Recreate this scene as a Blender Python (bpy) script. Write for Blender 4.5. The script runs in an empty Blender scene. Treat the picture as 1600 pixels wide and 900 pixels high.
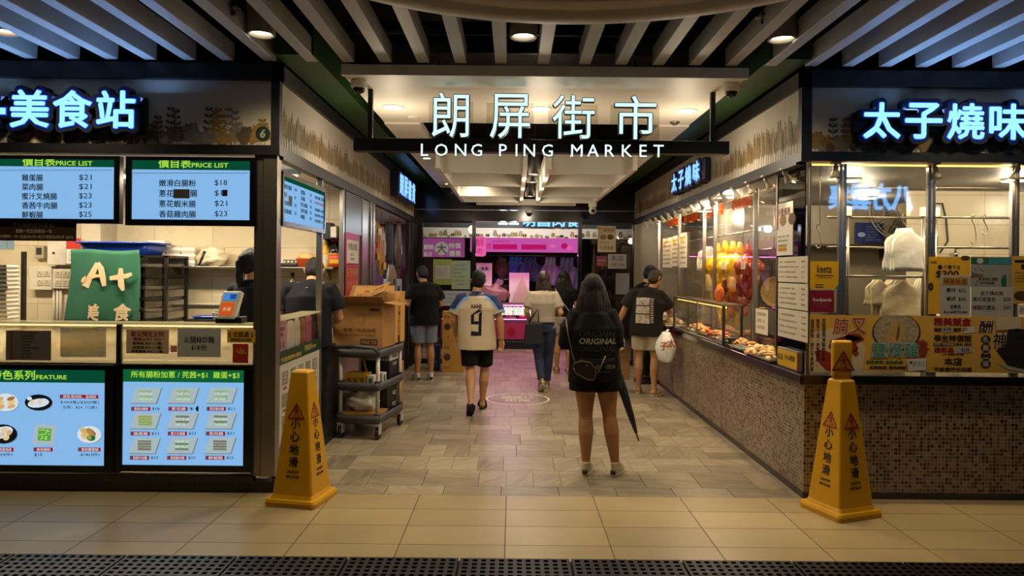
import bpy, bmesh, math, random
from mathutils import Vector, Matrix, Euler, noise
from mathutils.bvhtree import BVHTree
random.seed(7)
PI = math.pi
SC = bpy.context.scene
COL = SC.collection

# ------------------------------------------------------------------ camera, world, exposure
F, CH, ROLL, VX, VY = 1120.0, 1.62, 0.0095, 801.0, 421.0
cd = bpy.data.cameras.new('camera'); cam = bpy.data.objects.new('camera', cd); COL.objects.link(cam)
cd.sensor_width = 36.0; cd.lens = F / 1600 * 36.0
cd.shift_x = (800 - VX) / 1600; cd.shift_y = -(450 - VY) / 1600
cd.clip_start = 0.05; cd.clip_end = 100
cam.matrix_world = Matrix.Translation((0, 0, CH)) @ Matrix.Rotation(PI / 2, 4, 'X') @ Matrix.Rotation(ROLL, 4, 'Z')
SC.camera = cam
w = bpy.data.worlds.new('world'); SC.world = w; w.use_nodes = True
w.node_tree.nodes['Background'].inputs[0].default_value = (1.0, 0.88, 0.72, 1)
w.node_tree.nodes['Background'].inputs[1].default_value = 0.06
SC.view_settings.view_transform = 'Standard'; SC.view_settings.look = 'None'
SC.view_settings.exposure = 0.13; SC.view_settings.gamma = 1.0; SC.view_settings.use_curve_mapping = False
SC.cycles.max_bounces = 8; SC.cycles.transparent_max_bounces = 24
SC.cycles.use_denoising = True
SC.cycles.sample_clamp_indirect = 4.0

FP = 5.14          # plane of the two stall fronts
XL, XR = -1.69, 2.10   # sides of the passage
YE = 12.2          # end wall of the passage

WARM = (1.0, 0.74, 0.42); WARMW = (1.0, 0.83, 0.60); COOL = (0.80, 0.90, 1.0)
LAMP_W, LAMP_C, CANOPY_W = 52, (1.0, 0.81, 0.50), 80
SIGN_W = 10
def light(name, kind, loc, power, col=WARM, size=0.1, rot=(0, 0, 0), spot=None, blend=0.6, sy=None):
    l = bpy.data.lights.new(name, kind); l.energy = power; l.color = col
    if kind == 'AREA':
        l.size = size
        if sy: l.shape = 'RECTANGLE'; l.size_y = sy
    else: l.shadow_soft_size = size
    if kind == 'SPOT': l.spot_size = spot or 1.6; l.spot_blend = blend
    o = bpy.data.objects.new(name, l); COL.objects.link(o); o.location = loc; o.rotation_euler = rot
    return o

# ------------------------------------------------------------------ pixel helpers (photo frame 1600 x 900 -> world)
def _uv(px, py):
    dx, dy = px - VX, py - VY; c, s = math.cos(ROLL), math.sin(ROLL)
    return dx * c + dy * s, -dx * s + dy * c
def at(px, py, Y=FP):
    u, v = _uv(px, py); return Vector((u * Y / F, Y, CH - v * Y / F))
def side(px, py, X):
    u, v = _uv(px, py); Y = X * F / u; return Vector((X, Y, CH - v * Y / F))
def flo(px, py, Z=0.0):
    u, v = _uv(px, py); Y = (CH - Z) * F / v; return Vector((u * Y / F, Y, Z))

# ------------------------------------------------------------------ materials
def lin(h):
    if isinstance(h, str):
        h = h.lstrip('#'); h = [int(h[i:i + 2], 16) / 255 for i in (0, 2, 4)]
    return tuple(c / 12.92 if c <= 0.04045 else ((c + 0.055) / 1.055) ** 2.4 for c in h) + (1.0,)
MATS = {}
def _new(name):
    m = bpy.data.materials.new(name); m.use_nodes = True
    nt = m.node_tree; nt.nodes.clear()
    out = nt.nodes.new('ShaderNodeOutputMaterial')
    return m, nt, out
def N(nt, t, **kw):
    n = nt.nodes.new(t)
    for k, v in kw.items():
        if k.startswith('i_'):
            key = k[2:]; key = int(key) if key.isdigit() else key
            n.inputs[key].default_value = v
        else: setattr(n, k, v)
    return n
def L(nt, a, b): nt.links.new(a, b)
def mat(name, col, rough=0.5, metal=0.0, var=0.10, scale=9.0, bump=0.0, spec=0.5, stretch=None, coat=0.0, sheen=0.0):
    """plain surface: colour with a little procedural mottling"""
    if name in MATS: return MATS[name]
    m, nt, out = _new(name); b = N(nt, 'ShaderNodeBsdfPrincipled')
    b.inputs['Roughness'].default_value = rough; b.inputs['Metallic'].default_value = metal
    b.inputs['Specular IOR Level'].default_value = spec
    if coat: b.inputs['Coat Weight'].default_value = coat
    tc = N(nt, 'ShaderNodeTexCoord'); nz = N(nt, 'ShaderNodeTexNoise', i_Scale=scale, i_Detail=3.0)
    if stretch:
        mp = N(nt, 'ShaderNodeMapping'); mp.inputs['Scale'].default_value = stretch
        L(nt, tc.outputs['Object'], mp.inputs[0]); L(nt, mp.outputs[0], nz.inputs['Vector'])
    else: L(nt, tc.outputs['Object'], nz.inputs['Vector'])
    c = lin(col); mx = N(nt, 'ShaderNodeMix', data_type='RGBA')
    mx.inputs[6].default_value = tuple(max(0, x * (1 - var * 1.6)) for x in c[:3]) + (1,)
    mx.inputs[7].default_value = tuple(min(1, x * (1 + var * 1.6)) for x in c[:3]) + (1,)
    L(nt, nz.outputs[0], mx.inputs[0]); L(nt, mx.outputs[2], b.inputs['Base Color'])
    if bump:
        bp = N(nt, 'ShaderNodeBump', i_Strength=bump, i_Distance=0.01); L(nt, nz.outputs[0], bp.inputs['Height']); L(nt, bp.outputs[0], b.inputs['Normal'])
    L(nt, b.outputs[0], out.inputs[0]); MATS[name] = m; return m
def emis(name, col, strength=1.0):
    if name in MATS: return MATS[name]
    m, nt, out = _new(name); e = N(nt, 'ShaderNodeEmission'); e.inputs[0].default_value = lin(col); e.inputs[1].default_value = strength
    L(nt, e.outputs[0], out.inputs[0]); MATS[name] = m; return m
def glass(name, tint=(0.97, 0.98, 0.97), refl=1.0, milky=0.0, milk='d8d2c0', rough=0.02):
    if name in MATS: return MATS[name]
    m, nt, out = _new(name); t = N(nt, 'ShaderNodeBsdfTransparent'); t.inputs[0].default_value = tuple(tint) + (1,)
    g = N(nt, 'ShaderNodeBsdfGlossy', i_Roughness=rough); fr = N(nt, 'ShaderNodeFresnel', i_IOR=1.5)
    mu = N(nt, 'ShaderNodeMath', operation='MULTIPLY'); mu.inputs[1].default_value = refl; L(nt, fr.outputs[0], mu.inputs[0])
    mx = N(nt, 'ShaderNodeMixShader'); L(nt, mu.outputs[0], mx.inputs[0]); L(nt, t.outputs[0], mx.inputs[1]); L(nt, g.outputs[0], mx.inputs[2])
    last = mx
    if milky:
        d = N(nt, 'ShaderNodeBsdfDiffuse'); d.inputs[0].default_value = lin(milk)
        m2 = N(nt, 'ShaderNodeMixShader'); m2.inputs[0].default_value = milky; tl = N(nt, 'ShaderNodeBsdfTranslucent'); tl.inputs[0].default_value = lin(milk); m3 = N(nt, 'ShaderNodeMixShader'); m3.inputs[0].default_value = .5; L(nt, d.outputs[0], m3.inputs[1]); L(nt, tl.outputs[0], m3.inputs[2]); L(nt, mx.outputs[0], m2.inputs[1]); L(nt, m3.outputs[0], m2.inputs[2]); last = m2
    L(nt, last.outputs[0], out.inputs[0]); MATS[name] = m; return m
def ramp(nt, stops, interp='LINEAR'):
    r = N(nt, 'ShaderNodeValToRGB'); cr = r.color_ramp; cr.interpolation = interp
    while len(cr.elements) < len(stops): cr.elements.new(0.5)
    for e, (p, c) in zip(cr.elements, stops): e.position = p; e.color = lin(c)
    return r
def math_(nt, op, a, b=None, c=None):
    n = N(nt, 'ShaderNodeMath', operation=op)
    for i, v in enumerate((a, b, c)):
        if v is None: continue
        if isinstance(v, (int, float)): n.inputs[i].default_value = v
        else: L(nt, v, n.inputs[i])
    return n.outputs[0]
def tiles(name, tw, th, stops, grout, gap, rough=0.3, plane='XY', offset=0.0, ox=0.0, oy=0.0, vein=0.0, bump=0.3, spec=0.5, roughgrout=0.8, basket=False):
    """rectangular tiles with a random tint each; plane XY (floor), UZ (walls: x+y runs along the wall)"""
    m, nt, out = _new(name); b = N(nt, 'ShaderNodeBsdfPrincipled'); b.inputs['Specular IOR Level'].default_value = spec
    tc = N(nt, 'ShaderNodeTexCoord'); sp = N(nt, 'ShaderNodeSeparateXYZ'); L(nt, tc.outputs['Object'], sp.inputs[0])
    if plane == 'XY': u, v = sp.outputs[0], sp.outputs[1]
    else: u, v = math_(nt, 'ADD', sp.outputs[0], sp.outputs[1]), sp.outputs[2]
    v = math_(nt, 'DIVIDE', math_(nt, 'SUBTRACT', v, oy), th)
    row = math_(nt, 'FLOOR', v)
    u = math_(nt, 'DIVIDE', math_(nt, 'SUBTRACT', u, ox), tw)
    if offset == 'random':
        wn0 = N(nt, 'ShaderNodeTexWhiteNoise', noise_dimensions='1D'); L(nt, row, wn0.inputs['W']); u = math_(nt, 'ADD', u, wn0.outputs[0])
    elif offset: u = math_(nt, 'ADD', u, math_(nt, 'MULTIPLY', row, offset))
    cu = math_(nt, 'FLOOR', u)
    fu, fv = math_(nt, 'FRACT', u), math_(nt, 'FRACT', v)
    turn = None
    if basket:
        # each square cell is laid as two planks, lengthwise or crosswise
        c0 = N(nt, 'ShaderNodeCombineXYZ'); L(nt, cu, c0.inputs[0]); L(nt, row, c0.inputs[1]); w0 = N(nt, 'ShaderNodeTexWhiteNoise', noise_dimensions='3D'); L(nt, c0.outputs[0], w0.inputs['Vector'])
        turn = math_(nt, 'GREATER_THAN', w0.outputs[0], 0.45); nt_ = math_(nt, 'SUBTRACT', 1.0, turn)
        u2 = math_(nt, 'MULTIPLY', fu, math_(nt, 'ADD', 1.0, turn)); v2 = math_(nt, 'MULTIPLY', fv, math_(nt, 'ADD', 1.0, nt_))
        cu = math_(nt, 'ADD', cu, math_(nt, 'MULTIPLY', math_(nt, 'FLOOR', u2), 0.37)); row = math_(nt, 'ADD', row, math_(nt, 'MULTIPLY', math_(nt, 'FLOOR', v2), 0.41))
        fu, fv = math_(nt, 'FRACT', u2), math_(nt, 'FRACT', v2)
    du = math_(nt, 'MULTIPLY', math_(nt, 'MINIMUM', fu, math_(nt, 'SUBTRACT', 1.0, fu)), tw)
    dv = math_(nt, 'MULTIPLY', math_(nt, 'MINIMUM', fv, math_(nt, 'SUBTRACT', 1.0, fv)), th)
    face = math_(nt, 'GREATER_THAN', math_(nt, 'MINIMUM', du, dv), gap / 2)
    cb = N(nt, 'ShaderNodeCombineXYZ'); L(nt, cu, cb.inputs[0]); L(nt, row, cb.inputs[1])
    wn = N(nt, 'ShaderNodeTexWhiteNoise', noise_dimensions='3D'); L(nt, cb.outputs[0], wn.inputs['Vector'])
    val = wn.outputs[0]
    if vein:
        # each tile carries stone veins running its own way
        ang = math_(nt, 'ADD', math_(nt, 'MULTIPLY', turn, 1.5708), math_(nt, 'MULTIPLY', wn.outputs[0], 1.1)) if turn else math_(nt, 'MULTIPLY', wn.outputs[0], 6.283)
        vr = N(nt, 'ShaderNodeVectorRotate', rotation_type='Z_AXIS'); L(nt, tc.outputs['Object'], vr.inputs['Vector']); L(nt, ang, vr.inputs['Angle'])
        vm = N(nt, 'ShaderNodeMapping'); vm.inputs['Scale'].default_value = (1.6, 11.0, 1.0); L(nt, vr.outputs[0], vm.inputs[0])
        wv = N(nt, 'ShaderNodeTexNoise', i_Scale=1.6, i_Detail=4.0, i_Distortion=0.8); L(nt, vm.outputs[0], wv.inputs['Vector'])
        val = math_(nt, 'ADD', math_(nt, 'MULTIPLY', val, 1 - vein), math_(nt, 'MULTIPLY', wv.outputs[0], vein))
    r = ramp(nt, stops); L(nt, val, r.inputs[0])
    nz = N(nt, 'ShaderNodeTexNoise', i_Scale=2.3, i_Detail=5.0); L(nt, tc.outputs['Object'], nz.inputs['Vector'])
    hs = N(nt, 'ShaderNodeHueSaturation'); L(nt, r.outputs[0], hs.inputs['Color']); L(nt, math_(nt, 'ADD', math_(nt, 'MULTIPLY', nz.outputs[0], 0.3), 0.85), hs.inputs['Value'])
    mx = N(nt, 'ShaderNodeMix', data_type='RGBA'); mx.inputs[6].default_value = lin(grout); L(nt, face, mx.inputs[0]); L(nt, hs.outputs[0], mx.inputs[7])
    L(nt, mx.outputs[2], b.inputs['Base Color'])
    L(nt, math_(nt, 'ADD', math_(nt, 'MULTIPLY', face, rough - roughgrout), math_(nt, 'ADD', roughgrout, math_(nt, 'MULTIPLY', nz.outputs[0], 0.12))), b.inputs['Roughness'])
    bp = N(nt, 'ShaderNodeBump', i_Strength=bump, i_Distance=0.004); L(nt, face, bp.inputs['Height']); L(nt, bp.outputs[0], b.inputs['Normal'])
    L(nt, b.outputs[0], out.inputs[0]); MATS[name] = m; return m

# ------------------------------------------------------------------ mesh collector
class MB:
    def __init__(s): s.v = []; s.f = []; s.mi = []; s.k = 0; s.sm = []
    def add(s, vs, fs, smooth=False):
        b = len(s.v); s.v += [Vector(v) for v in vs]
        for f in fs: s.f.append([i + b for i in f]); s.mi.append(s.k); s.sm.append(smooth)
        return s
    def box(s, x0, x1, y0, y1, z0, z1, M=None):
        vs = [Vector(p) for p in ((x0, y0, z0), (x1, y0, z0), (x1, y1, z0), (x0, y1, z0), (x0, y0, z1), (x1, y0, z1), (x1, y1, z1), (x0, y1, z1))]
        if M is not None: vs = [M @ v for v in vs]
        return s.add(vs, [(3, 2, 1, 0), (4, 5, 6, 7), (0, 1, 5, 4), (1, 2, 6, 5), (2, 3, 7, 6), (3, 0, 4, 7)])
    def prism(s, poly, O, A, B, T):
        """polygon (a,b) in the plane O + a*A + b*B, thickened along vector T"""
        O, A, B, T = Vector(O), Vector(A), Vector(B), Vector(T); n = len(poly)
        p = [O + A * a + B * b for a, b in poly]
        return s.add(p + [q + T for q in p], [list(range(n))[::-1], list(range(n, 2 * n))] + [(i, (i + 1) % n, n + (i + 1) % n, n + i) for i in range(n)])
    def rings(s, rr, close=True, caps=True, smooth=True):
        """loft through equal-length rings of points"""
        n = len(rr[0]); vs = [p for r in rr for p in r]; fs = []
        for k in range(len(rr) - 1):
            for i in range(n if close else n - 1):
                a, b = k * n + i, k * n + (i + 1) % n
                fs.append((a, b, b + n, a + n))
        s.add(vs, fs, smooth)
        if caps and close:
            b = len(s.v) - len(vs)
            for r0, fl in ((0, True), (len(rr) - 1, False)):
                idx = [b + r0 * n + i for i in range(n)]
                s.f.append(idx[::-1] if fl else idx); s.mi.append(s.k); s.sm.append(False)
        return s
    def tube(s, pts, r, n=10, caps=True):
        pts = [Vector(p) for p in pts]; rs = r if isinstance(r, (list, tuple)) else [r] * len(pts)
        t = (pts[1] - pts[0]).normalized(); up = Vector((0, 0, 1)) if abs(t.z) < 0.9 else Vector((1, 0, 0))
        a = t.cross(up).normalized(); rr = []
        for i, p in enumerate(pts):
            if 0 < i < len(pts) - 1: t = ((pts[i + 1] - p).normalized() + (p - pts[i - 1]).normalized()).normalized()
            elif i: t = (p - pts[i - 1]).normalized()
            a = (a - t * a.dot(t)).normalized(); b = t.cross(a)
            q = rs[i]; qa, qb = q if isinstance(q, tuple) else (q, q)
            rr.append([p + a * math.cos(2 * PI * k / n) * qa + b * math.sin(2 * PI * k / n) * qb for k in range(n)])
        return s.rings(rr, caps=caps)
    def lathe(s, prof, c=(0, 0, 0), n=24, axis=(0, 0, 1), caps=True):
        c = Vector(c); q = Vector((0, 0, 1)).rotation_difference(Vector(axis))
        rr = [[c + q @ Vector((r * math.cos(2 * PI * k / n), r * math.sin(2 * PI * k / n), z)) for k in range(n)] for r, z in prof]
        return s.rings(rr, caps=caps)
    def ball(s, c, r, n=14, m=9, M=None, wob=0.0, seed=0.0):
        c = Vector(c); r = r if isinstance(r, tuple) else (r, r, r); rr = []
        for j in range(1, m):
            th = PI * j / m
            ring = []
            for k in range(n):
                d = Vector((math.sin(th) * math.cos(2 * PI * k / n), math.sin(th) * math.sin(2 * PI * k / n), -math.cos(th)))
                f = 1 + (wob * noise.noise(d * 2.2 + Vector((seed, seed * 1.7, 3))) if wob else 0)
                p = Vector((d.x * r[0], d.y * r[1], d.z * r[2])) * f
                ring.append((c + (M @ p if M is not None else p)))
            rr.append(ring)
        b0 = len(s.v); s.rings(rr, caps=False)
        for ring_i, dz in ((0, -1), (m - 2, 1)):
            p = Vector((0, 0, dz * r[2])); p = c + (M @ p if M is not None else p)
            s.v.append(p); top = len(s.v) - 1; base = b0 + ring_i * n
            for k in range(n):
                f = (base + k, base + (k + 1) % n, top); s.f.append(f[::-1] if dz < 0 else f); s.mi.append(s.k); s.sm.append(True)
        return s
    def mesh(s, name, mats):
        me = bpy.data.meshes.new(name); me.from_pydata([tuple(v) for v in s.v], [], s.f)
        for m in (mats if isinstance(mats, (list, tuple)) else [mats]): me.materials.append(m)
        for p, k, sm in zip(me.polygons, s.mi, s.sm): p.material_index = k; p.use_smooth = sm
        me.update(); return me
    def build(s, name, mats, parent=None, bevel=0.0, seg=2, sub=0, fix=True):
        me = s.mesh(name, mats)
        if fix:
            bm = bmesh.new(); bm.from_mesh(me); bmesh.ops.recalc_face_normals(bm, faces=bm.faces); bm.to_mesh(me); bm.free()
        o = bpy.data.objects.new(name, me); COL.objects.link(o)
        if parent is not None:
            o.parent = parent; o.matrix_parent_inverse = Matrix.Translation(-parent.location) if parent.type == 'EMPTY' and parent.get('_flat') else Matrix()
        if bevel:
            b = o.modifiers.new('edge', 'BEVEL'); b.width = bevel; b.segments = seg; b.limit_method = 'ANGLE'; b.angle_limit = 0.7; b.harden_normals = False
        if sub:
            u = o.modifiers.new('smooth', 'SUBSURF'); u.levels = u.render_levels = sub
        return o

def tag(o, label=None, cat=None, group=None, kind=None):
    if label: o['label'] = label
    if cat: o['category'] = cat
    if group: o['group'] = group
    if kind: o['kind'] = kind
    return o
def thing(name, label, cat, loc=(0, 0, 0), group=None, rz=0.0):
    """an Empty at the thing's base; children are given in local coordinates"""
    o = bpy.data.objects.new(name, None); COL.objects.link(o); o.location = loc; o.rotation_euler = (0, 0, rz); o.empty_display_size = 0.1
    return tag(o, label, cat, group)
def wthing(name, label, cat, loc, group=None):
    """an Empty at the thing's base; its children keep world coordinates"""
    o = thing(name, label, cat, loc, group); o['_flat'] = 1; return o
def struct(o): o['kind'] = 'structure'; return o
def copy_tree(o, parent=None):
    c = o.copy(); COL.objects.link(c)
    if parent is not None: c.parent = parent
    for ch in list(o.children): copy_tree(ch, c)
    return c

# ------------------------------------------------------------------ a flat working plane: O + x*R + y*U, outward n = R x U
class Fr:
    def __init__(s, O, R=(1, 0, 0), U=(0, 0, 1)):
        s.O = Vector(O); s.R = Vector(R).normalized(); s.U = Vector(U).normalized(); s.n = s.R.cross(s.U)
    def p(s, x, y, d=0.0): return s.O + s.R * x + s.U * y + s.n * d
    def box(s, mb, x0, x1, y0, y1, d0, d1):
        vs = [s.p(x, y, d) for d in (d0, d1) for x, y in ((x0, y0), (x1, y0), (x1, y1), (x0, y1))]
        mb.add(vs, [(3, 2, 1, 0), (4, 5, 6, 7), (0, 1, 5, 4), (1, 2, 6, 5), (2, 3, 7, 6), (3, 0, 4, 7)]); return mb
    def poly(s, mb, pts, d0, d1): return mb.prism(pts, s.p(0, 0, d0), s.R, s.U, s.n * (d1 - d0))
    def rect(s, name, x0, x1, y0, y1, d0, d1, m, parent=None, bevel=0.0): return s.box(MB(), x0, x1, y0, y1, d0, d1).build(name, m, parent, bevel)
    def ell(s, mb, cx, cy, rx, ry, d0, d1, n=20, rot=0.0):
        c, q = math.cos(rot), math.sin(rot)
        return s.poly(mb, [(cx + rx * math.cos(2 * PI * k / n) * c - ry * math.sin(2 * PI * k / n) * q, cy + rx * math.cos(2 * PI * k / n) * q + ry * math.sin(2 * PI * k / n) * c) for k in range(n)], d0, d1)
    def text(s, name, body, x, y, h, m, parent=None, d=0.001, w=None, ext=0.0005, bold=0.0, al='C', res=2, line=None, shear=0.0, mesh_only=False):
        """lettering: centre (al C) or start (al L) at x, vertical centre y, total height h (width fitted to w if given)"""
        me = text_mesh(body, bold, res, line, shear); xs = [v.co.x for v in me.vertices]; ys = [v.co.y for v in me.vertices]
        if not xs: return None
        x0, x1, y0, y1 = min(xs), max(xs), min(ys), max(ys); k = h / (y1 - y0); kx = (w / (x1 - x0)) if w else k
        nc = me.get('copy', 10 ** 9)
        for v in me.vertices:
            a = (v.co.x - x0) * kx; b = (v.co.y - (y0 + y1) / 2) * k
            if al == 'C': a -= (x1 - x0) * kx / 2
            elif al == 'R': a -= (x1 - x0) * kx
            v.co = s.p(x + a, y + b, d + (v.index // nc) * .00003 + ext * (1 if v.co.z > 0 else -1))
        me.materials.clear(); me.materials.append(m); me.name = name
        if mesh_only: return me
        o = bpy.data.objects.new(name, me); COL.objects.link(o)
        if parent is not None:
            o.parent = parent; o.matrix_parent_inverse = Matrix.Translation(-parent.location) if parent.type == 'EMPTY' and parent.get('_flat') else Matrix()
        return o
def text_mesh(body, bold=0.0, res=2, line=None, shear=0.0, align='CENTER'):
    """glyph outlines as a thin mesh; weight is added by overlapping shifted copies"""
    cu = bpy.data.curves.new('lettering', 'FONT'); cu.body = body; cu.size = 1.0; cu.extrude = 0.01; cu.resolution_u = res; cu.shear = shear
    cu.align_x = align
    if line: cu.space_line = line
    o = bpy.data.objects.new('lettering_source', cu); COL.objects.link(o)
    dg = bpy.context.evaluated_depsgraph_get()
    me = bpy.data.meshes.new_from_object(o.evaluated_get(dg))
    bpy.data.objects.remove(o); bpy.data.curves.remove(cu)
    if bold >= 0.012:
        vs = [v.co.copy() for v in me.vertices]; fs = [tuple(p.vertices) for p in me.polygons]; V, P, n = [], [], len(vs)
        k = 12 if bold > 0.05 else 8 if bold > 0.025 else 4
        offs = [(bold * math.cos(2 * PI * i / k + .4), bold * math.sin(2 * PI * i / k + .4)) for i in range(k)]
        if bold > 0.05: offs += [(bold * .5 * math.cos(2 * PI * i / 6), bold * .5 * math.sin(2 * PI * i / 6)) for i in range(6)]
        for j, (a, b) in enumerate(offs):
            V += [(v.x + a, v.y + b, v.z) for v in vs]; P += [tuple(i + n * j for i in f) for f in fs]
        me = bpy.data.meshes.new('lettering'); me.from_pydata(V, [], P); me.update(); me['copy'] = n
    return me
FRONT = Fr((0, FP, 0))                                   # x = world X, y = world Z
LEFT = Fr((XL, 0, 0), (0, 1, 0), (0, 0, 1))              # x = world Y
RIGHT = Fr((XR, 0, 0), (0, -1, 0), (0, 0, 1))            # x = -world Y
def fx(px, py, Y=FP): p = at(px, py, Y); return p.x, p.z
def frect(fr_y, px0, py0, px1, py1):
    """x0,x1,z0,z1 on the plane Y = fr_y from two photo corners"""
    a, b = at(px0, py0, fr_y), at(px1, py1, fr_y); return a.x, b.x, b.z, a.z
# ================================================================== STRUCTURE
M_black = mat('black_paint', '0c0c0e', 0.45, 0, 0.2)
M_dark = mat('dark_ceiling', '060607', 0.8, 0, 0.3, 2)
M_board = mat('fascia_board', 'b4ac9e', 0.55, 0, 0.06, 3)
M_slat = mat('slat_paint', 'b4b0a8', 0.5, 0, 0.08, 4)
M_white = mat('white_paint', 'f0eadc', 0.5, 0, 0.03, 3)
M_ring = mat('ring_paint', 'c4bdb0', 0.55, 0, 0.06, 3)
M_green = mat('green_beam_paint', '234619', 0.5, 0, 0.25, 6)
M_steel = mat('brushed_steel', '9a9489', 0.3, 0.9, 0.12, 6, stretch=(60, 60, 1))
M_steeld = mat('dark_steel', '4a4743', 0.32, 0.85, 0.15, 5, stretch=(50, 50, 1))
M_granite = mat('dark_granite', '14110f', 0.18, 0, 0.5, 180)
M_front = tiles('beige_floor_tiles', 0.62, 0.31, [(0, '968461'), (1, 'a3906a')], '4f4430', 0.006, 0.30, 'XY', 0.0, -0.31 + 0.28, FP - 0.31 * 20, bump=0.15)
M_pass = tiles('stone_floor_tiles', 0.42, 0.42, [(0.2, '5e5443'), (0.42, '7d725d'), (0.58, '8c806a'), (0.8, 'a09479')], '3c362c', 0.005, 0.30, 'XY', 'random', 0, FP + .21, vein=0.68, bump=0.25, basket=True)
M_mosaic = tiles('mosaic', 0.0262, 0.0262, [(0, '2c1a0c'), (0.22, '4a2e16'), (0.38, '665033'), (0.6, '746348'), (0.8, '80705a'), (1, '8f7648')], 'a3947a', 0.0034, 0.22, 'UZ', 0, 0, 0, bump=0.5, roughgrout=0.7)
M_wtile = tiles('cream_wall_tiles', 0.6, 0.3, [(0, 'cdbf9e'), (1, 'd8cbab')], '9c8f74', 0.004, 0.22, 'UZ', 0, 0.1, 0.02, bump=0.2)
M_plinth = tiles('brown_plinth_tiles', 0.32, 0.2, [(0, '2a211a'), (1, '3a2e24')], '161210', 0.004, 0.3, 'UZ', 0, 0, 0, bump=0.3)

b = MB().box(-7, 7.5, -5, FP, -0.1, 0); struct(b.build('floor', M_front))
b = MB().box(XL - 6, XR + 6, FP, 19, -0.1, 0); struct(b.build('floor', M_pass))
b = MB().box(-7, 7.5, -5, 19, 3.9, 4.0); struct(b.build('ceiling', M_dark))
# passage walls above the stalls (dark void over the beams) and outer walls of the hall
struct(MB().box(-7.1, -7, -5, 19, 0, 4).build('wall_left', M_dark)); struct(MB().box(7.5, 7.6, -5, 19, 0, 4).build('wall_right', M_dark))
struct(MB().box(-7, 7.5, -5.1, -5, 0, 4).build('wall_back', mat('hall_wall', '3a3936', 0.7)))
struct(MB().box(-7, 7.5, 19, 19.1, 0, 4).build('wall_far', M_dark))

# ---- ceiling slats
slat_px = [-9, 51, 117, 177, 237, 298, 358, 423, 488, 545, 603.5, 662, 720, 783, 849, 913, 970, 1028, 1085, 1142, 1203, 1266, 1323, 1381, 1438, 1495, 1558, 1617, 1676]
RC, RR = Vector((0.30, 2.42)), 1.88
xs_slat = [at(px, 100, 5.12).x for px in slat_px]
xs_slat = [xs_slat[0] - 0.29] + xs_slat
for i, X in enumerate(xs_slat):
    y0 = -0.4
    if abs(X - RC.x) < RR + 0.02: y0 = RC.y + math.sqrt(max(0.01, (RR - 0.03) ** 2 - (abs(X - RC.x)) ** 2 if abs(X - RC.x) < RR - 0.03 else 0.01))
    sl = MB().box(X - 0.042, X + 0.042, y0, 5.115, 3.088, 3.215).build('ceiling_slat', M_slat, None, 0.003, 1)
    k = i - 1
    wh = ('over the dim sum stall' if X < XL - 0.1 else 'over the roast meat stall' if X > XR + 0.1 else 'between the round ceiling ring and the entrance canopy')
    ords = ['first', 'second', 'third', 'fourth', 'fifth', 'sixth', 'seventh', 'eighth', 'ninth', 'tenth', 'eleventh', 'twelfth', 'thirteenth', 'fourteenth', 'fifteenth', 'sixteenth']
    lo = [x for x in xs_slat if x < XL - 0.1]; hi = [x for x in xs_slat if x > XR + 0.1]; mid = [x for x in xs_slat if XL - 0.1 <= x <= XR + 0.1]
    n_ = ords[(sorted(lo, reverse=True).index(X) if X in lo else hi.index(X) if X in hi else mid.index(X))]
    tail = ', counted outwards from the green beam' if X not in mid else ', counted from the dim sum stall side'
    tag(sl, f'{n_} pale ceiling slat {wh}{tail}', 'ceiling slat', 'ceiling slats running towards the entrance')

# ---- round dropped ceiling with stepped rim
b = MB().lathe([(RR, 3.30), (RR, 3.10), (RR - 0.02, 3.085), (RR - 0.13, 3.085), (RR - 0.14, 3.12), (RR - 0.15, 3.125), (RR - 0.27, 3.125), (RR - 0.28, 3.15)], (RC.x, RC.y, 0), 96, caps=False)
ring = b.build('ceiling_ring', M_ring); tag(ring, 'round stepped grey ceiling feature hanging in front of the entrance', 'ceiling feature')
MB().lathe([(RR - 0.28, 3.15), (RR - 0.30, 3.22), (0.01, 3.22)], (RC.x, RC.y, 0), 96, caps=False).build('inner_panel', mat('ring_panel', 'a8a298', 0.6), ring)
MB().lathe([(RR, 3.30), (RR, 3.34), (0.01, 3.34)], (RC.x, RC.y, 0), 48, caps=False).build('upper_panel', M_dark, ring)

# ---- entrance canopy: white soffit with a step, an open middle and a hanging coffer behind
CX0, CX1 = at(533, 110, 5.12).x, at(1170, 112, 5.12).x
b = MB().box(CX0, CX1, 5.12, 5.17, 3.0, 3.075).box(CX0, CX1, 5.17, 6.85, 3.015, 3.075)
b.box(CX0, CX0 + 0.34, 6.85, YE, 3.0, 3.06).box(CX1 - 0.30, CX1, 6.85, YE, 3.0, 3.06)
struct(b.build('ceiling_canopy', M_white))
gx0, gx1 = -0.84, 1.33
cof = wthing('ceiling_coffer', 'white hanging ceiling grid with cross boards behind the entrance sign', 'ceiling grid', (0.25, 9.7, 2.7))
for nm, x0, x1 in (('side_rail', gx0, gx0 + 0.05), ('side_rail', gx1 - 0.05, gx1), ('centre_rail', 0.10, 0.15), ('centre_rail', 0.36, 0.41)):
    MB().box(x0, x1, 7.7, 11.6, 2.70, 2.98).build(nm, M_white, cof)
for yy in (8.05, 9.3, 10.6, 11.55):
    for x0, x1 in ((gx0 + 0.05, 0.10), (0.41, gx1 - 0.05)):
        MB().box(x0, x1, yy, yy + 0.07, 2.70, 2.93).build('cross_board', M_white, cof)
for x in (gx0 + 0.02, gx1 - 0.02):
    for y in (7.8, 11.5): MB().tube([(x, y, 2.98), (x, y, 3.9)], 0.008, 6).build('hanger_rod', M_black, cof)
eb = MB().box(-0.62, 1.05, 12.02, 12.14, 2.70, 2.80).build('ceiling_ledge', M_white); struct(eb)
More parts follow.
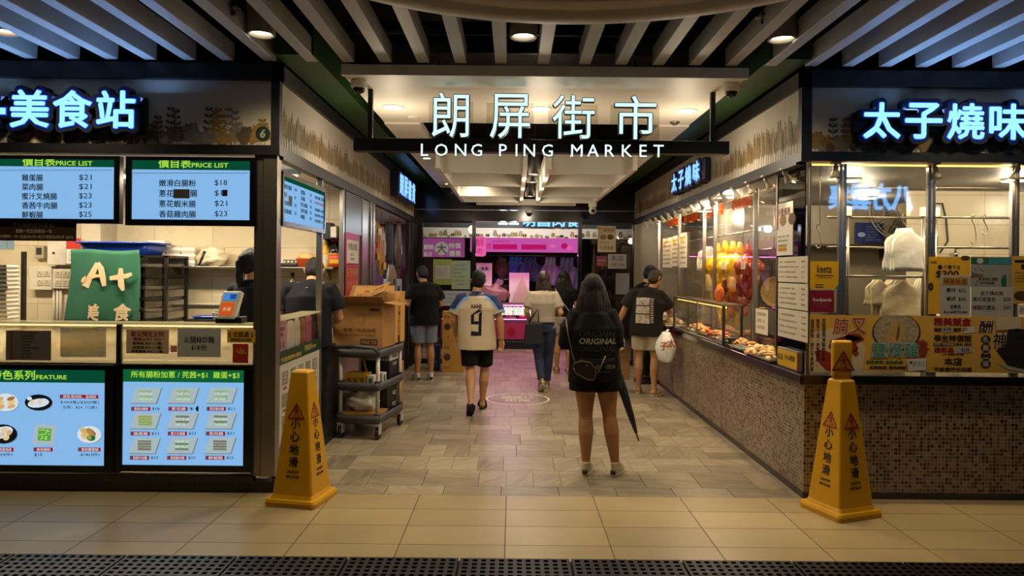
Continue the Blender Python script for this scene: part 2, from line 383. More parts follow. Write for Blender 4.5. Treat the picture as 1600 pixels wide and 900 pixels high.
# services in the dark ceiling void
for i, (y, z, r) in enumerate(((5.6, 3.5, 0.05), (6.4, 3.62, 0.08), (7.5, 3.45, 0.04), (8.8, 3.6, 0.09))):
    p = MB().tube([(-1.3, y, z), (1.8, y, z)], r, 12).build('ceiling_pipe', mat('duct', '2b2a2b', 0.5, 0.4)); tag(p, ['thin grey pipe in the dark void just behind the entrance canopy edge', 'wide duct in the dark void above the canopy', 'thin pipe crossing the void above the ceiling grid', 'widest duct crossing above the ceiling grid'][i], 'pipe', 'pipes in the ceiling void')

# ---- green beams and dark edge beams along the passage
struct(MB().box(XL + 0.03, XL + 0.30, 4.95, YE, 3.09, 3.35).build('beam_left', M_green)); struct(MB().box(XR - 0.33, XR - 0.05, 4.95, YE, 3.09, 3.35).build('beam_right', M_green))
struct(MB().box(-7, XL + 0.03, FP - 0.05, FP + 0.03, 2.955, 3.07).box(XL - 0.03, XL + 0.03, FP - 0.05, YE, 2.955, 3.07).build('beam_front', M_black))
struct(MB().box(XR - 0.05, 7.5, FP - 0.05, FP + 0.03, 2.945, 3.06).box(XR - 0.05, XR + 0.01, FP - 0.05, YE, 2.945, 3.06).build('beam_front', M_black))
FXR = XR - 0.03      # plane of the roast stall's fascia along the passage
struct(MB().box(-7, XL + 0.02, FP - 0.03, FP + 0.06, 2.42, 2.49).box(XL - 0.05, XL + 0.02, FP + 0.06, YE, 2.40, 2.49).box(XL - 0.05, XL + 0.012, FP - 0.012, FP + 0.05, 2.49, 2.96).build('trim_1', M_black))
struct(MB().box(FXR - 0.02, 7.5, FP - 0.03, FP + 0.06, 2.415, 2.482).box(FXR - 0.02, FXR + 0.05, FP + 0.06, YE, 2.40, 2.482).box(FXR - 0.012, FXR + 0.06, FP - 0.012, FP + 0.05, 2.48, 2.95).build('trim_2', M_black))
# dark wall filling above beams
struct(MB().box(-7, XL - 0.03, FP + 0.03, FP + 0.1, 3.0, 3.9).build('wall_upper_left', M_dark)); struct(MB().box(XR + 0.02, 7.5, FP + 0.03, FP + 0.1, 3.0, 3.9).build('wall_upper_right', M_dark))

# ---- fascia boards with printed plants
M_wheat = mat('wheat_ink', '7d6742', 0.6, 0, 0.25, 30)
M_wheat2 = mat('wheat_ink_pale', '948461', 0.6, 0, 0.2, 30)
M_leafA = mat('leaf_ink_ochre', '80622f', 0.6, 0, 0.3, 30); M_leafB = mat('leaf_ink_grey', '6f675b', 0.6, 0, 0.25, 30); M_leafC = mat('leaf_ink_brown', '4a3d2a', 0.6, 0, 0.25, 30)
def petal(mb, fr, x, y, ang, ln, wd, d):
    c, s = math.cos(ang), math.sin(ang); pts = []
    for t, q in ((0, 0), (0.3, 0.8), (0.6, 1), (0.85, 0.6), (1, 0), (0.85, -0.6), (0.6, -1), (0.3, -0.8)):
        a, bb = t * ln, q * wd; pts.append((x + a * c - bb * s, y + a * s + bb * c))
    fr.poly(mb, pts, d, d + 0.0012)
def wheat(fr, x0, x1, ybase, hmax, board, pitch=0.075):
    mb = MB(); x = x0 + 0.03
    while x < x1 - 0.03:
        h = hmax * random.uniform(0.62, 1.0); mb.k = 0 if random.random() < 0.72 else 1; d = 0.001 + random.random() * 0.001
        lean = random.uniform(-0.10, 0.10); fr.poly(mb, [(x - 0.0025, ybase), (x + 0.0025, ybase), (x + lean * h * 0.3 + 0.0015, ybase + h * 0.6), (x + lean * h * 0.3 - 0.0015, ybase + h * 0.6)], d, d + 0.001)
        for k in range(7):
            yy = ybase + h * (0.30 + 0.09 * k); xx = x + lean * (yy - ybase) * 0.4; ln = 0.056 * (1 - 0.05 * k)
            petal(mb, fr, xx, yy, PI / 2 - 0.55, ln, 0.010, d); petal(mb, fr, xx, yy, PI / 2 + 0.55, ln, 0.010, d)
        petal(mb, fr, x + lean * h * 0.4, ybase + h * 0.9, PI / 2, 0.055, 0.007, d)
        x += pitch * random.uniform(0.75, 1.2)
    return mb.build('wheat_print', [M_wheat, M_wheat2], board)
def sprigs(fr, x0, x1, ybase, hmax, board, step=1.0):
    mb = MB(); x = x0 + 0.02
    while x < x1 - 0.02:
        h = hmax * random.uniform(0.35, 1.0); mb.k = random.choice((0, 0, 1, 2, 2)); d = 0.001 + random.random() * 0.0015
        if random.random() < 0.42:      # broad leaf clump
            for k in range(4): petal(mb, fr, x + random.uniform(-0.02, 0.02), ybase + 0.004, PI / 2 + random.uniform(-0.8, 0.8), min(0.13, h * 0.55), 0.024, d + k * 0.0002)
        else:
            fr.poly(mb, [(x - 0.002, ybase), (x + 0.002, ybase), (x + 0.001, ybase + h), (x - 0.001, ybase + h)], d, d + 0.001)
            for k in range(5):
                yy = ybase + h * (0.18 + 0.17 * k); ln = 0.055 * (1.1 - 0.12 * k)
                for sg in (-1, 1): petal(mb, fr, x, yy, PI / 2 + sg * 0.95, ln, 0.011, d)
        x += random.uniform(0.022, 0.05) * step
    return mb.build('leaf_print', [M_leafA, M_leafB, M_leafC], board)
fa = struct(MB().box(-7, XL - 0.05, FP, FP + 0.05, 2.49, 2.955).build('trim_3', M_board)); sprigs(FRONT, -4.4, XL - 0.06, 2.492, 0.30, fa, .7)
fa = struct(MB().box(XR + 0.03, 7.5, FP, FP + 0.05, 2.48, 2.945).build('trim_4', M_board)); sprigs(FRONT, XR + 0.04, 4.6, 2.483, 0.28, fa, .7)
fa = struct(MB().box(XL - 0.05, XL, FP + 0.05, 8.93, 2.49, 2.955).box(XL - 0.05, XL, 8.945, YE, 2.49, 2.955).build('trim_5', M_board)); wheat(LEFT, FP + 0.06, YE - 0.05, 2.492, 0.30, fa, 0.055)
FRS = Fr((FXR, 0, 0), (0, -1, 0), (0, 0, 1))
fa = struct(MB().box(FXR, FXR + 0.05, FP + 0.05, YE, 2.48, 2.945).build('trim_6', M_board)); wheat(FRS, -YE + 0.05, -FP - 0.06, 2.483, 0.30, fa, 0.055)

# ---- end wall: dark glossy lintel, posts, glass screens
M_gloss = mat('dark_lacquer', '15120f', 0.16, 0, 0.3, 2)
ex = lambda px: at(px, 420, YE).x
ez = lambda py: at(801, py, YE).z
b = MB().box(XL - 0.3, XR + 0.3, YE, YE + 0.12, ez(346), ez(329)).box(XL - 0.3, XR + 0.3, YE, YE + 0.12, ez(328), 3.9)
for p0, p1 in ((640, 660), (737, 743), (903, 909), (988, 1000)): b.box(ex(p0), ex(p1), YE, YE + 0.12, 0, ez(346))
struct(b.build('wall_end', M_gloss))
struct(MB().box(ex(660), ex(737), YE + 0.03, YE + 0.07, ez(349), ez(346)).box(ex(660), ex(737), YE + 0.03, YE + 0.07, 0.0, 0.08).box(ex(909), ex(988), YE + 0.03, YE + 0.07, ez(350), ez(346)).box(ex(909), ex(988), YE + 0.03, YE + 0.07, 0.0, 0.08).build('trim_7', M_black))
G_clear = glass('clear_glass', (0.93, 0.95, 0.94), 1.0)
for i, (p0, p1) in enumerate(((660, 737), (909, 988))):
    wn = MB().box(ex(p0), ex(p1), YE + 0.045, YE + 0.053, 0.08, ez(349)).build(f'window_{i + 1}', G_clear); struct(wn)

# ---- drain grates across the front of the picture
M_grate = mat('cast_grate', '0f0c0a', 0.45, 0.5, 0.35, 30)
def grate(W):
    mb = MB(); n = 12; p = 0.6 / n
    for k in range(n + 1):
        a = -0.3 + 0.008 + k * (0.6 - 0.016) / n; hw = 0.011 if 0 < k < n else 0.008
        mb.box(a - hw, a + hw, -0.30, 0.30, 0.0, 0.022); mb.box(-0.3, 0.3, a - hw, a + hw, 0.001, 0.0215)
    return mb.build('drain_grate', M_grate)
g0 = None
gy = flo(800, 878).y - 0.31
struct(MB().box(-5, 5, gy - 0.31, gy + 0.312, 0.0005, 0.002).build('floor_channel_shade', mat('pit_shade_black', '040404', 0.9)))  # flat black sheet stands in for the shade below the grates
for k in range(-7, 8):
    g = grate(0.6) if g0 is None else g0.copy()
    if g0 is None: g0 = g
    else: COL.objects.link(g)
    g.location = (flo(893, 885).x * 1.0 + k * 0.612 - 0.31, gy, 0.002)
    tag(g, 'dark perforated square drain grate in the row along the beige floor edge', 'drain grate', 'drain grates along the floor edge')
# ================================================================== DIM SUM STALL (A+)
M_ink = mat('black_ink', '141414', 0.6); M_inkr = mat('red_ink', '8c1a1a', 0.6); M_paper = mat('white_paper', 'cfc9bd', 0.7, 0, 0.04, 14)
M_papg = mat('grey_paper', 'a5a3a0', 0.7, 0, 0.05, 14); M_yel = mat('yellow_card', 'c99a1c', 0.5, 0, 0.06, 10); M_red = mat('red_paper', 'a82418', 0.5, 0, 0.1, 20)
M_pink = mat('pink_paper', 'c58fb0', 0.6, 0, 0.08, 20); M_foam = mat('white_foam', 'd6cfbe', 0.6, 0, 0.04, 30); M_bag = mat('white_plastic', 'd6d3cc', 0.35, 0, 0.08, 30, bump=0.4)
M_kraft = mat('kraft_paper', '946a33', 0.75, 0, 0.1, 12); M_plasw = mat('white_plastic_case', 'cfc9b8', 0.4); M_bezel = mat('screen_bezel', '0b0b0d', 0.25)
E_scr = emis('screen_blue', '7fb0de', 1.0); E_hdr = emis('screen_green', '06452f', 1.0); E_hdr2 = emis('screen_green_bright', '0d5a30', 1.0); E_lime = emis('screen_lime', '9fd23c', 1.0)
E_whiteT = emis('screen_white', 'c9d6dd', 1.0); E_redb = emis('screen_red', '8e1420', 1.0); E_tray = emis('screen_tray', '9fb0b4', 1.0); E_trayd = emis('screen_tray_edge', '6f8488', 1.0)
E_rolls = [emis(f'screen_roll_{i}', c, 1.0) for i, c in enumerate(('b3c4b2', '92a888', '8f9c50', '6d7a68', '7b6a55', 'c9a268', 'd9b878', '4e9a3a'))]
E_sign = emis('sign_ice', '8fdcff', 1.35); E_signrim = emis('sign_rim_blue', '1238c8', 1.2)
E_ink = emis('screen_ink', '131a22', 0.6)
def strokes(name, fr, x0, x1, y0, y1, rows, m, parent, d=0.001, fill=0.5, seg=7, seed=1, ragged=0.3):
    """rows of small unreadable characters: each a little group of strokes"""
    rnd = random.Random(seed); mb = MB(); ph = (y1 - y0) / rows; ch = ph * fill
    for r in range(rows):
        yc = y1 - (r + 0.5) * ph; x = x0; xe = x1 - rnd.random() * ragged * (x1 - x0)
        while x + ch < xe + 1e-6:
            if rnd.random() > 0.08:
                for k in range(3): yy = yc + ch * (-0.42 + 0.36 * k + rnd.uniform(-.05, .05)); fr.box(mb, x + rnd.random() * .2 * ch, x + ch * (0.82 - rnd.random() * .2), yy, yy + ch * 0.14, d, d + 0.0006)
                q = x + ch * rnd.uniform(0.25, 0.6); fr.box(mb, q, q + ch * 0.14, yc - ch * 0.45, yc + ch * 0.45, d, d + 0.0007)
            x += ch * 1.12
    return mb.build(name, m, parent, fix=False)
def sheet(name, label, cat, fr, x0, x1, y0, y1, m, d=0.004, t=0.002, group=None, bevel=0.0):
    o = fr.rect(name, x0, x1, y0, y1, d, d + t, m, None, bevel); return tag(o, label, cat, group)
def psheet(name, label, cat, px, m, Y=FP, d=0.004, t=0.002, group=None):
    x0, x1, z0, z1 = frect(Y, *px); fr = Fr((0, Y, 0)); return fr, sheet(name, label, cat, fr, x0, x1, z0, z1, m, d, t, group), d + t + 0.0006

# ---- back wall, side partition, ceiling, floor of the stall
YB = 7.4
struct(MB().box(-6.2, XL - 0.02, YB, YB + 0.08, 0, 2.46).build('wall_stall_back', M_wtile))
struct(MB().box(-6.3, -6.2, FP, YB, 0, 2.46).build('wall_stall_side', M_wtile))
struct(MB().box(-6.2, XL - 0.05, FP + 0.06, YB, 2.46, 2.49).build('ceiling_stall', M_white))
b = at(148, 420, YB); struct(MB().box(at(122, 420, YB - .35).x, at(152, 420, YB - .35).x, YB - 0.3, YB, 0, 2.46).build('column_stall', mat('cream_column', 'b9ad95', 0.5)))
b = MB().box(XL - 0.04, XL, 7.13, 7.20, 0, 2.42).box(XL - 0.05, XL - 0.01, 7.20, 8.0, 0, 2.42).box(XL - 0.04, XL + 0.01, 8.0, 8.08, 0, 2.42).box(XL - 0.05, XL - 0.005, 8.08, 8.45, 0, 2.42).box(XL - 0.04, XL + 0.015, 8.45, 8.53, 0, 2.42).box(XL - 0.04, XL + 0.01, 8.62, 8.74, 0, 2.42)
struct(b.build('wall_steel_partition', M_steel, None, 0.004))
MB().box(XL - 0.012, XL + 0.004, 7.22, 7.99, 1.98, 2.40).build('upper_panel', M_steeld, bpy.data.objects['wall_steel_partition'])
# light battens under the stall's ceiling
E_tube = emis('lamp_tube', 'ffe9c4', 5.0)
for i, (x, y) in enumerate(((-4.9, 6.3), (-3.5, 6.3), (-2.35, 6.2))):
    t = thing('ceiling_batten', ['batten light over the steel tray rack in the dim sum stall', 'batten light over the middle of the dim sum stall', 'batten light over the cash counter of the dim sum stall'][i], 'light', (x, y, 2.40), 'batten lights in the dim sum stall')
    MB().box(-0.5, 0.5, -0.04, 0.04, 0.02, 0.06).build('housing', M_plasw, t); MB().tube([(-0.48, 0, 0.0), (0.48, 0, 0.0)], 0.014, 10).build('tube', E_tube, t)
    light('batten_light', 'AREA', (x, y, 2.38), 30, WARMW, 0.9, (0, 0, 0), sy=0.1)

# ---- framing of the front
x0, x1, z0, z1 = frect(FP, 398, 243, 432, 750)
t = wthing('steel_post', 'wide brushed steel corner post of the dim sum stall', 'post', ((x0 + x1) / 2, FP, 0.1))
MB().box(x0, x0 + 0.06, FP, FP + 0.08, 0.12, 2.42).build('inner_stile', M_steel, t, 0.003); MB().box(x0 + 0.065, XL, FP - 0.01, FP + 0.09, 0.12, 2.42).build('outer_stile', M_steel, t, 0.004)
struct(MB().box(-7, XL, FP + 0.01, FP + 0.1, 0, 0.075).build('baseboard_front_left', M_plinth))
struct(MB().box(XL - 0.09, XL, FP + 0.1, 6.35, 0, 0.075).build('baseboard_side_left', M_plinth))
b = MB().box(-7, x0 + 0.01, FP, FP + 0.06, 0.075, 0.122).box(-7, x0 + 0.01, FP + 0.03, FP + 0.07, 0.135, 0.92)
xa, xb = fx(181, 600)[0], fx(188, 600)[0]; zb0 = at(200, 568).z - .002
b.box(xa, xb, FP - 0.012, FP + 0.03, 0.135, zb0); b.box(fx(394, 600)[0], x0 + 0.01, FP - 0.008, FP + 0.03, 0.075, 0.92)
MBs = b.build('stall_counter_front', M_steeld, None, 0.003); tag(MBs, 'brown steel counter front holding the two lower menu screens', 'counter')
# worktop
wt = MB().box(-6.1, XL - 0.07, FP + 0.07, FP + 0.62, 0.90, 0.935).build('stall_worktop', M_steel, None, 0.004); tag(wt, 'stainless steel worktop behind the glass of the dim sum stall', 'worktop')
# sneeze glass and its top rail
G_sneeze = glass('smeared_glass', (0.9, 0.9, 0.86), 1.0, 0.42, 'e2d6b4')
zt, zb = at(200, 507).z, at(200, 568).z
t = wthing('sneeze_guard', 'low glass guard with a bright top ledge along the dim sum counter', 'glass guard', (-3, FP, zb))
MB().box(-6, x0, FP + 0.015, FP + 0.023, zb, zt).build('glass_pane', G_sneeze, t); MB().box(-6, x0, FP - 0.01, FP + 0.16, zt, zt + 0.012).build('top_ledge', glass('ledge_glass', (0.85, 0.9, 0.85), 1.0, 0.35, 'd8d0b0'), t)
MB().box(xa, xb, FP + 0.0, FP + 0.03, zb, zt).build('mullion', M_black, t)

for i, (x, lb) in enumerate(((-3.0, 'added lit strip under the glass ledge of the dim sum counter'),)):
    o = MB().box(-5.5, x0 - .05, FP + .12, FP + .14, zt - .025, zt - .012).build('light_strip', emis('added_counter_strip', 'ffe0a8', 4.0)); tag(o, lb, 'light strip'); light('strip_light', 'AREA', (-3.4, FP + .14, zt - .03), 16, WARMW, 3.4, (0, 0, 0), sy=.04)  # strip and its area light added to brighten the counter glass
# ---- screens
def screen(label, px_disp, px_bez, d=0.03, group='menu screens of the dim sum stall'):
    dx0, dx1, dz0, dz1 = frect(FP, *px_disp); bx0, bx1, bz0, bz1 = frect(FP, *px_bez)
    t = wthing('menu_screen', label, 'menu screen', ((bx0 + bx1) / 2, FP, bz0), group)
    m = MB(); FRONT.box(m, bx0, dx0, bz0, bz1, -0.02, d); FRONT.box(m, dx1, bx1, bz0, bz1, -0.02, d); FRONT.box(m, dx0, dx1, bz0, dz0, -0.02, d); FRONT.box(m, dx0, dx1, dz1, bz1, -0.02, d)
    m.build('bezel', M_bezel, t); FRONT.rect('display', dx0, dx1, dz0, dz1, -0.015, d - 0.012, E_scr, t)
    return t, d - 0.011, (dx0, dx1, dz0, dz1)
def ptext(fr, t, body, px, py, hpx, m, d, al='L', Y=FP, **kw):
    p = at(px, py, Y); return fr.text('lettering', body, p.x, p.z, hpx * Y / F, m, t, d, al=al, **kw)
s1, d1, (a0, a1, b0, b1) = screen('price list screen above the brown student discount notice', (-4, 249, 181, 343), (-12, 243, 190, 350))
FRONT.rect('header', a0, a1, at(90, 261).z, b1, d1, d1 + 0.001, E_hdr, s1)
s2, d2, (c0, c1, e0, e1) = screen('price list screen beside the corner post showing rice roll prices', (209, 251, 392, 344.5), (200, 245, 402, 354))
FRONT.rect('header', c0, c1, at(300, 266).z, e1, d2, d2 + 0.001, E_hdr, s2)
def dashes(t, px0, px1, py, d):
    m = MB(); px = px0
    while px < px1 - 2: a = at(px, py); FRONT.box(m, a.x, a.x + 0.014, a.z - 0.0018, a.z + 0.0018, d, d + 0.0008); px += 4.1
    m.build('dotted_line_print', E_ink, t, fix=False)
for t, px, py, d in ((s1, 38, 254.5, d1), (s2, 249.5, 257.5, d2)):
    ptext(FRONT, t, '價目表', px, py - 1.5, 14, E_lime, d + 0.0015, bold=0.02, w=0.235); ptext(FRONT, t, 'PRICE LIST', px + 52, py + 1, 7.2, E_lime, d + 0.0015, bold=0.02, w=0.262)
dashes(s1, -2, 180, 266.5, d1); dashes(s2, 210, 391, 271, d2)
for k, (nm, pr) in enumerate((('雞蛋腸', '$21'), ('菜肉腸', '$21'), ('蜜汁叉燒腸', '$23'), ('香茜牛肉腸', '$23'), ('鮮蝦腸', '$25'))):
    ptext(FRONT, s1, nm, 37, 278 + 14.4 * k, 10.6, E_ink, d1, bold=0.014); ptext(FRONT, s1, pr, 126, 278 + 14.4 * k, 9.6, E_ink, d1, w=0.09)
for k, (nm, pr) in enumerate((('嫩滑白腸粉', '$18'), ('蔥花', '$1'), ('蔥花蝦米腸', '$21'), ('香菇雞肉腸', '$23'))):
    ptext(FRONT, s2, nm, 250.5, 286.3 + 16.1 * k, 11, E_ink, d2, bold=0.014); ptext(FRONT, s2, pr, 337, 286.3 + 16.1 * k, 9.6, E_ink, d2, w=0.09 if len(pr) == 3 else 0.052)
ptext(FRONT, s2, '腸', 298.5, 302.6, 11, E_ink, d2, bold=0.014)
FRONT.rect('sticker', *frect(FP, 273, 296, 298, 310.5), d2, d2 + 0.0015, mat('brown_sticker', '3a302c', 0.6), s2); FRONT.rect('sticker', *frect(FP, 349, 297, 357, 307), d2, d2 + 0.0015, M_black, s2)

fr, o, d = psheet('student_notice', 'dark brown student discount notice hung under a price list screen', 'notice', (-6, 346, 121, 377), mat('brown_board', '2a1d14', 0.4), d=0.012, t=0.004)
M_tan = mat('tan_ink', '9a8d78', 0.6)
ptext(fr, o, '學生優惠(穿校服者)：', 22, 352, 7.5, M_tan, d, w=0.315); ptext(fr, o, '星期一至五送飲品一包', 27, 361, 6, M_tan, d, w=0.26); ptext(fr, o, '任何腸粉一份+蛋餃肉1件+餃子或蒸魚餅2件 ($30)', -3, 370, 6, M_tan, d, w=0.55)

s3, d3, (a0, a1, b0, b1) = screen('lower menu screen of dumpling plates headed with a green feature banner', (-12, 576, 166, 726.5), (-20, 568, 180, 737))
FRONT.rect('header', a0, a1, at(80, 597).z, b1, d3, d3 + 0.001, E_hdr, s3)
s4, d4, (c0, c1, e0, e1) = screen('lower menu screen of nine rice roll trays beside the corner post', (195, 576, 382, 726.5), (188.5, 568, 395, 735))
FRONT.rect('header', c0, c1, at(290, 596.5).z, e1, d4, d4 + 0.001, E_hdr2, s4)
ptext(FRONT, s3, '特色系列', -11, 585, 15, E_lime, d3 + 0.0015, w=0.315, bold=0.02); ptext(FRONT, s3, 'FEATURE', 59.5, 588.5, 6.6, E_lime, d3 + 0.0015, w=0.218, bold=0.02)
ptext(FRONT, s4, '所有腸粉加蔥 / 芫茜+$1  雞蛋+$3', 207, 584.3, 10.8, E_lime, d4 + 0.0015, w=0.775, bold=0.012)
def tray_pic(t, px, py, kind, d, wpx=40, hpx=24):
    c = at(px, py); w_, h_ = wpx * FP / F / 2, hpx * FP / F / 2; sk = 0.018
    def q(f, dd, m, name, dx=0, dy=0):
        FRONT.poly(mb := MB(), [(c.x - w_ * f - sk + dx, c.z - h_ * f + dy), (c.x + w_ * f - sk + dx, c.z - h_ * f + dy), (c.x + w_ * f + sk + dx, c.z + h_ * f + dy), (c.x - w_ * f + sk + dx, c.z + h_ * f + dy)], dd, dd + 0.0006); mb.build(name, m, t, 0.0)
    q(1.05, d, E_trayd, 'tray_shade', 0.004, -0.004); q(1.0, d + 0.0006, E_tray, 'dish_tray')
    mb = MB(); rr = random.Random(int(px * 7 + py))
    for k in range(4):
        yy = c.z + h_ * (-0.62 + 0.34 * k); mb.k = k % 2
        FRONT.box(mb, c.x - w_ * 0.52, c.x + w_ * 0.52, yy, yy + h_ * 0.27, d + 0.0012, d + 0.002)
    for k in range(16 if kind else 5):
        mb.k = 2; a, bb = c.x + rr.uniform(-.5, .5) * w_, c.z + rr.uniform(-.6, .65) * h_; FRONT.box(mb, a, a + 0.006, bb, bb + 0.005, d + 0.002, d + 0.0024)
    cols = [(0, 1, 7), (0, 1, 7), (0, 1, 7), (2, 2, 7), (0, 3, 4), (0, 3, 7), (4, 3, 3), (3, 0, 7), (3, 4, 3)][kind]
    mb.build('rice_roll_print', [E_rolls[i] for i in cols], t, fix=False)
def lab(t, px, py, nm, pr, d, wpx=28):
    FRONT.rect('label_bar', *frect(FP, px - wpx / 2, py - 3.2, px + wpx / 2, py + 3.2), d, d + 0.0008, E_redb, t); FRONT.rect('label_tick', *frect(FP, px - wpx / 2 - 1.6, py - 3.2, px - wpx / 2 - 0.4, py + 3.2), d, d + 0.0008, E_ink, t)
    if nm: ptext(FRONT, t, nm, px, py, 4.6, E_whiteT, d + 0.001, 'C', w=(wpx - 6) * FP / F)
    if pr: ptext(FRONT, t, pr, px + wpx / 2 + 3, py, 4.4, E_ink, d, w=0.05)
names9 = ['嫩滑白腸粉', '蔥花腸', '蔥花蝦米腸', '雞蛋腸', '蜜汁叉燒腸', '菜肉腸', '香茜牛肉腸', '香菇雞肉腸', '鮮蝦腸']; pr9 = ['$18', '$1', '$21', '$21', '$23', '$21', '$23', '$23', '$25']
for k in range(9):
    i, j = k % 3, k // 3; px = (230, 288, 347.5)[i] - j * 1.0
    tray_pic(s4, px, (617, 656.5, 695)[j], k, d4); lab(s4, px - 7, (638, 676.5, 714.2)[j], names9[k], pr9[k], d4)
FRONT.rect('sticker', *frect(FP, 309, 634, 312, 642), d4 + 0.001, d4 + 0.002, M_black, s4)
def plate_pic(t, px, py, rx, ry, d, foods, plate=E_whiteT, rot=0.0, dark=False):
    c = at(px, py); k = FP / F
    FRONT.ell(MB(), c.x + 0.004, c.z - 0.004, rx * k, ry * k, d, d + 0.0004, rot=rot).build('plate_shade', E_trayd, t)
    m = MB(); FRONT.ell(m, c.x, c.z, rx * k, ry * k, d + 0.0005, d + 0.001, rot=rot); m.build('plate_print', E_ink if dark else plate, t)
    m = MB()
    for (fx_, fy_, frx, fry, fr_, ci) in foods: m.k = ci; FRONT.ell(m, c.x + fx_ * k, c.z + fy_ * k, frx * k, fry * k, d + 0.0012 + 0.0002 * random.random(), d + 0.0018, 12, fr_)
    m.build('dish_print', [E_rolls[5], E_rolls[6], E_whiteT, emis('screen_brown', '9a6a30', 1.0), E_rolls[7], emis('screen_deepgreen', '2c6a2a', 1.0)], t)
plate_pic(s3, 12, 628, 20, 14, d3, [(-9, 5, 6, 3.2, .4, 0), (-8, -1, 6, 3.2, .4, 1), (-7, -7, 6, 3.2, .4, 0), (8, 6, 6.5, 3, .3, 3), (9, 0, 6.5, 3, .3, 1), (9, -6, 6.5, 3, .3, 0)])
plate_pic(s3, 63, 628, 21.5, 12.5, d3, [(0, -1, 17, 7, .15, 2), (-9, 0, 4, 4.5, -.3, 1), (-3, 0, 4, 4.5, -.3, 2), (3, 1, 4, 4.5, -.3, 1), (9, 2, 4, 4.5, -.3, 2), (-14, 6, 4, 3, 0, 2)], dark=True)
plate_pic(s3, 8, 677, 22, 15, d3, [(-2, 2, 18, 9, .3, 2), (2, 6, 5, 4, .5, 1), (9, 2, 5, 4, .5, 0), (-2, -2, 5, 4, .5, 0), (5, -6, 5, 4, .5, 1)], dark=True)
plate_pic(s3, 142, 678, 19, 13.5, d3, [(-4, 4, 11, 5, -.4, 0), (-5, -3, 9, 4.5, -.4, 1), (3, 4, 9, 4, -.6, 3), (3, -5, 7, 5, 0, 5), (-8, -2, 4, 3, 0, 0)])
c = at(72, 678); k = FP / F
FRONT.poly(m := MB(), [(c.x - 19 * k, c.z - 15 * k), (c.x + 15 * k, c.z - 16 * k), (c.x + 19 * k, c.z + 15 * k), (c.x - 14 * k, c.z + 16 * k)], d3, d3 + 0.0008); m.build('dish_tray', E_tray, s3)
FRONT.poly(m := MB(), [(c.x - 10 * k, c.z - 9 * k), (c.x + 10 * k, c.z - 10 * k), (c.x + 11 * k, c.z + 9 * k), (c.x - 9 * k, c.z + 10 * k)], d3 + 0.001, d3 + 0.0015); m.build('dish_print', E_rolls[7], s3)
m = MB()
for _ in range(26): a, bb = c.x + random.uniform(-8, 8) * k, c.z + random.uniform(-7.5, 7.5) * k; FRONT.ell(m, a, bb, 1.6 * k, 1.0 * k, d3 + 0.0016, d3 + 0.002, 8)
m.build('garnish_print', emis('screen_leaf', 'a9cf5a', 1.0), s3)
lab(s3, 127, 619, '香煎:菜肉餃、韭菜餃', '', d3, 58); ptext(FRONT, s3, '$10(4隻)/$20(9隻)', 127, 628, 5.6, E_ink, d3, 'C', w=0.275, bold=0.01); ptext(FRONT, s3, '生餃：$24（12隻）', 127, 635.6, 5.2, E_ink, d3, 'C', w=0.245)
lab(s3, 9, 701.3, '香煎墨魚餅', '', d3, 30); lab(s3, 71, 701.3, '香煎腸粉', '', d3, 28); lab(s3, 143, 701.3, '香煎蘿蔔糕', '', d3, 33)
ptext(FRONT, s3, '$18(4件)', 22, 709.6, 5.8, E_ink, d3, 'R', w=0.14); ptext(FRONT, s3, '$15', 56.5, 709.6, 5.4, E_ink, d3, w=0.056); ptext(FRONT, s3, '$18(3件)', 143, 709.6, 5.8, E_ink, d3, 'C', w=0.135)

# ---- shop sign
def halo_sign(label, fr, chars, xs, zc, h, group=None, depth=0.09, cat='shop sign', halo=0.035, wch=None, mats=None):
    """lit block characters on a dark outline box"""
    t = wthing('shop_sign', label, cat, tuple(fr.p(sum(xs) / len(xs), zc - h / 2, 0)), group)
    mo = mats or (M_signbox, E_signrim, E_sign); me_all = []
    for ch, x in zip(chars, xs):
        fr_t = fr.text('letter_box', ch, x, zc, h * 1.0 + halo * 2, mo[0], t, d=depth / 2 + 0.0, ext=depth / 2, bold=0.085, w=(wch or h) + halo * 2, res=2)
        fr.text('letter_rim', ch, x, zc, h + 0.014, mo[1], t, d=depth + 0.002, ext=0.002, bold=0.036, w=(wch or h) + 0.014, res=2)
        fr.text('letter_face', ch, x, zc, h, mo[2], t, d=depth + 0.006, ext=0.003, bold=0.022, w=(wch or h), res=2)
    return t
M_signbox = mat('sign_box_navy', '0a1430', 0.4)
zc = at(130, 175).z; hh = 58 * FP / F
sg = halo_sign('glowing blue-white sign of the dim sum stall ending in a plus and three characters', FRONT, '美食站', [at(p, 175).x for p in (60, 126, 192.5)], zc, hh, wch=0.275)
xp = at(4, 175).x; zp = at(4, 178).z
for nm, g, dd0, dd1, m in (('letter_box', 0.03, 0, 0.09, M_signbox), ('letter_rim', 0.008, 0.09, 0.094, E_signrim), ('letter_face', 0, 0.094, 0.1, E_sign)):
    mb = MB(); FRONT.box(mb, xp - 0.088 - g, xp + 0.088 + g, zp - 0.022 - g, zp + 0.022 + g, dd0, dd1); FRONT.box(mb, xp - 0.022 - g, xp + 0.022 + g, zp - 0.088 - g, zp + 0.088 + g, dd0, dd1 + 0.0005); mb.build(nm, m, sg)
for nm, ss, off, m in (('letter_box', 0.30, 0.0, M_signbox), ('letter_face', 0.25, 0.094, E_sign)):
    FRONT.text(nm, 'A', at(-52, 175).x, zc, ss, m, sg, d=off + 0.02, ext=0.02 if off == 0 else 0.004, bold=0.03)
FRONT.box(m := MB(), at(-75, 0).x, at(235, 0).x, at(130, 199).z, at(130, 152).z, 0.0, 0.035); m.build('back_tray', M_signbox, sg, 0.015)
sp = FRONT.p(at(411, 209).x, at(411, 209).z, 0)
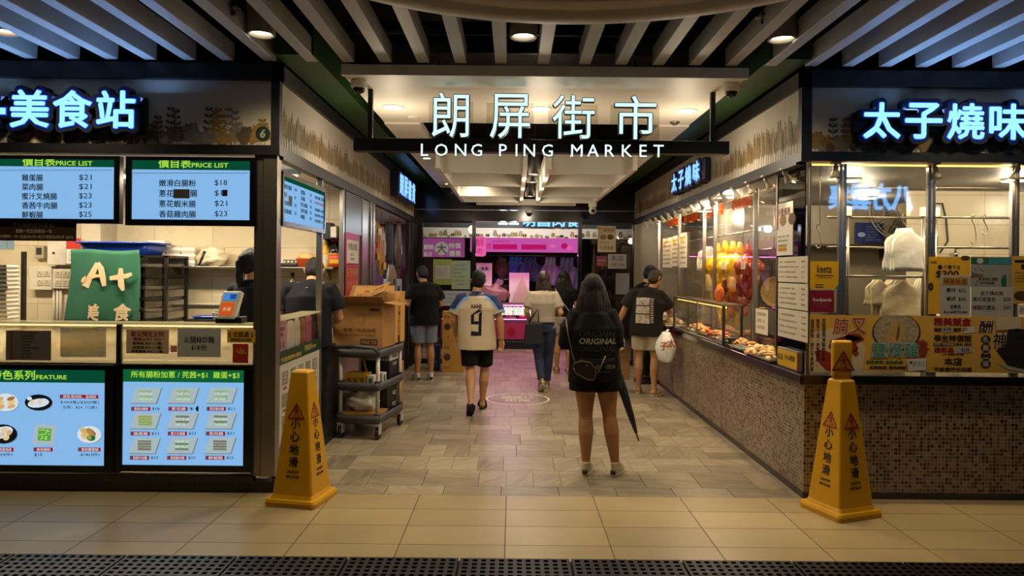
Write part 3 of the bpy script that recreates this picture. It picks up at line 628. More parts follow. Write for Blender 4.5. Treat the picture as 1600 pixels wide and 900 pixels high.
light('sign_light', 'AREA', (-3.2, FP - .13, zc + .02), SIGN_W, (.22, .45, 1.0), 1.6, (math.radians(-138), 0, 0), sy=.22)
nb = wthing('stall_number_plate', 'round dark green stall number plate showing six', 'number plate', tuple(sp))
FRONT.ell(m := MB(), sp.x, sp.z, 0.048, 0.048, 0.001, 0.006, 28); m.build('disc', mat('number_green', '12301a', 0.4), nb); FRONT.ell(m := MB(), sp.x, sp.z, 0.052, 0.052, 0.001, 0.004, 28); m.build('disc_rim', M_black, nb)
FRONT.text('lettering', '6', sp.x, sp.z, 0.062, mat('number_ink', '9a948a', 0.6), nb, 0.0075, bold=0.03, shear=0.15)

# ---- papers on the sneeze glass
fr, o, d = psheet('glass_notice', 'dark grey notice with an orange edge taped to the counter glass', 'notice', (10, 516, 80, 563), mat('charcoal_paper', '6d655e', 0.5), d=0.002)
fr.rect('edge_band', *frect(FP, 17, 518, 21, 560), d, d + 0.0005, mat('orange_band', '7a4316', 0.5), o)
x0_, x1_, z0_, z1_ = frect(FP, 34, 518, 64, 559); strokes('lettering', fr, x0_, x1_, z0_, z1_, 9, M_ink, o, d, 0.5, seed=3, ragged=0.5)
fr, o, d = psheet('frosted_sheet', 'speckled translucent sheet stuck to the counter glass by four white tabs', 'sheet', (95, 512, 166, 558), glass('frosted_sheet', (0.8, 0.8, 0.74), 0.3, 0.5, 'a8a08c'), d=0.002)
for px in ((97, 512, 108, 519), (153, 511, 165, 518), (98, 551, 108, 558), (153, 550, 164, 558)): fr.rect('tape_tab', *frect(FP, *px), d, d + 0.0008, M_paper, o)
fr, o, d = psheet('order_notice', 'beige dumpling order notice with red heading on the counter glass', 'notice', (198, 514.5, 264, 552.5), mat('beige_paper', 'b49a7d', 0.6), d=0.002)
for b_, y_, h_, m_, w_ in (('歡迎預定生餃', 521.5, 8.2, M_inkr, .235), ('電話:6392 7021', 529.5, 5.4, M_inkr, .2), ('菜肉餃 $24 (12隻)', 536.5, 5, M_ink, .215), ('韭菜餃 $24 (12隻)', 543, 5, M_ink, .215), ('鮮蝦雲吞 $35 (12隻)', 549, 4.8, M_ink, .23)): ptext(fr, o, b_, 231, y_, h_, m_, d, 'C', w=w_)
fr, o, d = psheet('noodle_notice', 'plain grey fried noodle price sheet on the counter glass', 'notice', (278, 513, 345, 558), M_papg, d=0.002)
ptext(fr, o, '火腿絲炒麵', 311.5, 530.5, 10.5, M_ink, d, 'C', w=.215); ptext(fr, o, '$18/份', 311.5, 542.5, 9, M_ink, d, 'C', w=.11)
fr, o, d = psheet('cashier_sign', 'yellow cashier sign at the post end of the counter glass', 'sign', (355.5, 515, 399, 535.5), M_yel, d=0.002)
ptext(fr, o, '$ 收銀處 $', 377, 522.5, 9.5, M_ink, d, 'C', w=.178); ptext(fr, o, '落單請在此排隊', 377, 530.8, 5, M_ink, d, 'C', w=.15)
fr, o, d = psheet('red_packet', 'red printed packet taped below the yellow cashier sign', 'packet', (364, 537, 388, 567), M_red, d=0.002)
x0_, x1_, z0_, z1_ = frect(FP, 372, 542, 387, 560); m = MB(); [petal(m, fr, x0_ + 0.02, z0_ + 0.03, a, 0.05, 0.008, d) for a in (0.3, 0.9, 1.6, 2.4)]; m.build('gold_print', mat('gold_ink', 'b07a28', 0.4), o)
fr, o, d = psheet('pink_sticker', 'small pink patterned sticker on the counter glass', 'sticker', (267, 540, 277, 550), mat('pink_sticker', 'c87a6a', 0.5), d=0.002)
fr.text('logo', '小食', (at(272, 0).x), at(272, 545).z, 0.018, M_paper, o, d)
# trays of noodles behind the glass
M_nood = mat('noodles', 'b9923f', 0.5, 0, 0.35, 60, bump=0.6)
for i, (px, lbl) in enumerate(((60, 'steel tray of dark fried noodles behind the charcoal notice'), (120, 'steel tray of yellow noodles behind the frosted sheet'), (235, 'steel tray of noodles behind the dumpling order notice'), (320, 'steel tray of noodles behind the fried noodle price sheet'))):
    x = at(px, 560, FP + .35).x; t = thing('food_tray', lbl, 'food tray', (x, FP + 0.33, 0.936), 'noodle trays on the worktop')
    m = MB(); m.box(-.16, .16, -.14, .14, 0, .006); m.box(-.16, -.152, -.14, .14, 0, .07); m.box(.152, .16, -.14, .14, 0, .07); m.box(-.152, .152, -.14, -.132, 0, .07); m.box(-.152, .152, .132, .14, 0, .07); m.build('pan', M_steel, t)
    m = MB(); m.ball((0, 0, .062), (.143, .120, .055), 20, 10, wob=.35, seed=i); m.build('noodle_heap', [mat('dark_noodles', '5c4526', .5, 0, .4, 60, bump=.6), M_nood, M_nood, mat('pale_noodles', 'c9a868', .5, 0, .25, 60, bump=.6)][i], t)

# ---- things inside: back wall boxes
def pbox(name, label, cat, px, Y, depth, m, group=None, bevel=0.004):
    x0, x1, z0, z1 = frect(Y, *px); fr = Fr((0, Y, 0)); o = MB().box(x0, x1, Y, Y + depth, z0, z1).build(name, m, None, bevel); tag(o, label, cat, group); return fr, o, (x0, x1, z0, z1)
M_socket = mat('socket_white', 'bfb59c', 0.4); M_hole = mat('socket_slot', '2a2520', 0.6)
def sockets(fr, o, x0, x1, z0, z1, nx, nz):
    for i in range(nx):
        for j in range(nz):
            a, b_ = x0 + (i + .5) * (x1 - x0) / nx, z0 + (j + .5) * (z1 - z0) / nz; s = min((x1 - x0) / nx, (z1 - z0) / nz) * .42
            pl = fr.rect('socket', a - s, a + s, b_ - s, b_ + s, 0.0, 0.008, M_socket, o, 0.003)
            fr.box(m := MB(), a - s * .15, a + s * .15, b_ + s * .2, b_ + s * .6, .008, .0088); fr.box(m, a - s * .6, a - s * .2, b_ - s * .4, b_ - s * .2, .008, .0088); fr.box(m, a + s * .2, a + s * .6, b_ - s * .4, b_ - s * .2, .008, .0088); m.build('pin_slot_print', M_hole, pl)
fr, o, r = pbox('socket_box', 'white four-gang socket box beside the dark vertical rail', 'socket box', (45, 416, 80, 453), YB - .09, .09, M_plasw); sockets(fr, o, r[0] + .08, r[1] - .005, r[2] + .03, r[3] - .03, 2, 2)
fr, o, r = pbox('socket_box', 'white socket box with conduits running down from it', 'socket box', (82, 420, 110, 451), YB - .07, .07, M_plasw); sockets(fr, o, r[0] + .02, r[1] - .005, r[2] + .01, r[3] - .01, 2, 2)
for px in (84.5, 90, 95): a = at(px, 452, YB - .03); MB().tube([(a.x, a.y, a.z), (a.x, a.y, 0.94)], .013, 10).build('conduit', M_plasw, o)
fr, o, r = pbox('meter_box', 'small grey meter with a window above the socket box', 'meter', (54, 384, 68, 404), YB - .06, .06, mat('meter_grey', 'a89f8a', .5)); fr.rect('meter_window', r[0] + .02, r[1] - .02, r[2] + .04, r[3] - .02, 0, .004, M_hole, o)
fr, o, r = pbox('junction_box', 'plain cream junction box above the socket boxes', 'junction box', (74, 377, 103, 414), YB - .12, .12, M_plasw); fr.ell(m := MB(), (r[0] + r[1]) / 2 - .03, (r[2] + r[3]) / 2, .012, .012, 0, .006, 12); m.build('cover_screw', M_hole, o)
fr, o, r = pbox('wall_calendar', 'red headed tear-off calendar hanging on the stall wall', 'calendar', (104, 372, 126, 412), YB - .32, .006, M_paper, bevel=0)
fr.rect('red_header', r[0], r[1], (r[2] + r[3]) / 2 + .02, r[3], 0, .004, M_red, o); strokes('lettering', fr, r[0] + .02, r[1] - .02, r[2] + .02, (r[2] + r[3]) / 2, 4, M_ink, o, .0008, .6, seed=9, ragged=0)
fr, o, r = pbox('blue_notice', 'blue and white notice on the wall under the brown student notice', 'notice', (-4, 375, 22, 390), YB - .004, .004, mat('pale_blue_paper', '8aa0b8', .6), bevel=0); fr.rect('blue_patch', r[0] + .1, r[1] - .07, r[2] + .02, r[3], 0, .001, mat('blue_patch', '2a5a9a', .6), o)
a = at(37.5, 393, 6.9); o = MB().box(a.x - .016, a.x + .016, 6.88, 6.92, .0, a.z).build('dark_rail', M_steeld, None, .002); tag(o, 'dark upright steel rail standing in front of the socket wall', 'rail')

# ---- foam boxes
def foam(w_=.16, d_=.13, h_=.05):
    m = MB(); pr = lambda s, z: [(-w_ / 2 * s, -d_ / 2 * s, z), (w_ / 2 * s, -d_ / 2 * s, z), (w_ / 2 * s, d_ / 2 * s, z), (-w_ / 2 * s, d_ / 2 * s, z)]
    m.rings([[Vector(p) for p in pr(s, z)] for s, z in ((.86, 0), (1.0, h_ * .46), (1.05, h_ * .5), (1.0, h_ * .54), (.88, h_))], smooth=False); return m
f0 = foam(.17, .14, .032).build('foam_box', M_foam, None, .004)
x = at(9, 470, 5.6).x; base = .936
for k in range(21):
    o = f0 if k == 0 else f0.copy()
    if k: COL.objects.link(o)
    o.location = (x + random.uniform(-.004, .004), 5.56 + random.uniform(-.004, .004), base + k * .0325); o.rotation_euler = (0, 0, random.uniform(-.05, .05)); tag(o, 'white foam takeout box in the tall stack on the dim sum worktop', 'foam box', 'foam boxes stacked on the worktop')
# shelf on the back wall with foam stacks and a bag
za = at(310, 416, YB).z
xs0, xs1 = at(255, 415, YB - .15).x, XL - .1
t = wthing('wall_shelf', 'steel shelf on the tiled back wall carrying foam boxes and a plastic bag', 'shelf', ((xs0 + xs1) / 2, YB, za - .02))
MB().box(xs0, xs1, YB - .27, YB, za - .018, za).build('board', M_steel, t, .002)
for xx in (xs0 + .1, (xs0 + xs1) / 2, xs1 - .1): FrS = MB().prism([(0, 0), (.2, 0), (0, -.12)], (xx, YB, za - .018), (0, -1, 0), (0, 0, 1), (.012, 0, 0)).build('bracket', M_steel, t)
for i, (px, n, w_) in enumerate(((249, 4, .19), (275, 3, .16), (298, 3, .15))):
    fb = foam(w_, .15, .062); f1 = None
    for k in range(n):
        if f1 is None: o = f1 = fb.build('foam_box', M_foam, None, .004)
        else: o = f1.copy(); COL.objects.link(o)
        o.location = (at(px, 400, YB - .13).x, YB - .13, za + .002 + k * .063); tag(o, ['white foam box in the stack beside the tray rack', 'white foam box in the middle stack on the wall shelf', 'white foam box in the stack next to the plastic bag'][i], 'foam box', ['foam boxes beside the tray rack', 'foam boxes in the middle of the shelf', 'foam boxes next to the plastic bag'][i])
def plastic_bag(name, label, c, r, m, seed=0, knot=True, cat='plastic bag', group=None, M=None):
    t = thing(name, label, cat, c, group); b_ = MB(); b_.ball((0, 0, r[2] * .93), r, 26, 16, wob=.45, seed=seed, M=M); o = b_.build('body', m, t)
    if knot: b_ = MB(); b_.tube([(0, 0, r[2] * 1.75), (r[0] * .1, 0, r[2] * 2.05), (r[0] * .3, 0, r[2] * 2.2)], [r[0] * .14, r[0] * .1, r[0] * .2], 8); b_.build('knot', m, t)
    return t
M_bagc = mat('clear_bag', 'cdbf9f', 0.3, 0, .15, 25, bump=.8)
p = at(332, 414, YB - .14); plastic_bag('plastic_bag', 'crumpled translucent plastic bag lying on the back wall shelf', (p.x, YB - .14, za), (.15, .11, .1), M_bagc, 3, False)
p = at(313, 402, YB - .25); o = MB().tube([(p.x - .02, YB - .24, za), (p.x + .04, YB - .24, za + .15)], [.008, .016], 10).build('immersion_blender', M_black, None); tag(o, 'thin black stick leaning between foam boxes and plastic bag', 'utensil')
# pipe rail along the tiles
zz = at(300, 475, YB).z
o = MB().tube([(at(262, 475, YB - .03).x, YB - .03, zz), (at(356, 475, YB - .03).x, YB - .03, zz)], .012, 8).build('wall_pipe', M_plasw); tag(o, 'thin cream pipe running along the tiled back wall', 'pipe')

# ---- steel tray rack, tub, banner
Yr = 6.75
rx0, rx1, rz0, rz1 = frect(Yr, 148, 399, 260, 520)
rz0 = 0.0
t = wthing('tray_rack', 'steel rack of sliding trays behind the green banner', 'rack', ((rx0 + rx1) / 2, Yr + .2, 0))
for x in (rx0, rx1 - .03, at(220, 400, Yr).x):
    for y in (Yr, Yr + .42): MB().box(x, x + .03, y, y + .03, 0, rz1).build('upright', M_steeld, t)
MB().box(rx0, rx1, Yr, Yr + .45, rz1 - .015, rz1 + .005).build('top_frame', M_steeld, t)
for k in range(7):
    z = rz1 - .11 - k * .105
    tr = MB(); xa_, xb_ = at(221, 400, Yr).x, rx1 - .025
    for a, b_, c_, d_ in ((xa_, xb_, Yr - .03, Yr + .42),): tr.box(a, b_, c_, d_, z, z + .006); tr.box(a, b_, c_, c_ + .006, z, z + .035); tr.box(a, a + .006, c_, d_, z, z + .035); tr.box(b_ - .006, b_, c_, d_, z, z + .035)
    if k in (1, 2, 4, 5): tr.box(xa_ - 0.01, xb_ + .012, Yr - .04, Yr - .03, z + .03, z + .036)
    tr.build('tray', M_steeld if k % 2 else M_steel, t)
tb = at(190, 392, Yr + .15)
t = thing('plastic_tub', 'big blue plastic tub sitting on top of the tray rack', 'tub', (tb.x, Yr + .2, rz1 + .006))
M_blue = mat('blue_plastic', '123a9a', .35, 0, .08)
def rr_ring(w_, d_, z, r=.06, n=6):
    pts = []
    for cx, cy, a0 in ((w_ - r, d_ - r, 0), (-w_ + r, d_ - r, PI / 2), (-w_ + r, -d_ + r, PI), (w_ - r, -d_ + r, 1.5 * PI)):
        for k in range(n): a = a0 + PI / 2 * k / (n - 1); pts.append(Vector((cx + r * math.cos(a), cy + r * math.sin(a), z)))
    return pts
MB().rings([rr_ring(.29, .19, 0), rr_ring(.33, .22, .115), rr_ring(.33, .22, .115), rr_ring(.31, .20, .112), rr_ring(.27, .17, .01)]).build('body', M_blue, t); MB().rings([rr_ring(.325, .215, .105), rr_ring(.355, .245, .108), rr_ring(.355, .245, .124), rr_ring(.315, .205, .124)]).build('rim', M_blue, t)
p = at(150, 376, Yr + .3); plastic_bag('paper_bag', 'crumpled cream bag behind the blue tub', (p.x - .05, Yr + .5, rz1 + .006), (.07, .05, .12), mat('cream_bag', 'c2a970', .6, bump=.5), 5, False)
# green cloth banner
bx = frect(Yr - .06, 106, 390, 222, 506)
nx, nz = 22, 16; grid = []
def bnr(u, v):
    x = bx[0] + (bx[1] - bx[0]) * u; z = bx[3] + (bx[2] - bx[3]) * v
    x += (.03 * (1 - v)) * (.5 - u) * 2 * (1 if u < .5 else 1) + .012 * math.sin(v * 5)
    return Vector((x - 0.02 * v * (1 - u), Yr - .065 + .012 * math.sin(u * 9 + v * 2) + .01 * math.sin(u * 17), z + .008 * math.sin(u * 7) * (1 - v)))
m = MB(); m.rings([[bnr(i / nx, j / nz) for i in range(nx + 1)] for j in range(nz + 1)], close=False); 
bn = m.build('cloth_banner', mat('green_cloth', '1f5a41', .8, 0, .12, 5)); tag(bn, 'green cloth banner with cream brush lettering draped over the tray rack', 'banner')
sd = bn.modifiers.new('thick', 'SOLIDIFY'); sd.thickness = .003
frb = Fr((0, Yr - .085, 0)); M_cream = mat('cream_ink', 'cdb48c', .7)
def btext(body, px, py, hpx, w=None, bold=.02, shear=0): return ptext(frb, bn, body, px, py, hpx, M_cream, 0, 'C', Y=Yr - .085, bold=bold, w=w, shear=shear)
# brush-drawn A and plus
def brush(pts_px, ws):
    P_ = [at(x, y, Yr - .085) for x, y in pts_px]; n = len(P_); L_, R_ = [], []
    for i, p in enumerate(P_):
        t_ = (P_[min(i + 1, n - 1)] - P_[max(i - 1, 0)]).normalized(); q = Vector((-t_.z, 0, t_.x)); w_ = ws[i] * (Yr) / F / 2; L_.append(p + q * w_); R_.append(p - q * w_)
    return [(p.x, p.z) for p in L_ + R_[::-1]]
m = MB()
for pts, ws in (([(133, 448), (139, 436), (146, 424), (152, 411)], [12, 9, 9, 6]), ([(152, 411), (158, 420), (161, 435), (163, 447)], [7, 9, 9, 6]), ([(142, 434), (150, 431), (159, 431)], [4, 5, 4]), ([(129, 441), (131, 436), (134, 432)], [4, 5, 2]), ([(172, 435), (185, 433), (199, 431), (206, 428)], [6, 8, 7, 5]), ([(189, 419), (189, 432), (190, 446), (193, 454)], [5, 9, 9, 4])):
    frb.poly(m, brush(pts, ws), 0.0, .0012 + .00013 * len(m.v))
m.build('lettering', M_cream, bn); btext('美', 141, 488, 27, .165, .03, .12); btext('食', 191, 488, 27, .165, .03, .1)

# ---- prep bench behind with tray and pan, price terminal on the ledge
pz = at(320, 498, 6.7).z
t = wthing('prep_bench', 'dark topped prep bench behind the counter near the woman', 'bench', (at(326, 500, 6.7).x, 6.85, 0)); xa_, xb_ = at(298, 500, 6.7).x, at(430, 500, 6.7).x
MB().box(xa_, xb_, 6.6, 7.1, pz - .03, pz).build('top', M_steeld, t, .003)
for x in (xa_ + .03, xb_ - .03):
    for y in (6.63, 7.07): MB().box(x - .02, x + .02, y - .02, y + .02, 0, pz - .03).build('leg', M_steel, t)
p = at(333, 494, 6.8); t = thing('serving_tray', 'blue and white tray on the prep bench', 'tray', (p.x, 6.8, pz)); MB().rings([rr_ring(.14, .1, 0, .03), rr_ring(.16, .12, .02, .03), rr_ring(.15, .11, .02, .03), rr_ring(.135, .095, .006, .03)]).build('dish', M_blue, t); MB().box(-.13, .02, -.07, .07, .007, .012).build('paper', M_paper, t)
p = at(337, 486, 6.85); t = thing('small_pan', 'small metal bowl with brass tongs on the prep bench', 'bowl', (p.x + 0.02, 6.98, pz)); MB().lathe([(.0, 0), (.05, 0), (.085, .05), (.088, .05), (.055, -.0 + .006), (0, .006)], n=24).build('bowl', M_steel, t); MB().tube([(-.03, 0, .02), (-.01, 0, .2)], .008, 8).tube([(.02, 0, .02), (.0, 0, .2)], .008, 8).build('tongs', mat('brass', 'a07c36', .35, .8), t)
p = at(382, 505, 5.5)
t = thing('payment_terminal', 'white payment terminal with a lit orange screen on a black stand', 'payment terminal', (p.x, FP + .09, zt + .0125)); frt = Fr((0, 0, 0), (1, -.06, 0), (.13, .25, 1)); frt.O = Vector((0.0, -.03, .115))
MB().box(-.09, .10, -.06, .06, 0, .045).box(-.03, .05, -.0, .05, .045, .15).build('stand', M_black, t, .006)
MB().rings([[frt.p(x * k, y * k2, d_) for x, y in ((-.066, -.09), (.066, -.09), (.076, .115), (-.06, .115))] for k, k2, d_ in ((1, 1, -.03), (1, 1, .02), (.94, .97, .028))], smooth=False).build('case', mat('terminal_white', 'd6d0c2', .35), t, .01)
frt.rect('screen', -.045, .055, .045, .098, .028, .030, emis('terminal_blue', '4a86c8', .9), t); frt.rect('orange_screen', -.05, .05, -.065, .03, .028, .030, emis('terminal_orange', 'd0571c', .8), t)
frt.text('lettering', '多謝', .0, -.02, .03, emis('terminal_text', 'f0d0a0', .7), t, .031); frt.rect('screen_window', .005, .05, .055, .09, .030, .0312, emis('terminal_dark', '1c4a8a', .9), t)
MB().tube([(-.06, .0, .06), (-.14, .02, .07), (-.13, .03, .03), (-.08, .03, .02)], .008, 8).build('cable', M_plasw, t)
# ================================================================== LAMPS OF THE HALL
E_lamp = emis('lamp_disc', 'fff2d8', 9.0)
M_can = mat('lamp_can', '8d867a', .5, 0, .06)
for i, (px, py, lb) in enumerate(((5, 48, 'cylinder ceiling lamp over the plus of the dim sum sign'), (408, 53, 'cylinder ceiling lamp over the corner of the dim sum stall'), (818, 60, 'cylinder ceiling lamp just in front of the canopy, over the passage'), (1222, 65, 'cylinder ceiling lamp over the corner of the roast meat stall'), (1628, 70, 'cylinder ceiling lamp over the far end of the roast meat sign'))):
    u, v = _uv(px, py); Y = 4.57; X = u * Y / F
    t = thing('ceiling_lamp', lb, 'ceiling lamp', (X, Y, 3.10), 'cylinder ceiling lamps in a row before the stalls')
    MB().lathe([(.088, .75), (.088, 0), (.084, -.004), (.074, 0), (.072, .028)], n=28, caps=False).build('housing', M_can, t); MB().lathe([(.073, .026), (.0005, .024)], n=28, caps=False).build('diffuser', E_lamp, t)
    light('ceiling_lamp_light', 'SPOT', (X, Y, 3.085), LAMP_W, LAMP_C, .07, (0, 0, 0), 2.3, .9)
def recessed(px, py, lb, z, grp, r=.085, power=30, col=WARMW, Y=None, spot=2.4):
    u, v = _uv(px, py); Y = Y or (z - CH) * F / -v; X = u * Y / F
    t = thing('recessed_downlight', lb, 'downlight', (X, Y, z), grp)
    MB().lathe([(r * 1.16, -.0005), (r * 1.14, -.006), (r, -.007), (r * .97, .0)], n=28, caps=False).build('trim_ring', M_white, t); MB().lathe([(r * .98, -.003), (.0005, -.003)], n=28, caps=False).build('diffuser', E_lamp, t)
    if power >= 50: light('canopy_fill', 'POINT', (X, Y, z - .38), 9, col, .10)  # unseen fill light added below the lamp to brighten the canopy underside
    if power: light('downlight_light', 'SPOT', (X, Y, z - .02), power, col, .07, (0, 0, 0), spot, .8)
for px, py, w_ in ((614, 167, 'above the support rod on the dim sum side'), (845, 170, 'in the middle of the canopy behind the hanging characters'), (1072, 173, 'above the support rod on the roast meat side')):
    recessed(px, py, 'round downlight recessed in the canopy ' + w_, 3.015, 'round downlights in the canopy', power=CANOPY_W)
for px, py, lb in ((667, 247, 'small downlight in the canopy border by the first letter of the English sign'), (744, 272, 'small downlight glimpsed above the ceiling grid'), (700, 287, 'small downlight at the far corner of the canopy border'), (985, 251, 'small downlight in the canopy border on the roast meat side')):
    recessed(px, py, lb, 3.0, 'small downlights along the canopy border', .05, 25)
for i, (px, py, Y) in enumerate(((838, 273, 8.6), (834, 285, 9.6), (831, 307, 11.0))):
    u, v = _uv(px, py); X = .255; z = CH - v * Y / F
    t = thing('hanging_lamp', ['black cylinder lamp nearest the entrance in the ceiling grid slot', 'middle black cylinder lamp in the ceiling grid slot', 'black cylinder lamp deepest in the ceiling grid slot'][i], 'hanging lamp', (X, Y, z), 'black cylinder lamps in the ceiling grid')
    MB().lathe([(.075, .34), (.075, 0), (.068, 0), (.065, .03)], n=24, caps=False).lathe([(.0005, .341), (.075, .341)], n=24, caps=False).build('housing', M_black, t); MB().lathe([(.066, .02), (.0005, .02)], n=24, caps=False).build('diffuser', E_lamp, t); MB().tube([(0, 0, .34), (0, 0, 3.9 - z)], .006, 6).build('stem', M_black, t)
    light('grid_fill', 'POINT', (X, Y, z - .12), 9, WARMW, .06)  # extra fill light added to brighten the grid boards
    light('hanging_lamp_light', 'SPOT', (X, Y, z - .01), 60, WARMW, .06, (0, 0, 0), 2.3, .8)
M_dome = mat('camera_dome', '15130f', .08)
def dome(px, py, Y, z, lb, white=True):
    p = at(px, py, Y); t = thing('dome_camera', lb, 'security camera', (p.x, Y, z), 'dome cameras on the ceiling')
    MB().lathe([(.055, 0), (.062, -.015), (.062, -.045), (.05, -.06)], n=24).build('housing', M_white, t); MB().lathe([(.045, -.058), (.043, -.075), (.03, -.095), (.001, -.104)], n=24).build('dome', M_dome, t)
dome(561, 120, 5.33, 3.015, 'dome security camera under the canopy corner on the dim sum side'); dome(1143, 123, 5.33, 3.015, 'dome security camera under the canopy corner on the roast meat side')
p = at(830, 335, YE - .1); dome(827, 335, YE - .1, p.z + .08, 'small dome camera over the passage end opening')
p = at(926, 308, 11.4); t = thing('bullet_camera', 'white ball camera hanging from the far end of the ceiling grid', 'security camera', (p.x, 11.4, 2.70)); MB().box(-.06, .06, -.06, .06, -.08, 0).build('bracket', M_white, t, .01); MB().ball((0, -.02, -.13), .062, 16, 10).build('head', M_white, t); MB().lathe([(.03, 0), (.03, .02)], (0, -.07, -.14), 14, (0, -1, -.3)).build('lens', M_dome, t)
p = at(629, 183, 6.0); t = thing('smoke_detector', 'flat round detector on the canopy beside its downlight', 'detector', (p.x, 6.6, 3.015)); MB().lathe([(.05, 0), (.05, -.008), (.03, -.012), (.001, -.012)], n=20).build('body', M_white, t)
p = at(1058, 188, 6.6); t = thing('smoke_detector', 'chrome ringed detector on the canopy on the roast meat side', 'detector', (p.x, 6.7, 3.015)); MB().lathe([(.05, 0), (.045, -.012), (.02, -.03), (.001, -.03)], n=20).build('body', mat('chrome', 'b0b0b0', .2, 1), t)
for px, py, Y, lb in ((365, 12, 4.3, 'sprinkler head between slats over the dim sum stall'), (1192, 25, 4.35, 'sprinkler head between slats over the roast meat stall')):
    p = at(px, py, Y); t = thing('sprinkler', lb, 'sprinkler', (p.x, Y, p.z - .02), 'sprinklers between the ceiling slats'); MB().lathe([(.045, .02), (.045, .012), (.012, .01), (.012, -.02), (.02, -.03), (.001, -.032)], n=16).build('head', mat('sprinkler_metal', '5a564e', .4, .7), t); MB().tube([(0, 0, .02), (0, 0, 3.9 - p.z)], .01, 8).build('pipe', M_black, t)

# ================================================================== HANGING ENTRANCE SIGN
YS = 5.55
frS = Fr((0, YS, 0)); b0 = at(552, 228, YS); b1 = at(1140, 228, YS); zt_, zb_ = at(801, 217.5, YS).z, at(801, 237.5, YS).z
t = wthing('entrance_sign', 'hanging entrance sign of four lit Chinese characters over LONG PING MARKET letters', 'entrance sign', ((b0.x + b1.x) / 2, YS, zb_))
MB().box(b0.x, b1.x, YS, YS + .10, zb_, zt_).build('beam', M_black, t, .003)
for px in (577, 1116): x = at(px, 180, YS).x; MB().box(x - .018, x + .018, YS + .03, YS + .066, zt_, 3.015).build('support_rod', M_black, t)
E_ice = emis('letter_ice', 'c8f2f6', 1.2); M_lside = mat('letter_side', '3c3a36', .4); G_acr = glass('acrylic_plate', (.86, .85, .82), .6)
for ch, p0, p1, y0, y1 in (('朗', 676, 733, 147, 216), ('屏', 766, 828, 149, 217), ('街', 863, 928, 151, 218), ('市', 960, 1024, 152, 219)):
    x = at((p0 + p1) / 2, 180, YS).x; z0_, z1_ = at((p0 + p1) / 2, y1, YS).z, at((p0 + p1) / 2, y0, YS).z; w_ = (p1 - p0) * YS / F
    frS.text('character_body', ch, x, (z0_ + z1_) / 2, z1_ - z0_ + .014, M_lside, t, d=.02, ext=.018, w=w_ + .014, bold=.02, res=3); frS.text('character_face', ch, x, (z0_ + z1_) / 2, z1_ - z0_, E_ice, t, d=.041, ext=.002, w=w_, res=3)
    frS.rect('acrylic_plate', x - w_ / 2 - .03, x + w_ / 2 + .03, zt_, z1_ - .06, -.012, -.004, G_acr, t)
E_ice2 = emis('letter_white', 'dff8fb', 1.2)
for body, p0, p1 in (('LONG', 657, 752), ('PING', 779, 863), ('MARKET', 891, 1036)):
    n = len(body)
    xs_ = {'LONG': [664, 690, 720, 745], 'PING': [786, 807, 827, 855], 'MARKET': [901, 926, 952, 979, 1004, 1028]}[body]
    for c_, px in zip(body, xs_):
        a = at(px, 225.5 + (px - 657) / 378 * 1.8 + 9.5, YS); frS.text('letter_body', c_, a.x, a.z, 20.5 * YS / F, M_lside, t, d=.012, ext=.012, bold=.014); frS.text('letter_face', c_, a.x, a.z, 19 * YS / F, E_ice2, t, d=.026, ext=.0015, bold=.008)

# ================================================================== SIDE OF THE DIM SUM STALL ALONG THE PASSAGE
def sz(px, py, X=XL): p = side(px, py, X); return p.y, p.z
# big side price screen
ya, yb, za_, zb2 = FP + .09, side(507, 330, XL).y, 2.325, 1.925
t = wthing('menu_screen', 'price screen on the passage side of the dim sum stall above the glass', 'menu screen', (XL, (ya + yb) / 2, zb2), 'menu screens of the dim sum stall')
m = MB(); LEFT.box(m, ya, ya + .03, zb2, za_, -.05, .01); LEFT.box(m, yb - .03, yb, zb2, za_, -.05, .01); LEFT.box(m, ya, yb, zb2, zb2 + .035, -.05, .0105); LEFT.box(m, ya, yb, za_ - .035, za_, -.05, .0105); m.build('bezel', M_bezel, t)
LEFT.rect('display', ya + .03, yb - .03, zb2 + .035, za_ - .035, -.02, .0, E_scr, t); LEFT.rect('header', ya + .03, yb - .03, za_ - .065, za_ - .035, .0, .0008, E_hdr, t)
cols = [(ya + .05, [('嫩滑白腸粉', '$18'), ('蔥花', '$1'), ('蔥花蝦米腸', '$21'), ('香菇雞肉腸', '$23')]), (ya + .47, [('雞蛋腸', '$21'), ('菜肉腸', '$21'), ('蜜汁叉燒腸', '$23'), ('香茜牛肉腸', '$23'), ('鮮蝦腸', '$25')])]
for x, rows in cols:
    for k, (nm, pr) in enumerate(rows): zz = za_ - .105 - k * (.225 / len(rows) * 1.08); LEFT.text('lettering', nm, x, zz, .034, E_ink, t, .001, al='L'); LEFT.text('lettering', pr, x + .26, zz, .028, E_ink, t, .001, al='L')
x = ya + .87
for k, b_ in enumerate(('香煎:菜肉餃, 韭菜餃', '$10(4隻)/$20(9隻)', '香煎蘿蔔糕 $18(3件)', '香煎墨魚餅 $18(4件)', '香煎腸粉 $15')): LEFT.text('lettering', b_, x, za_ - .105 - k * .047 - (.012 if k > 1 else 0), .03, E_redb if k == 1 else E_ink, t, .001, al='L', w=.30)
LEFT.rect('sticker', ya + .16, ya + .24, zb2 + .17, zb2 + .235, .001, .003, mat('brown_sticker', '3a302c'), t)
# posts
for i, (y, lb) in enumerate(((side(503, 450, XL).y, 'slim steel post at the end of the side menu screen'),)):
    o = MB().box(XL - .05, XL, y - .02, y + .02, .0, 2.40).build('steel_post', M_steel, None, .003); tag(o, lb, 'post')
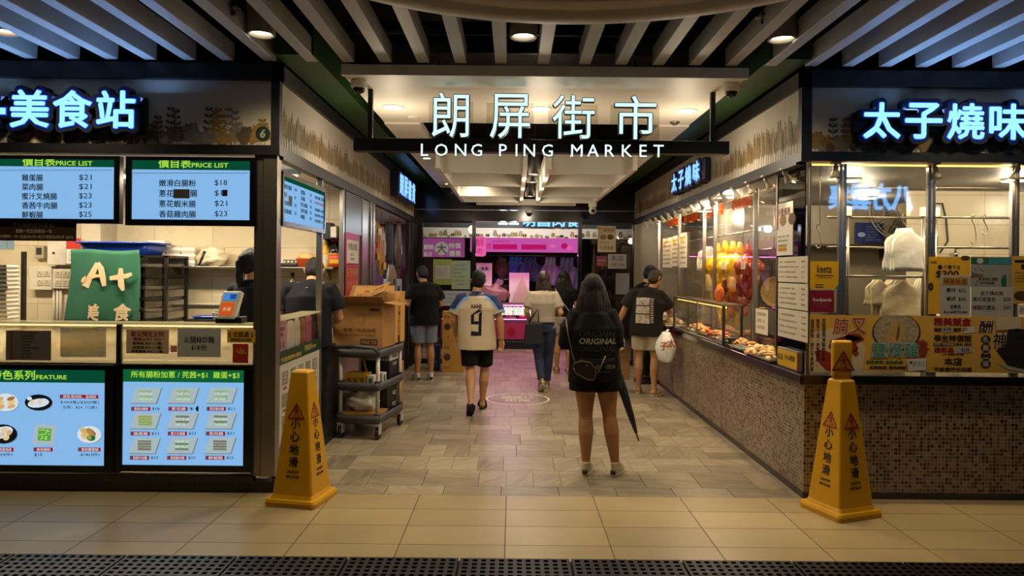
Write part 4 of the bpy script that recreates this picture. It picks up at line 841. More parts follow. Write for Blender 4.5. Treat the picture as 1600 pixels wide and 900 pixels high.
# side counter: glass front with papers, green strip, white poster
YSE = side(503, 450, XL).y - .02
zg1, zg0, zs0, zp0 = 1.225, 1.0, .90, .30
t = wthing('side_counter', 'passage side counter of the dim sum stall faced with a rice roll poster', 'counter', (XL - .03, (FP + YSE) / 2, 0))
MB().box(XL - .05, XL - .012, FP + .1, YSE, .075, .94).build('panel', M_steeld, t); MB().box(XL - .20, XL - .05, FP + .63, YSE, .90, .935).build('worktop', M_steel, t)
LEFT.rect('poster', FP + .11, YSE - .01, zp0, zs0, -.012, -.009, mat('poster_white', 'a8a49a', .5, 0, .05, 6), t)
LEFT.rect('poster_base_band', FP + .11, YSE - .01, zp0 - .07, zp0, -.012, -.009, mat('poster_green', '14301c', .5), t); LEFT.rect('menu_strip', FP + .11, YSE - .01, zs0, zg0, -.012, -.006, mat('strip_green', '12331a', .4, 0, .3, 12), t)
M_stripT = mat('strip_ink', 'b59a4a', .5)
LEFT.text('lettering', '所有腸粉加蔥/芫茜+$1 雞蛋+$3', FP + .13, zs0 + .03, .036, M_stripT, t, -.005, al='L', w=.5); LEFT.text('lettering', '特色系列', FP + .73, zs0 + .055, .05, M_stripT, t, -.005, al='L', w=.19); LEFT.text('lettering', 'FEATURE', FP + .94, zs0 + .05, .022, M_stripT, t, -.005, al='L', w=.12)
pic = MB(); bars = MB(); M_pt = mat('poster_tray', '6f6a62', .5, 0, .2, 30)
for i in range(5):
    for j in range(3):
        y = FP + .17 + i * .2; z = .74 - j * .165
        LEFT.rect('dish_tray_print', y, y + .13, z, z + .10, -.0088, -.0080, M_pt, t); m = MB()
        for k in range(3): LEFT.box(m, y + .025, y + .105, z + .018 + k * .026, z + .036 + k * .026, -.008, -.0075)
        m.build('rice_roll_print', [mat('poster_roll', '958f80', .5, 0, .2, 40), mat('poster_roll_b', '7a7a5a', .5, 0, .2, 40)][(i + j) % 2], t); LEFT.rect('label_bar', y + .02, y + .11, z - .035, z - .018, -.0088, -.008, mat('poster_red', '6a2218', .5), t)
m = MB(); LEFT.box(m, FP + .1, YSE, zg0, zg1, -.010, -.004); m.build('glass_pane', glass('side_glass', (.95, .94, .92), .35), t); LEFT.rect('ledge', FP + .1, YSE, zg1, zg1 + .012, -.16, .0, glass('ledge_glass'), t)
# bags and sheets hung inside the side glass
yy0 = FP + .13
o = MB().box(XL - .05, XL - .045, yy0, yy0 + .26, zg0 - .03, zg1 - .01).build('pink_notice', M_pink, None); tag(o, 'pink notice behind the side glass of the dim sum stall', 'notice')
frp = Fr((XL - .0445, 0, 0), (0, 1, 0)); frp.text('lettering', '外賣自取', yy0 + .13, zg1 - .07, .03, M_ink, o); frp.text('lettering', '落單', yy0 + .13, zg1 - .115, .03, M_ink, o); frp.ell(m := MB(), yy0 + .09, zg0 + .03, .022, .035, 0, .001, 16); frp.ell(m, yy0 + .17, zg0 + .035, .014, .03, 0, .001, 16); m.build('logo_print', M_ink, o)
def hang_pack(name, lb, y, w_, z0, z1, m, X=XL - .055, dep=.035, cat='bag', group=None, wob=.0):
    t = thing(name, lb, cat, (X, y, z0), group); mb = MB(); rr = []
    for k in range(9):
        f = k / 8; z = (z1 - z0) * f; ww = w_ * (.5 + .06 * math.sin(f * 9 + y * 3)) * (1 if f < .8 else 1 - (f - .8) * 2.4); dd = dep * (.5 if 0 < k < 8 else .2)
        rr.append([Vector((dd * math.cos(a) + .004 * math.sin(5 * a + f * 7), ww * math.sin(a) + wob * math.sin(f * 11), z)) for a in [2 * PI * i / 14 for i in range(14)]])
    mb.rings(rr); mb.build('body', m, t); return t
hang_pack('plastic_bag', 'first white bag bundle hung behind the side glass, beside the pink notice', yy0 + .37, .17, .94, 1.20, M_bag, group='white bag bundles behind the side glass'); hang_pack('plastic_bag', 'second white bag bundle hung behind the side glass, beside the wooden skewers', yy0 + .54, .13, .94, 1.21, M_bag, group='white bag bundles behind the side glass')
hang_pack('skewer_pack', 'brown pack of wooden chopsticks hung behind the side glass', yy0 + .69, .12, .94, 1.20, mat('wood_sticks', '8a6434', .6, 0, .3, 5, stretch=(60, 60, 1)), cat='pack')
hang_pack('pink_pack', 'bright pink printed pack hung at the far end of the side glass', yy0 + .86, .16, .94, 1.22, mat('magenta_pack', 'b0508a', .4, 0, .3, 20), cat='pack')
# wall shelf goods seen through the side opening
def bottle(lb, px, py_base, Y, h, r, m, capm, z=None, grp=None, labelm=None, cat='bottle', name='sauce_bottle', neck=.4):
    p = at(px, py_base, Y); t = thing(name, lb, cat, (p.x, Y, za + .001 if z is None else z), grp)
    MB().lathe([(r * .96, 0), (r, .01), (r, h * .55), (r * .9, h * .63), (r * neck, h * .78), (r * neck, h * .88)], n=18).build('body', m, t); MB().lathe([(r * neck * 1.15, h * .87), (r * neck * 1.15, h), (r * neck, h + .004)], n=16).build('cap', capm, t)
    if labelm: MB().lathe([(r * 1.012, h * .1), (r * 1.012, h * .48)], n=18, caps=False).build('label_wrap', labelm, t)
zsh2 = za - .32; zsh0 = za + .30
for nm, z in (('wall_shelf', zsh2),):
    t = wthing(nm, 'lower steel shelf on the tiled back wall behind the man in black', 'shelf', (-2.2, YB - .15, z - .02)); MB().box(at(438, 415, YB - .15).x, XL - .1, YB - .25, YB, z - .018, z).build('board', M_steel, t, .002)
    for xx in (-2.35, -1.85): MB().prism([(0, 0), (.18, 0), (0, -.1)], (xx, YB, z - .018), (0, -1, 0), (0, 0, 1), (.012, 0, 0)).build('bracket', M_steel, t)
M_cl = mat('soy_glass', '1c120c', .15); M_yb = mat('yellow_bottle', 'd0a21c', .35); M_org = mat('orange_plastic', 'c4541c', .4)
ux = lambda px: at(px, 410, YB - .13).x
t = wthing('wall_shelf', 'upper wire shelf with black boxes high on the back wall', 'shelf', (ux(515), YB - .14, zsh0)); MB().box(ux(505), XL - .1, YB - .28, YB, zsh0 - .015, zsh0).build('board', M_steeld, t)
for xx in (ux(506) + .02, XL - .13): MB().prism([(0, 0), (.2, 0), (0, -.1)], (xx, YB, zsh0 - .015), (0, -1, 0), (0, 0, 1), (.012, 0, 0)).build('bracket', M_steeld, t)
for k, (px, w_, h_, lb) in enumerate(((513, .09, .15, 'black appliance box on the upper wire shelf'), (523, .07, .11, 'small white labelled box on the upper wire shelf'))):
    o = MB().box(ux(px) - w_ / 2, ux(px) + w_ / 2, YB - .22, YB - .06, zsh0 + .001, zsh0 + h_).build('storage_box', [M_black, M_paper][k], None, .004); tag(o, lb, 'box', 'boxes on the upper wire shelf')
bottle('large dark sauce bottle with red cap on the back wall shelf', 523.5, 414, YB - .15, .30, .065, M_cl, M_red, labelm=mat('sauce_label', 'b09a6a', .5, 0, .2, 40), grp='sauce bottles on the shelf'); bottle('yellow bottle with pale label on the back wall shelf', 509, 414, YB - .15, .27, .045, M_yb, M_yb, labelm=mat('pale_label', 'c8c0a0', .5), grp='sauce bottles on the shelf')
p = at(523, 414, YB - .22); t = thing('snack_packet', 'red and yellow snack packet in front of the dark sauce bottle', 'packet', (p.x, YB - .235, za + .001)); m = MB(); m.rings([[Vector((.06 * math.cos(a), .014 * math.sin(a) * (1 if 0 < k < 4 else .2), .13 * k / 4)) for a in [2 * PI * i / 12 for i in range(12)]] for k in range(5)]); m.build('packet', mat('snack_red', 'b5401c', .4, 0, .4, 30), t); FrX = Fr((0, -.016, 0)); FrX.rect('print_band', -.045, .045, .04, .08, 0, .001, M_yel, t)
t = thing('plastic_basket', 'orange plastic basket heaped with pale noodles on the shelf', 'basket', (ux(482), YB - .14, za + .001)); MB().rings([rr_ring(.085, .08, 0, .02), rr_ring(.1, .095, .085, .02), rr_ring(.104, .1, .09, .02), rr_ring(.09, .085, .088, .02), rr_ring(.075, .07, .008, .02)]).build('basket', M_org, t); MB().ball((0, 0, .095), (.095, .085, .05), 20, 10, wob=.4, seed=4).build('noodle_heap', mat('pale_noodles', 'cdb684', .5, 0, .3, 60, bump=.7), t)
t = thing('black_tray', 'black tray rack with cups at the end of the back wall shelf', 'tray', (ux(455), YB - .14, za + .001)); MB().rings([rr_ring(.08, .07, 0, .02), rr_ring(.095, .085, .04, .02), rr_ring(.09, .08, .04, .02), rr_ring(.07, .06, .006, .02)]).build('tray', M_black, t)
for k in range(4): MB().lathe([(.016, .01), (.018, .075), (.016, .075), (.014, .012)], (-.06 + k * .04, 0, 0), 12).build('cup', M_steel, t)
bottle('clear spray bottle with black trigger on the lower shelf', 457, 455, YB - .14, .26, .04, mat('pale_bottle', '6a5c42', .2), M_black, z=zsh2 + .001, grp='bottles on the lower shelf', name='spray_bottle'); bottle('glass jar with gold lid on the lower shelf behind the man', 462, 455, YB - .12, .15, .035, mat('jar_brown', '7a5a2c', .2), mat('gold_lid', 'b08c3c', .3, .7), z=zsh2 + .001, grp='bottles on the lower shelf', name='glass_jar', neck=.85)
t = thing('kitchen_scale', 'small white kitchen scale at the end of the lower shelf', 'scale', (ux(447), YB - .16, zsh2 + .001)); MB().box(-.05, .05, -.04, .04, 0, .06).build('body', M_plasw, t, .008); MB().box(-.045, .045, -.035, .035, .062, .07).build('plate', M_steel, t); Fr((0, -.0405, 0)).rect('dial', -.03, .03, .02, .05, 0, .002, M_ink, t)
for k, (px, hh_, m_, lb) in enumerate(((509, .09, mat('spice_orange', '9a5a2a', .5, 0, .5, 60), 'heap of orange and cream sachets on the lower shelf'), (522, .14, M_yb, 'yellow box with a cow print on the lower shelf'))):
    o = MB().box(ux(px) - .05, ux(px) + .05, YB - .22, YB - .1, zsh2 + .001, zsh2 + hh_).build('seasoning_box', m_, None, .006); tag(o, lb, 'box', 'seasoning boxes on the lower shelf'); Fr((0, YB - .2205, 0)).rect('print_patch', ux(px) - .03, ux(px) + .02, zsh2 + .03, zsh2 + hh_ * .7, 0, .001, M_paper, o)
# couplets on the steel partition
def side_sheet(name, lb, cat, px0, px1, z0, z1, m, X=XL + .006, d=.0):
    y0, y1 = side(px0, 420, X).y, side(px1, 420, X).y; fr = Fr((X, 0, 0), (0, 1, 0)); o = fr.rect(name, y0, y1, z0, z1, d, d + .002, m); tag(o, lb, cat); return fr, o, y0, y1
fr, o, y0, y1 = side_sheet('pink_poster', 'pink poster with white notice on the steel partition', 'poster', 539.5, 560.5, 1.66, 1.98, mat('hot_pink_paper', 'b8407c', .5)); fr.rect('white_notice', y0 + .06, y1 - .03, 1.67, 1.91, .002, .003, M_paper, o); fr.text('lettering', '外賣自取', (y0 + y1) / 2, 1.84, .075, M_ink, o, .0035, w=.42); strokes('lettering', fr, y0 + .2, y1 - .2, 1.69, 1.78, 2, M_ink, o, .0035, .6, seed=5)
fr, o, y0, y1 = side_sheet('red_banner', 'tall red banner with yellow characters on the steel partition', 'banner', 540, 560, 1.32, 1.65, M_red)
M_gold = mat('gold_characters', 'b08a2c', .5)
fr.text('lettering', '生日快樂', (y0 + y1) / 2, 1.575, .09, M_gold, o, .003, w=.55); fr.text('lettering', '大吉大利', (y0 + y1) / 2, 1.45, .08, M_gold, o, .003, w=.5); fr.rect('pink_foot', y0, y1, 1.22, 1.32, 0, .002, mat('pink_foot', '9c2440', .5), o); strokes('lettering', fr, y0 + .1, y1 - .1, 1.25, 1.31, 1, M_pink, o, .003, .8, seed=8)

# ================================================================== YELLOW WET FLOOR CONES
M_cone = mat('cone_yellow', 'c99400', .38, 0, .05, 6); M_cred = mat('cone_red', '8e1c14', .5); M_cink = mat('cone_ink', '1c160a', .5)
def warn_tri(fr, t, x, z, s, d):
    P3 = [(x - s * .58, z - s * .5), (x + s * .58, z - s * .5), (x, z + s * .5)]
    m = MB()
    for i in range(3):
        a, b_ = Vector(P3[i]), Vector(P3[(i + 1) % 3]); q = (b_ - a).normalized(); nrm = Vector((-q.y, q.x)) * s * .045
        fr.poly(m, [tuple(a - nrm), tuple(b_ - nrm), tuple(b_ + nrm), tuple(a + nrm)], d, d + .0012)
        fr.ell(m, a.x, a.y, s * .045, s * .045, d, d + .0012, 10)
    fr.ell(m, x + s * .0, z + s * .22, s * .055, s * .06, d, d + .0012, 10)
    for pts in ([(-.02, .15), (.06, .13), (.12, -.08), (.02, -.06)], [(.04, -.02), (.12, -.06), (.22, -.34), (.14, -.36)], [(.0, -.02), (.06, -.06), (-.1, -.26), (-.16, -.22)], [(-.02, .13), (.0, .08), (-.2, -.02), (-.2, .04)], [(.06, .12), (.1, .06), (.2, .02), (.2, .07)], [(-.36, -.4), (.3, -.4), (.3, -.36), (-.34, -.37)]):
        fr.poly(m, [(x + a * s, z + b_ * s) for a, b_ in pts], d, d + .0012)
    m.build('warning_logo_print', M_cred, t)
def cone(lb, loc, rz, htop=.90, tag_top=False):
    t = thing('wet_floor_cone', lb, 'warning cone', loc, 'yellow wet floor cones', rz)
    sq = lambda h, z, r=.02: rr_ring(h, h, z, min(r, h * .45), 5)
    MB().rings([sq(.185, 0, .03), sq(.188, .03, .03), sq(.18, .048, .03), sq(.165, .05, .03)], smooth=False).build('base', M_cone, t)
    hb, ht = .146, .062
    MB().rings([sq(hb + .012, .05), sq(hb, .075), sq(ht, htop - .012, .012), sq(ht - .01, htop, .01)], smooth=False).build('body', M_cone, t)
    k = (hb - ht) / (htop - .087)
    for a in (0, PI / 2, PI, -PI / 2):
        Rz = Matrix.Rotation(a, 3, 'Z'); R = Rz @ Vector((1, 0, 0)); U = Rz @ Vector((0, k, 1)); O = Rz @ Vector((0, -hb - .0008, .075)); fr = Fr(O, R, U); sc_ = (htop - .0) / .9
        warn_tri(fr, t, 0, .56 * sc_, .10, .0005)
        for i, c_ in enumerate('小心地滑'): fr.text('lettering', c_, 0, (.475 - .085 * i) * sc_, .068, M_cink, t, .001, bold=.02)
        fr.text('lettering', 'CAUTION', 0, .155 * sc_, .018, M_cink, t, .001, w=.085, bold=.02); fr.text('lettering', 'WET FLOOR', 0, .122 * sc_, .018, M_cink, t, .001, w=.098, bold=.02)
    if tag_top:
        m = MB(); prof = []
        for z, w_, d_ in ((htop - .005, .045, .02), (htop + .012, .066, .022), (htop + .03, .069, .024), (htop + .24, .069, .024), (htop + .26, .062, .02)): prof.append(rr_ring(w_, d_, z, d_ * .9, 4))
        tp = MB().rings([[Matrix.Rotation(-rz + .06, 3, 'Z') @ p for p in r] for r in prof]).build('top_sign', M_cone, t)
        Rz = Matrix.Rotation(-rz + .06, 3, 'Z'); fr = Fr(Rz @ Vector((0, -.0245, 0)), Rz @ Vector((1, 0, 0))); warn_tri(fr, tp, 0, htop + .125, .125, .0)
        m = MB(); fr.box(m, -.07, .07, htop + .018, htop + .024, -.02, .001); m.build('groove_shade', mat('cone_shadow_line', '8a6400', .5), tp)  # groove shade painted as a darker strip
    return t
p = at(478, 766, 5.0); cone('yellow wet floor cone standing at the corner of the dim sum stall', (-1.455, 5.0, 0), -.20, .905)
p = flo(1312, 797); cone('taller yellow wet floor cone with a top sign plate before the mosaic counter', (2.235, 4.86, 0), .354, .90, True)

# ================================================================== SERVICE CART
M_cart = mat('cart_grey', '3b3a3c', .5, 0, .1, 12); M_pole = mat('cart_pole', 'b5aea4', .35, .2, .06)
CA = Vector((-1.46, 6.75, 0)); cw, cl = .44, .72; before_cart = set(bpy.data.objects)
t = thing('service_cart', 'grey three tier service cart loaded with cartons beside the dim sum stall', 'cart', (-1.235, 6.72, 0), rz=.0)
def shelf(z, lip=.05):
    m = MB(); m.rings([rr_ring_off(cw / 2 - .02, cl / 2 - .02, z - .03), rr_ring_off(cw / 2, cl / 2, z), rr_ring_off(cw / 2, cl / 2, z + lip), rr_ring_off(cw / 2 - .02, cl / 2 - .02, z + lip), rr_ring_off(cw / 2 - .025, cl / 2 - .025, z + .01)]); return m
def rr_ring_off(w_, d_, z): return [p + Vector((-cw / 2 + .0, cl / 2, 0)) for p in rr_ring(w_, d_, z, .04)]
for z, nm in ((.175, 'bottom_shelf'), (.485, 'middle_shelf'), (.80, 'top_shelf')): shelf(z).build(nm, M_cart, t)
MB().tube([(-cw + .01, -.02, .83), (-cw + .03, -.10, .88), (-cw * .5, -.12, .895), (-.03, -.10, .88), (-.01, -.02, .83)], .018, 10).build('push_handle', M_cart, t)
for x in (-cw + .035, -.035):
    for y in (.04, cl - .04):
        MB().lathe([(.019, .14), (.019, .82)], (x, y, 0), 14).build('pole', M_pole, t)
        for z in (.175, .485, .80): MB().box(x - .028, x + .028, y - .03, y + .03, z - .02, z + .07).build('corner_block', M_cart, t, .006)
        c_ = MB().lathe([(.05, -.016), (.055, -.01), (.055, .01), (.05, .016)], (x, y + .02, .055), 20, (1, 0, 0)).build('caster_wheel', M_black, t); MB().box(x - .024, x - .018, y - .02, y + .05, .05, .145).box(x + .018, x + .024, y - .02, y + .05, .05, .145).box(x - .024, x + .024, y - .03, y + .05, .135, .15).build('caster_fork', M_pole, c_)
cx, cy = -1.235, 6.72
def carton(name, lb, w_, d_, h_, loc, rz=0., m=None, flaps=False, lean=None, group=None, cat='carton', bev=.004):
    t = thing(name, lb, cat, loc, group, rz); m = m or M_kraft
    if lean: t.rotation_euler = lean
    MB().box(-w_ / 2, w_ / 2, -d_ / 2, d_ / 2, 0, h_).build('body', m, t, bev); return t
# big opened carton on top, printed upside down
bw, bd, bh = .50, .36, .43
t = thing('lunch_box_carton', 'big opened brown carton with upside-down print on the cart top', 'carton', (cx - .25, cy + .24, .862))
m = MB(); 
for a in ((-bw / 2, bw / 2, -bd / 2, -bd / 2 + .006), (-bw / 2, bw / 2, bd / 2 - .006, bd / 2), (-bw / 2, -bw / 2 + .006, -bd / 2, bd / 2), (bw / 2 - .006, bw / 2, -bd / 2, bd / 2)): m.box(*a, 0, bh)
m.box(-bw / 2, bw / 2, -bd / 2, bd / 2, 0, .006); m.build('body', M_kraft, t, .002)
MB().prism([(-bw / 2 - .05, 0), (bw / 2 + .02, 0), (bw / 2 + .04, -.14), (-bw / 2 - .02, -.13)], (0, -bd / 2, bh), (1, 0, 0), Vector((0, .88, -.48)), (0, 0, -.005)).build('front_flap', M_kraft, t)
MB().prism([(-bw / 2, 0), (bw / 2, 0), (bw / 2 - .03, .17), (-bw / 2 + .03, .17)], (0, bd / 2, bh), (1, 0, 0), Vector((0, .35, .9)), (0, -.005, 0)).build('back_flap', M_kraft, t); MB().prism([(-bd / 2, 0), (bd / 2, 0), (bd / 2 - .02, .16), (-bd / 2 + .02, .16)], (bw / 2, 0, bh), (0, 1, 0), Vector((.9, 0, -.15)), (0, 0, .005)).build('side_flap', M_kraft, t); MB().prism([(-bd / 2, 0), (bd / 2, 0), (bd / 2 - .02, .16), (-bd / 2 + .02, .16)], (-bw / 2, 0, bh), (0, 1, 0), Vector((-.75, 0, .5)), (0, 0, .005)).build('side_flap', M_kraft, t)
M_kink = mat('carton_ink', '3a2410', .7)
frc = Fr((0, -bd / 2, 0), (-1, 0, 0), (0, 0, -1)); frc.n = Vector((0, -1, 0))
frc.rect('code_panel', -.20, -.03, -.085, -.025, .0005, .0012, M_kink, t); frc.text('lettering', 'SK-99A', -.115, -.055, .036, M_kraft, t, .002, bold=.02); frc.text('lettering', '透明環保小飯盒', -.02, -.165, .04, M_kink, t, .001, w=.33); frc.text('lettering', 'SMALL LUNCH BOX', .0, -.118, .028, M_kink, t, .001, w=.36)
frc.box(m := MB(), -.07, .0, -.32, -.31, .0005, .001); frc.box(m, -.07, .0, -.24, -.23, .0005, .001); frc.box(m, -.07, -.06, -.32, -.23, .0005, .001); frc.box(m, -.01, .0, -.32, -.23, .0005, .001); m.build('logo_print', mat('carton_ink_faint', '80592a', .7), t); frc.rect('label_print', -.22, -.12, -.375, -.35, .0005, .001, M_kink, t)
# folded flat cartons thrown on top
for i, (dx, dy, dz, rx, ry, rz, w_, d_, lb) in enumerate(((.04, .02, .012, .42, .10, .3, .30, .24, 'tilted folded carton lying on the opened carton'), (.14, -.01, .05, .5, -.35, -.2, .2, .2, 'smaller printed carton flap sticking up on the opened carton'))):
    o = MB().box(-w_ / 2, w_ / 2, -d_ / 2, d_ / 2, 0, .012).build('folded_carton', M_kraft, None, .002); o.location = (cx - .25 + dx, cy + .26 + dy, .862 + bh + .06 + dz); o.rotation_euler = (rx, ry, rz); tag(o, lb, 'carton', 'folded cartons on the opened carton'); fo = Fr((0, 0, .0125), (1, 0, 0), (0, 1, 0)); fo.text('lettering', '天然', 0, .02, .06, M_kink, o, .0005); strokes('lettering', fo, -w_ * .4, w_ * .4, -d_ * .4, -.03, 2, M_kink, o, .0005, .6, seed=i)
# flat packed cartons standing beside it
for i, (dx, dy, h_, rz, lb) in enumerate(((-.005, .50, .46, .05, 'narrow upright carton with blue foot at the cart edge'), (.045, .66, .52, -.02, 'taller narrow carton standing last on the cart top'))):
    t = thing('narrow_carton', lb, 'carton', (cx - .055 + dx * .3 - .03, cy + .12 + dy - .06, .862), 'narrow cartons standing on the cart', rz); w_, d_ = .10, .13
    MB().box(-w_ / 2, w_ / 2, -d_ / 2, d_ / 2, 0, h_).build('body', mat('kraft_light', 'b3853f', .7, 0, .08), t, .004); fo = Fr((0, -d_ / 2, 0)); fo.rect('blue_foot', -w_ / 2 + .01, w_ / 2 - .01, .0, .07, .0005, .0015, mat('dark_blue_print', '16204a', .6), t); fo.rect('code_panel', -.03, .03, .2, .225, .0005, .0012, M_kink, t); fo.text('lettering', '外賣盒', 0, .30, .03, M_kink, t); fo.text('lettering', '環保', 0, .15, .03, M_kink, t)
# middle and bottom shelves
t = carton('snack_carton', 'yellow patterned carton on the middle cart shelf', .21, .16, .12, (cx - .27, cy + .14, .497), m=mat('yellow_carton', 'b08a20', .6)); fo = Fr((0, -.08, 0))
for k in range(3): fo.text('logo', '福', -.065 + k * .065, .055, .05, M_kink, t)
t = carton('herb_carton', 'small white carton with green leaf print on the middle cart shelf', .07, .12, .10, (cx - .12, cy + .13, .497), m=M_paper); Fr((0, -.06, 0)).ell(m := MB(), 0, .05, .02, .028, 0, .001, 14); m.build('leaf_print', mat('leaf_green', '2c7a34', .6), t)
t = carton('herb_carton', 'small green sided carton with leaf print farther back on the cart', .07, .11, .10, (cx - .10, cy + .31, .497), m=M_paper); Fr((.035, 0, 0), (0, 1, 0)).rect('leaf_print', -.03, .03, .02, .08, 0, .001, mat('leaf_green', '2c7a34', .6), t)
t = carton('beer_carton', 'black and silver beer carton on the middle cart shelf', .30, .26, .29, (cx - .20, cy + .54, .497), m=M_black); fo = Fr((.15, 0, 0), (0, 1, 0)); fo.rect('silver_band', -.13, .13, .2, .285, .0005, .0015, M_papg, t); fo.text('lettering', 'Asahi', 0, .245, .05, M_ink, t, .002, w=.16, bold=.02); fo.text('lettering', '朝日啤酒', .02, .16, .035, M_papg, t, .001, w=.12); fo2 = Fr((0, -.13, 0)); fo2.rect('silver_band', -.15, .15, .2, .285, .0005, .0015, M_papg, t); fo2.text('lettering', 'Asahi', 0.04, .245, .05, M_ink, t, .002, w=.16, bold=.02)
MB().tube([(cx - .25, cy + .30, .50), (cx - .21, cy + .20, .60), (cx - .23, cy + .15, .76)], .012, 8).build('cardboard_tube', M_kraft).__setitem__('label', 'thin bent cardboard strip leaning on the middle cart shelf'); tag(bpy.data.objects['cardboard_tube'], None, 'cardboard strip')
t = carton('flat_carton', 'flat brown carton lying on the bottom cart shelf under the bag', .36, .30, .055, (cx - .22, cy + .19, .187))
plastic_bag('plastic_bag', 'stuffed white carrier bag on the bottom cart shelf', (cx - .25, cy + .19, .244), (.155, .12, .105), M_bag, 11)
t = carton('black_carton', 'black carton with white characters on the bottom cart shelf', .28, .28, .25, (cx - .2, cy + .52, .187), m=M_black); fo = Fr((.14, 0, 0), (0, 1, 0)); fo.text('lettering', '啤酒', .06, .17, .05, M_papg, t, .001); fo.text('lettering', '啤酒', .06, .06, .05, M_papg, t, .001)
CART_YAW, piv = -.17, Vector((cx, cy, 0))
for o in list(bpy.data.objects):      # the loaded cart stands slightly turned in the passage
    if o not in before_cart and o.parent is None:
        Rz = Matrix.Translation(piv) @ Matrix.Rotation(CART_YAW, 4, 'Z') @ Matrix.Translation(-piv); o.matrix_basis = Rz @ o.matrix_basis
# cartons on the floor behind the cart
t = carton('floor_carton', 'upright brown carton standing on the floor behind the cart', .12, .30, .58, (side(641, 600, -1.18).x - .10, 7.95, 0)); strokes('lettering', Fr((0, -.15, 0)), -.05, .05, .3, .5, 4, M_kink, t, .001, .5, seed=2)
t = carton('floor_carton', 'tan carton low on the floor between stall and cart', .14, .25, .32, (XL + .10, 7.65, 0), m=mat('tan_carton', '9a8560', .7)); strokes('lettering', Fr((0, -.125, 0)), -.05, .05, .1, .2, 2, M_kink, t, .001, .5, seed=6)
# thin black panel stands in for the dark gap by the partition, no cabinet
o = MB().box(XL - .03, XL + .0, 6.40, 7.12, 0, .9).build('dark_panel', M_black); tag(o, 'black lower panel closing the dark gap beside the cart', 'cabinet')
# ================================================================== ROAST MEAT STALL
YFAR = 11.2
RGL = 2.30                      # tall glass set back from the passage side
struct(MB().box(XR, 7.4, FP, FP + .12, 0, .82).box(XR, XR + .12, FP + .12, YFAR, 0, .82).build('wall_counter', M_mosaic))
struct(MB().box(XR - .008, 7.4, FP - .008, FP, 0, .045).box(XR - .008, XR, FP, YFAR, 0, .045).build('baseboard_counter', M_plinth))
wt = MB().box(XR - .05, 7.4, FP - .05, FP + .55, .822, .888).box(XR - .05, XR + .62, FP + .55, YFAR, .822, .888).build('stall_worktop', M_granite, None, .006); tag(wt, 'black granite worktop on the mosaic counter of the roast meat stall', 'worktop')
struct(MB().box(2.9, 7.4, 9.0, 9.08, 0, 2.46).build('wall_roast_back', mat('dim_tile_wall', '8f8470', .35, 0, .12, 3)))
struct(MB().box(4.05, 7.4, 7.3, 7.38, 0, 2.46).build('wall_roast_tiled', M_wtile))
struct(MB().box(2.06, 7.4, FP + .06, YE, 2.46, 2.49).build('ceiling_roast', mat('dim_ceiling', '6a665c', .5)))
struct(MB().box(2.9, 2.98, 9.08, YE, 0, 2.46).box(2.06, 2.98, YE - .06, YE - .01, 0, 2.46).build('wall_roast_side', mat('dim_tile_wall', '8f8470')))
# interior downlights and lit strip under the fascia
E_strip = emis('led_strip', 'ffc060', 3.0)
o = MB().box(2.16, 5.6, FP + .085, FP + .10, 2.40, 2.412).build('light_strip', E_strip); tag(o, 'warm light strip under the fascia along the shop front of the roast stall', 'light strip', 'light strips of the roast stall')
o = MB().box(2.12, 2.135, FP + .15, YE - .3, 2.425, 2.437).build('light_strip', E_strip); tag(o, 'warm light strip under the fascia along the passage side of the roast stall', 'light strip', 'light strips of the roast stall')
light('strip_light', 'AREA', (3.6, FP + .14, 2.39), 30, WARM, 2.8, (0, 0, 0), sy=.05)
for i, (x, y, lb) in enumerate(((3.0, 6.4, 'ceiling lamp inside the roast stall near its corner'), (4.4, 6.3, 'ceiling lamp inside the roast stall above the poster end'), (3.9, 7.9, 'bright ceiling lamp by the wall fan of the roast stall'), (5.6, 6.3, 'ceiling lamp inside the roast stall farthest along the shop front'), (2.36, 7.95, 'added ceiling lamp inside the roast stall over the hanging poultry'), (2.62, 9.8, 'added ceiling lamp inside the roast stall over the far price boards'))):
    t = thing('ceiling_spotlight', lb, 'spotlight', (x, y, 2.46), 'ceiling lamps inside the roast stall'); MB().lathe([(.10, 0), (.10, -.02), (.085, -.025), (.08, -.01)], n=24, caps=False).build('rim', M_white, t); MB().lathe([(.082, -.012), (.0005, -.012)], n=24, caps=False).build('diffuser', E_lamp, t)
    light('stall_light', 'POINT', (x, y, 2.36), 42 if y == 7.95 else 27, (1.0, .84, .62), .08)  # lamps over poultry and price boards are added to brighten the interior
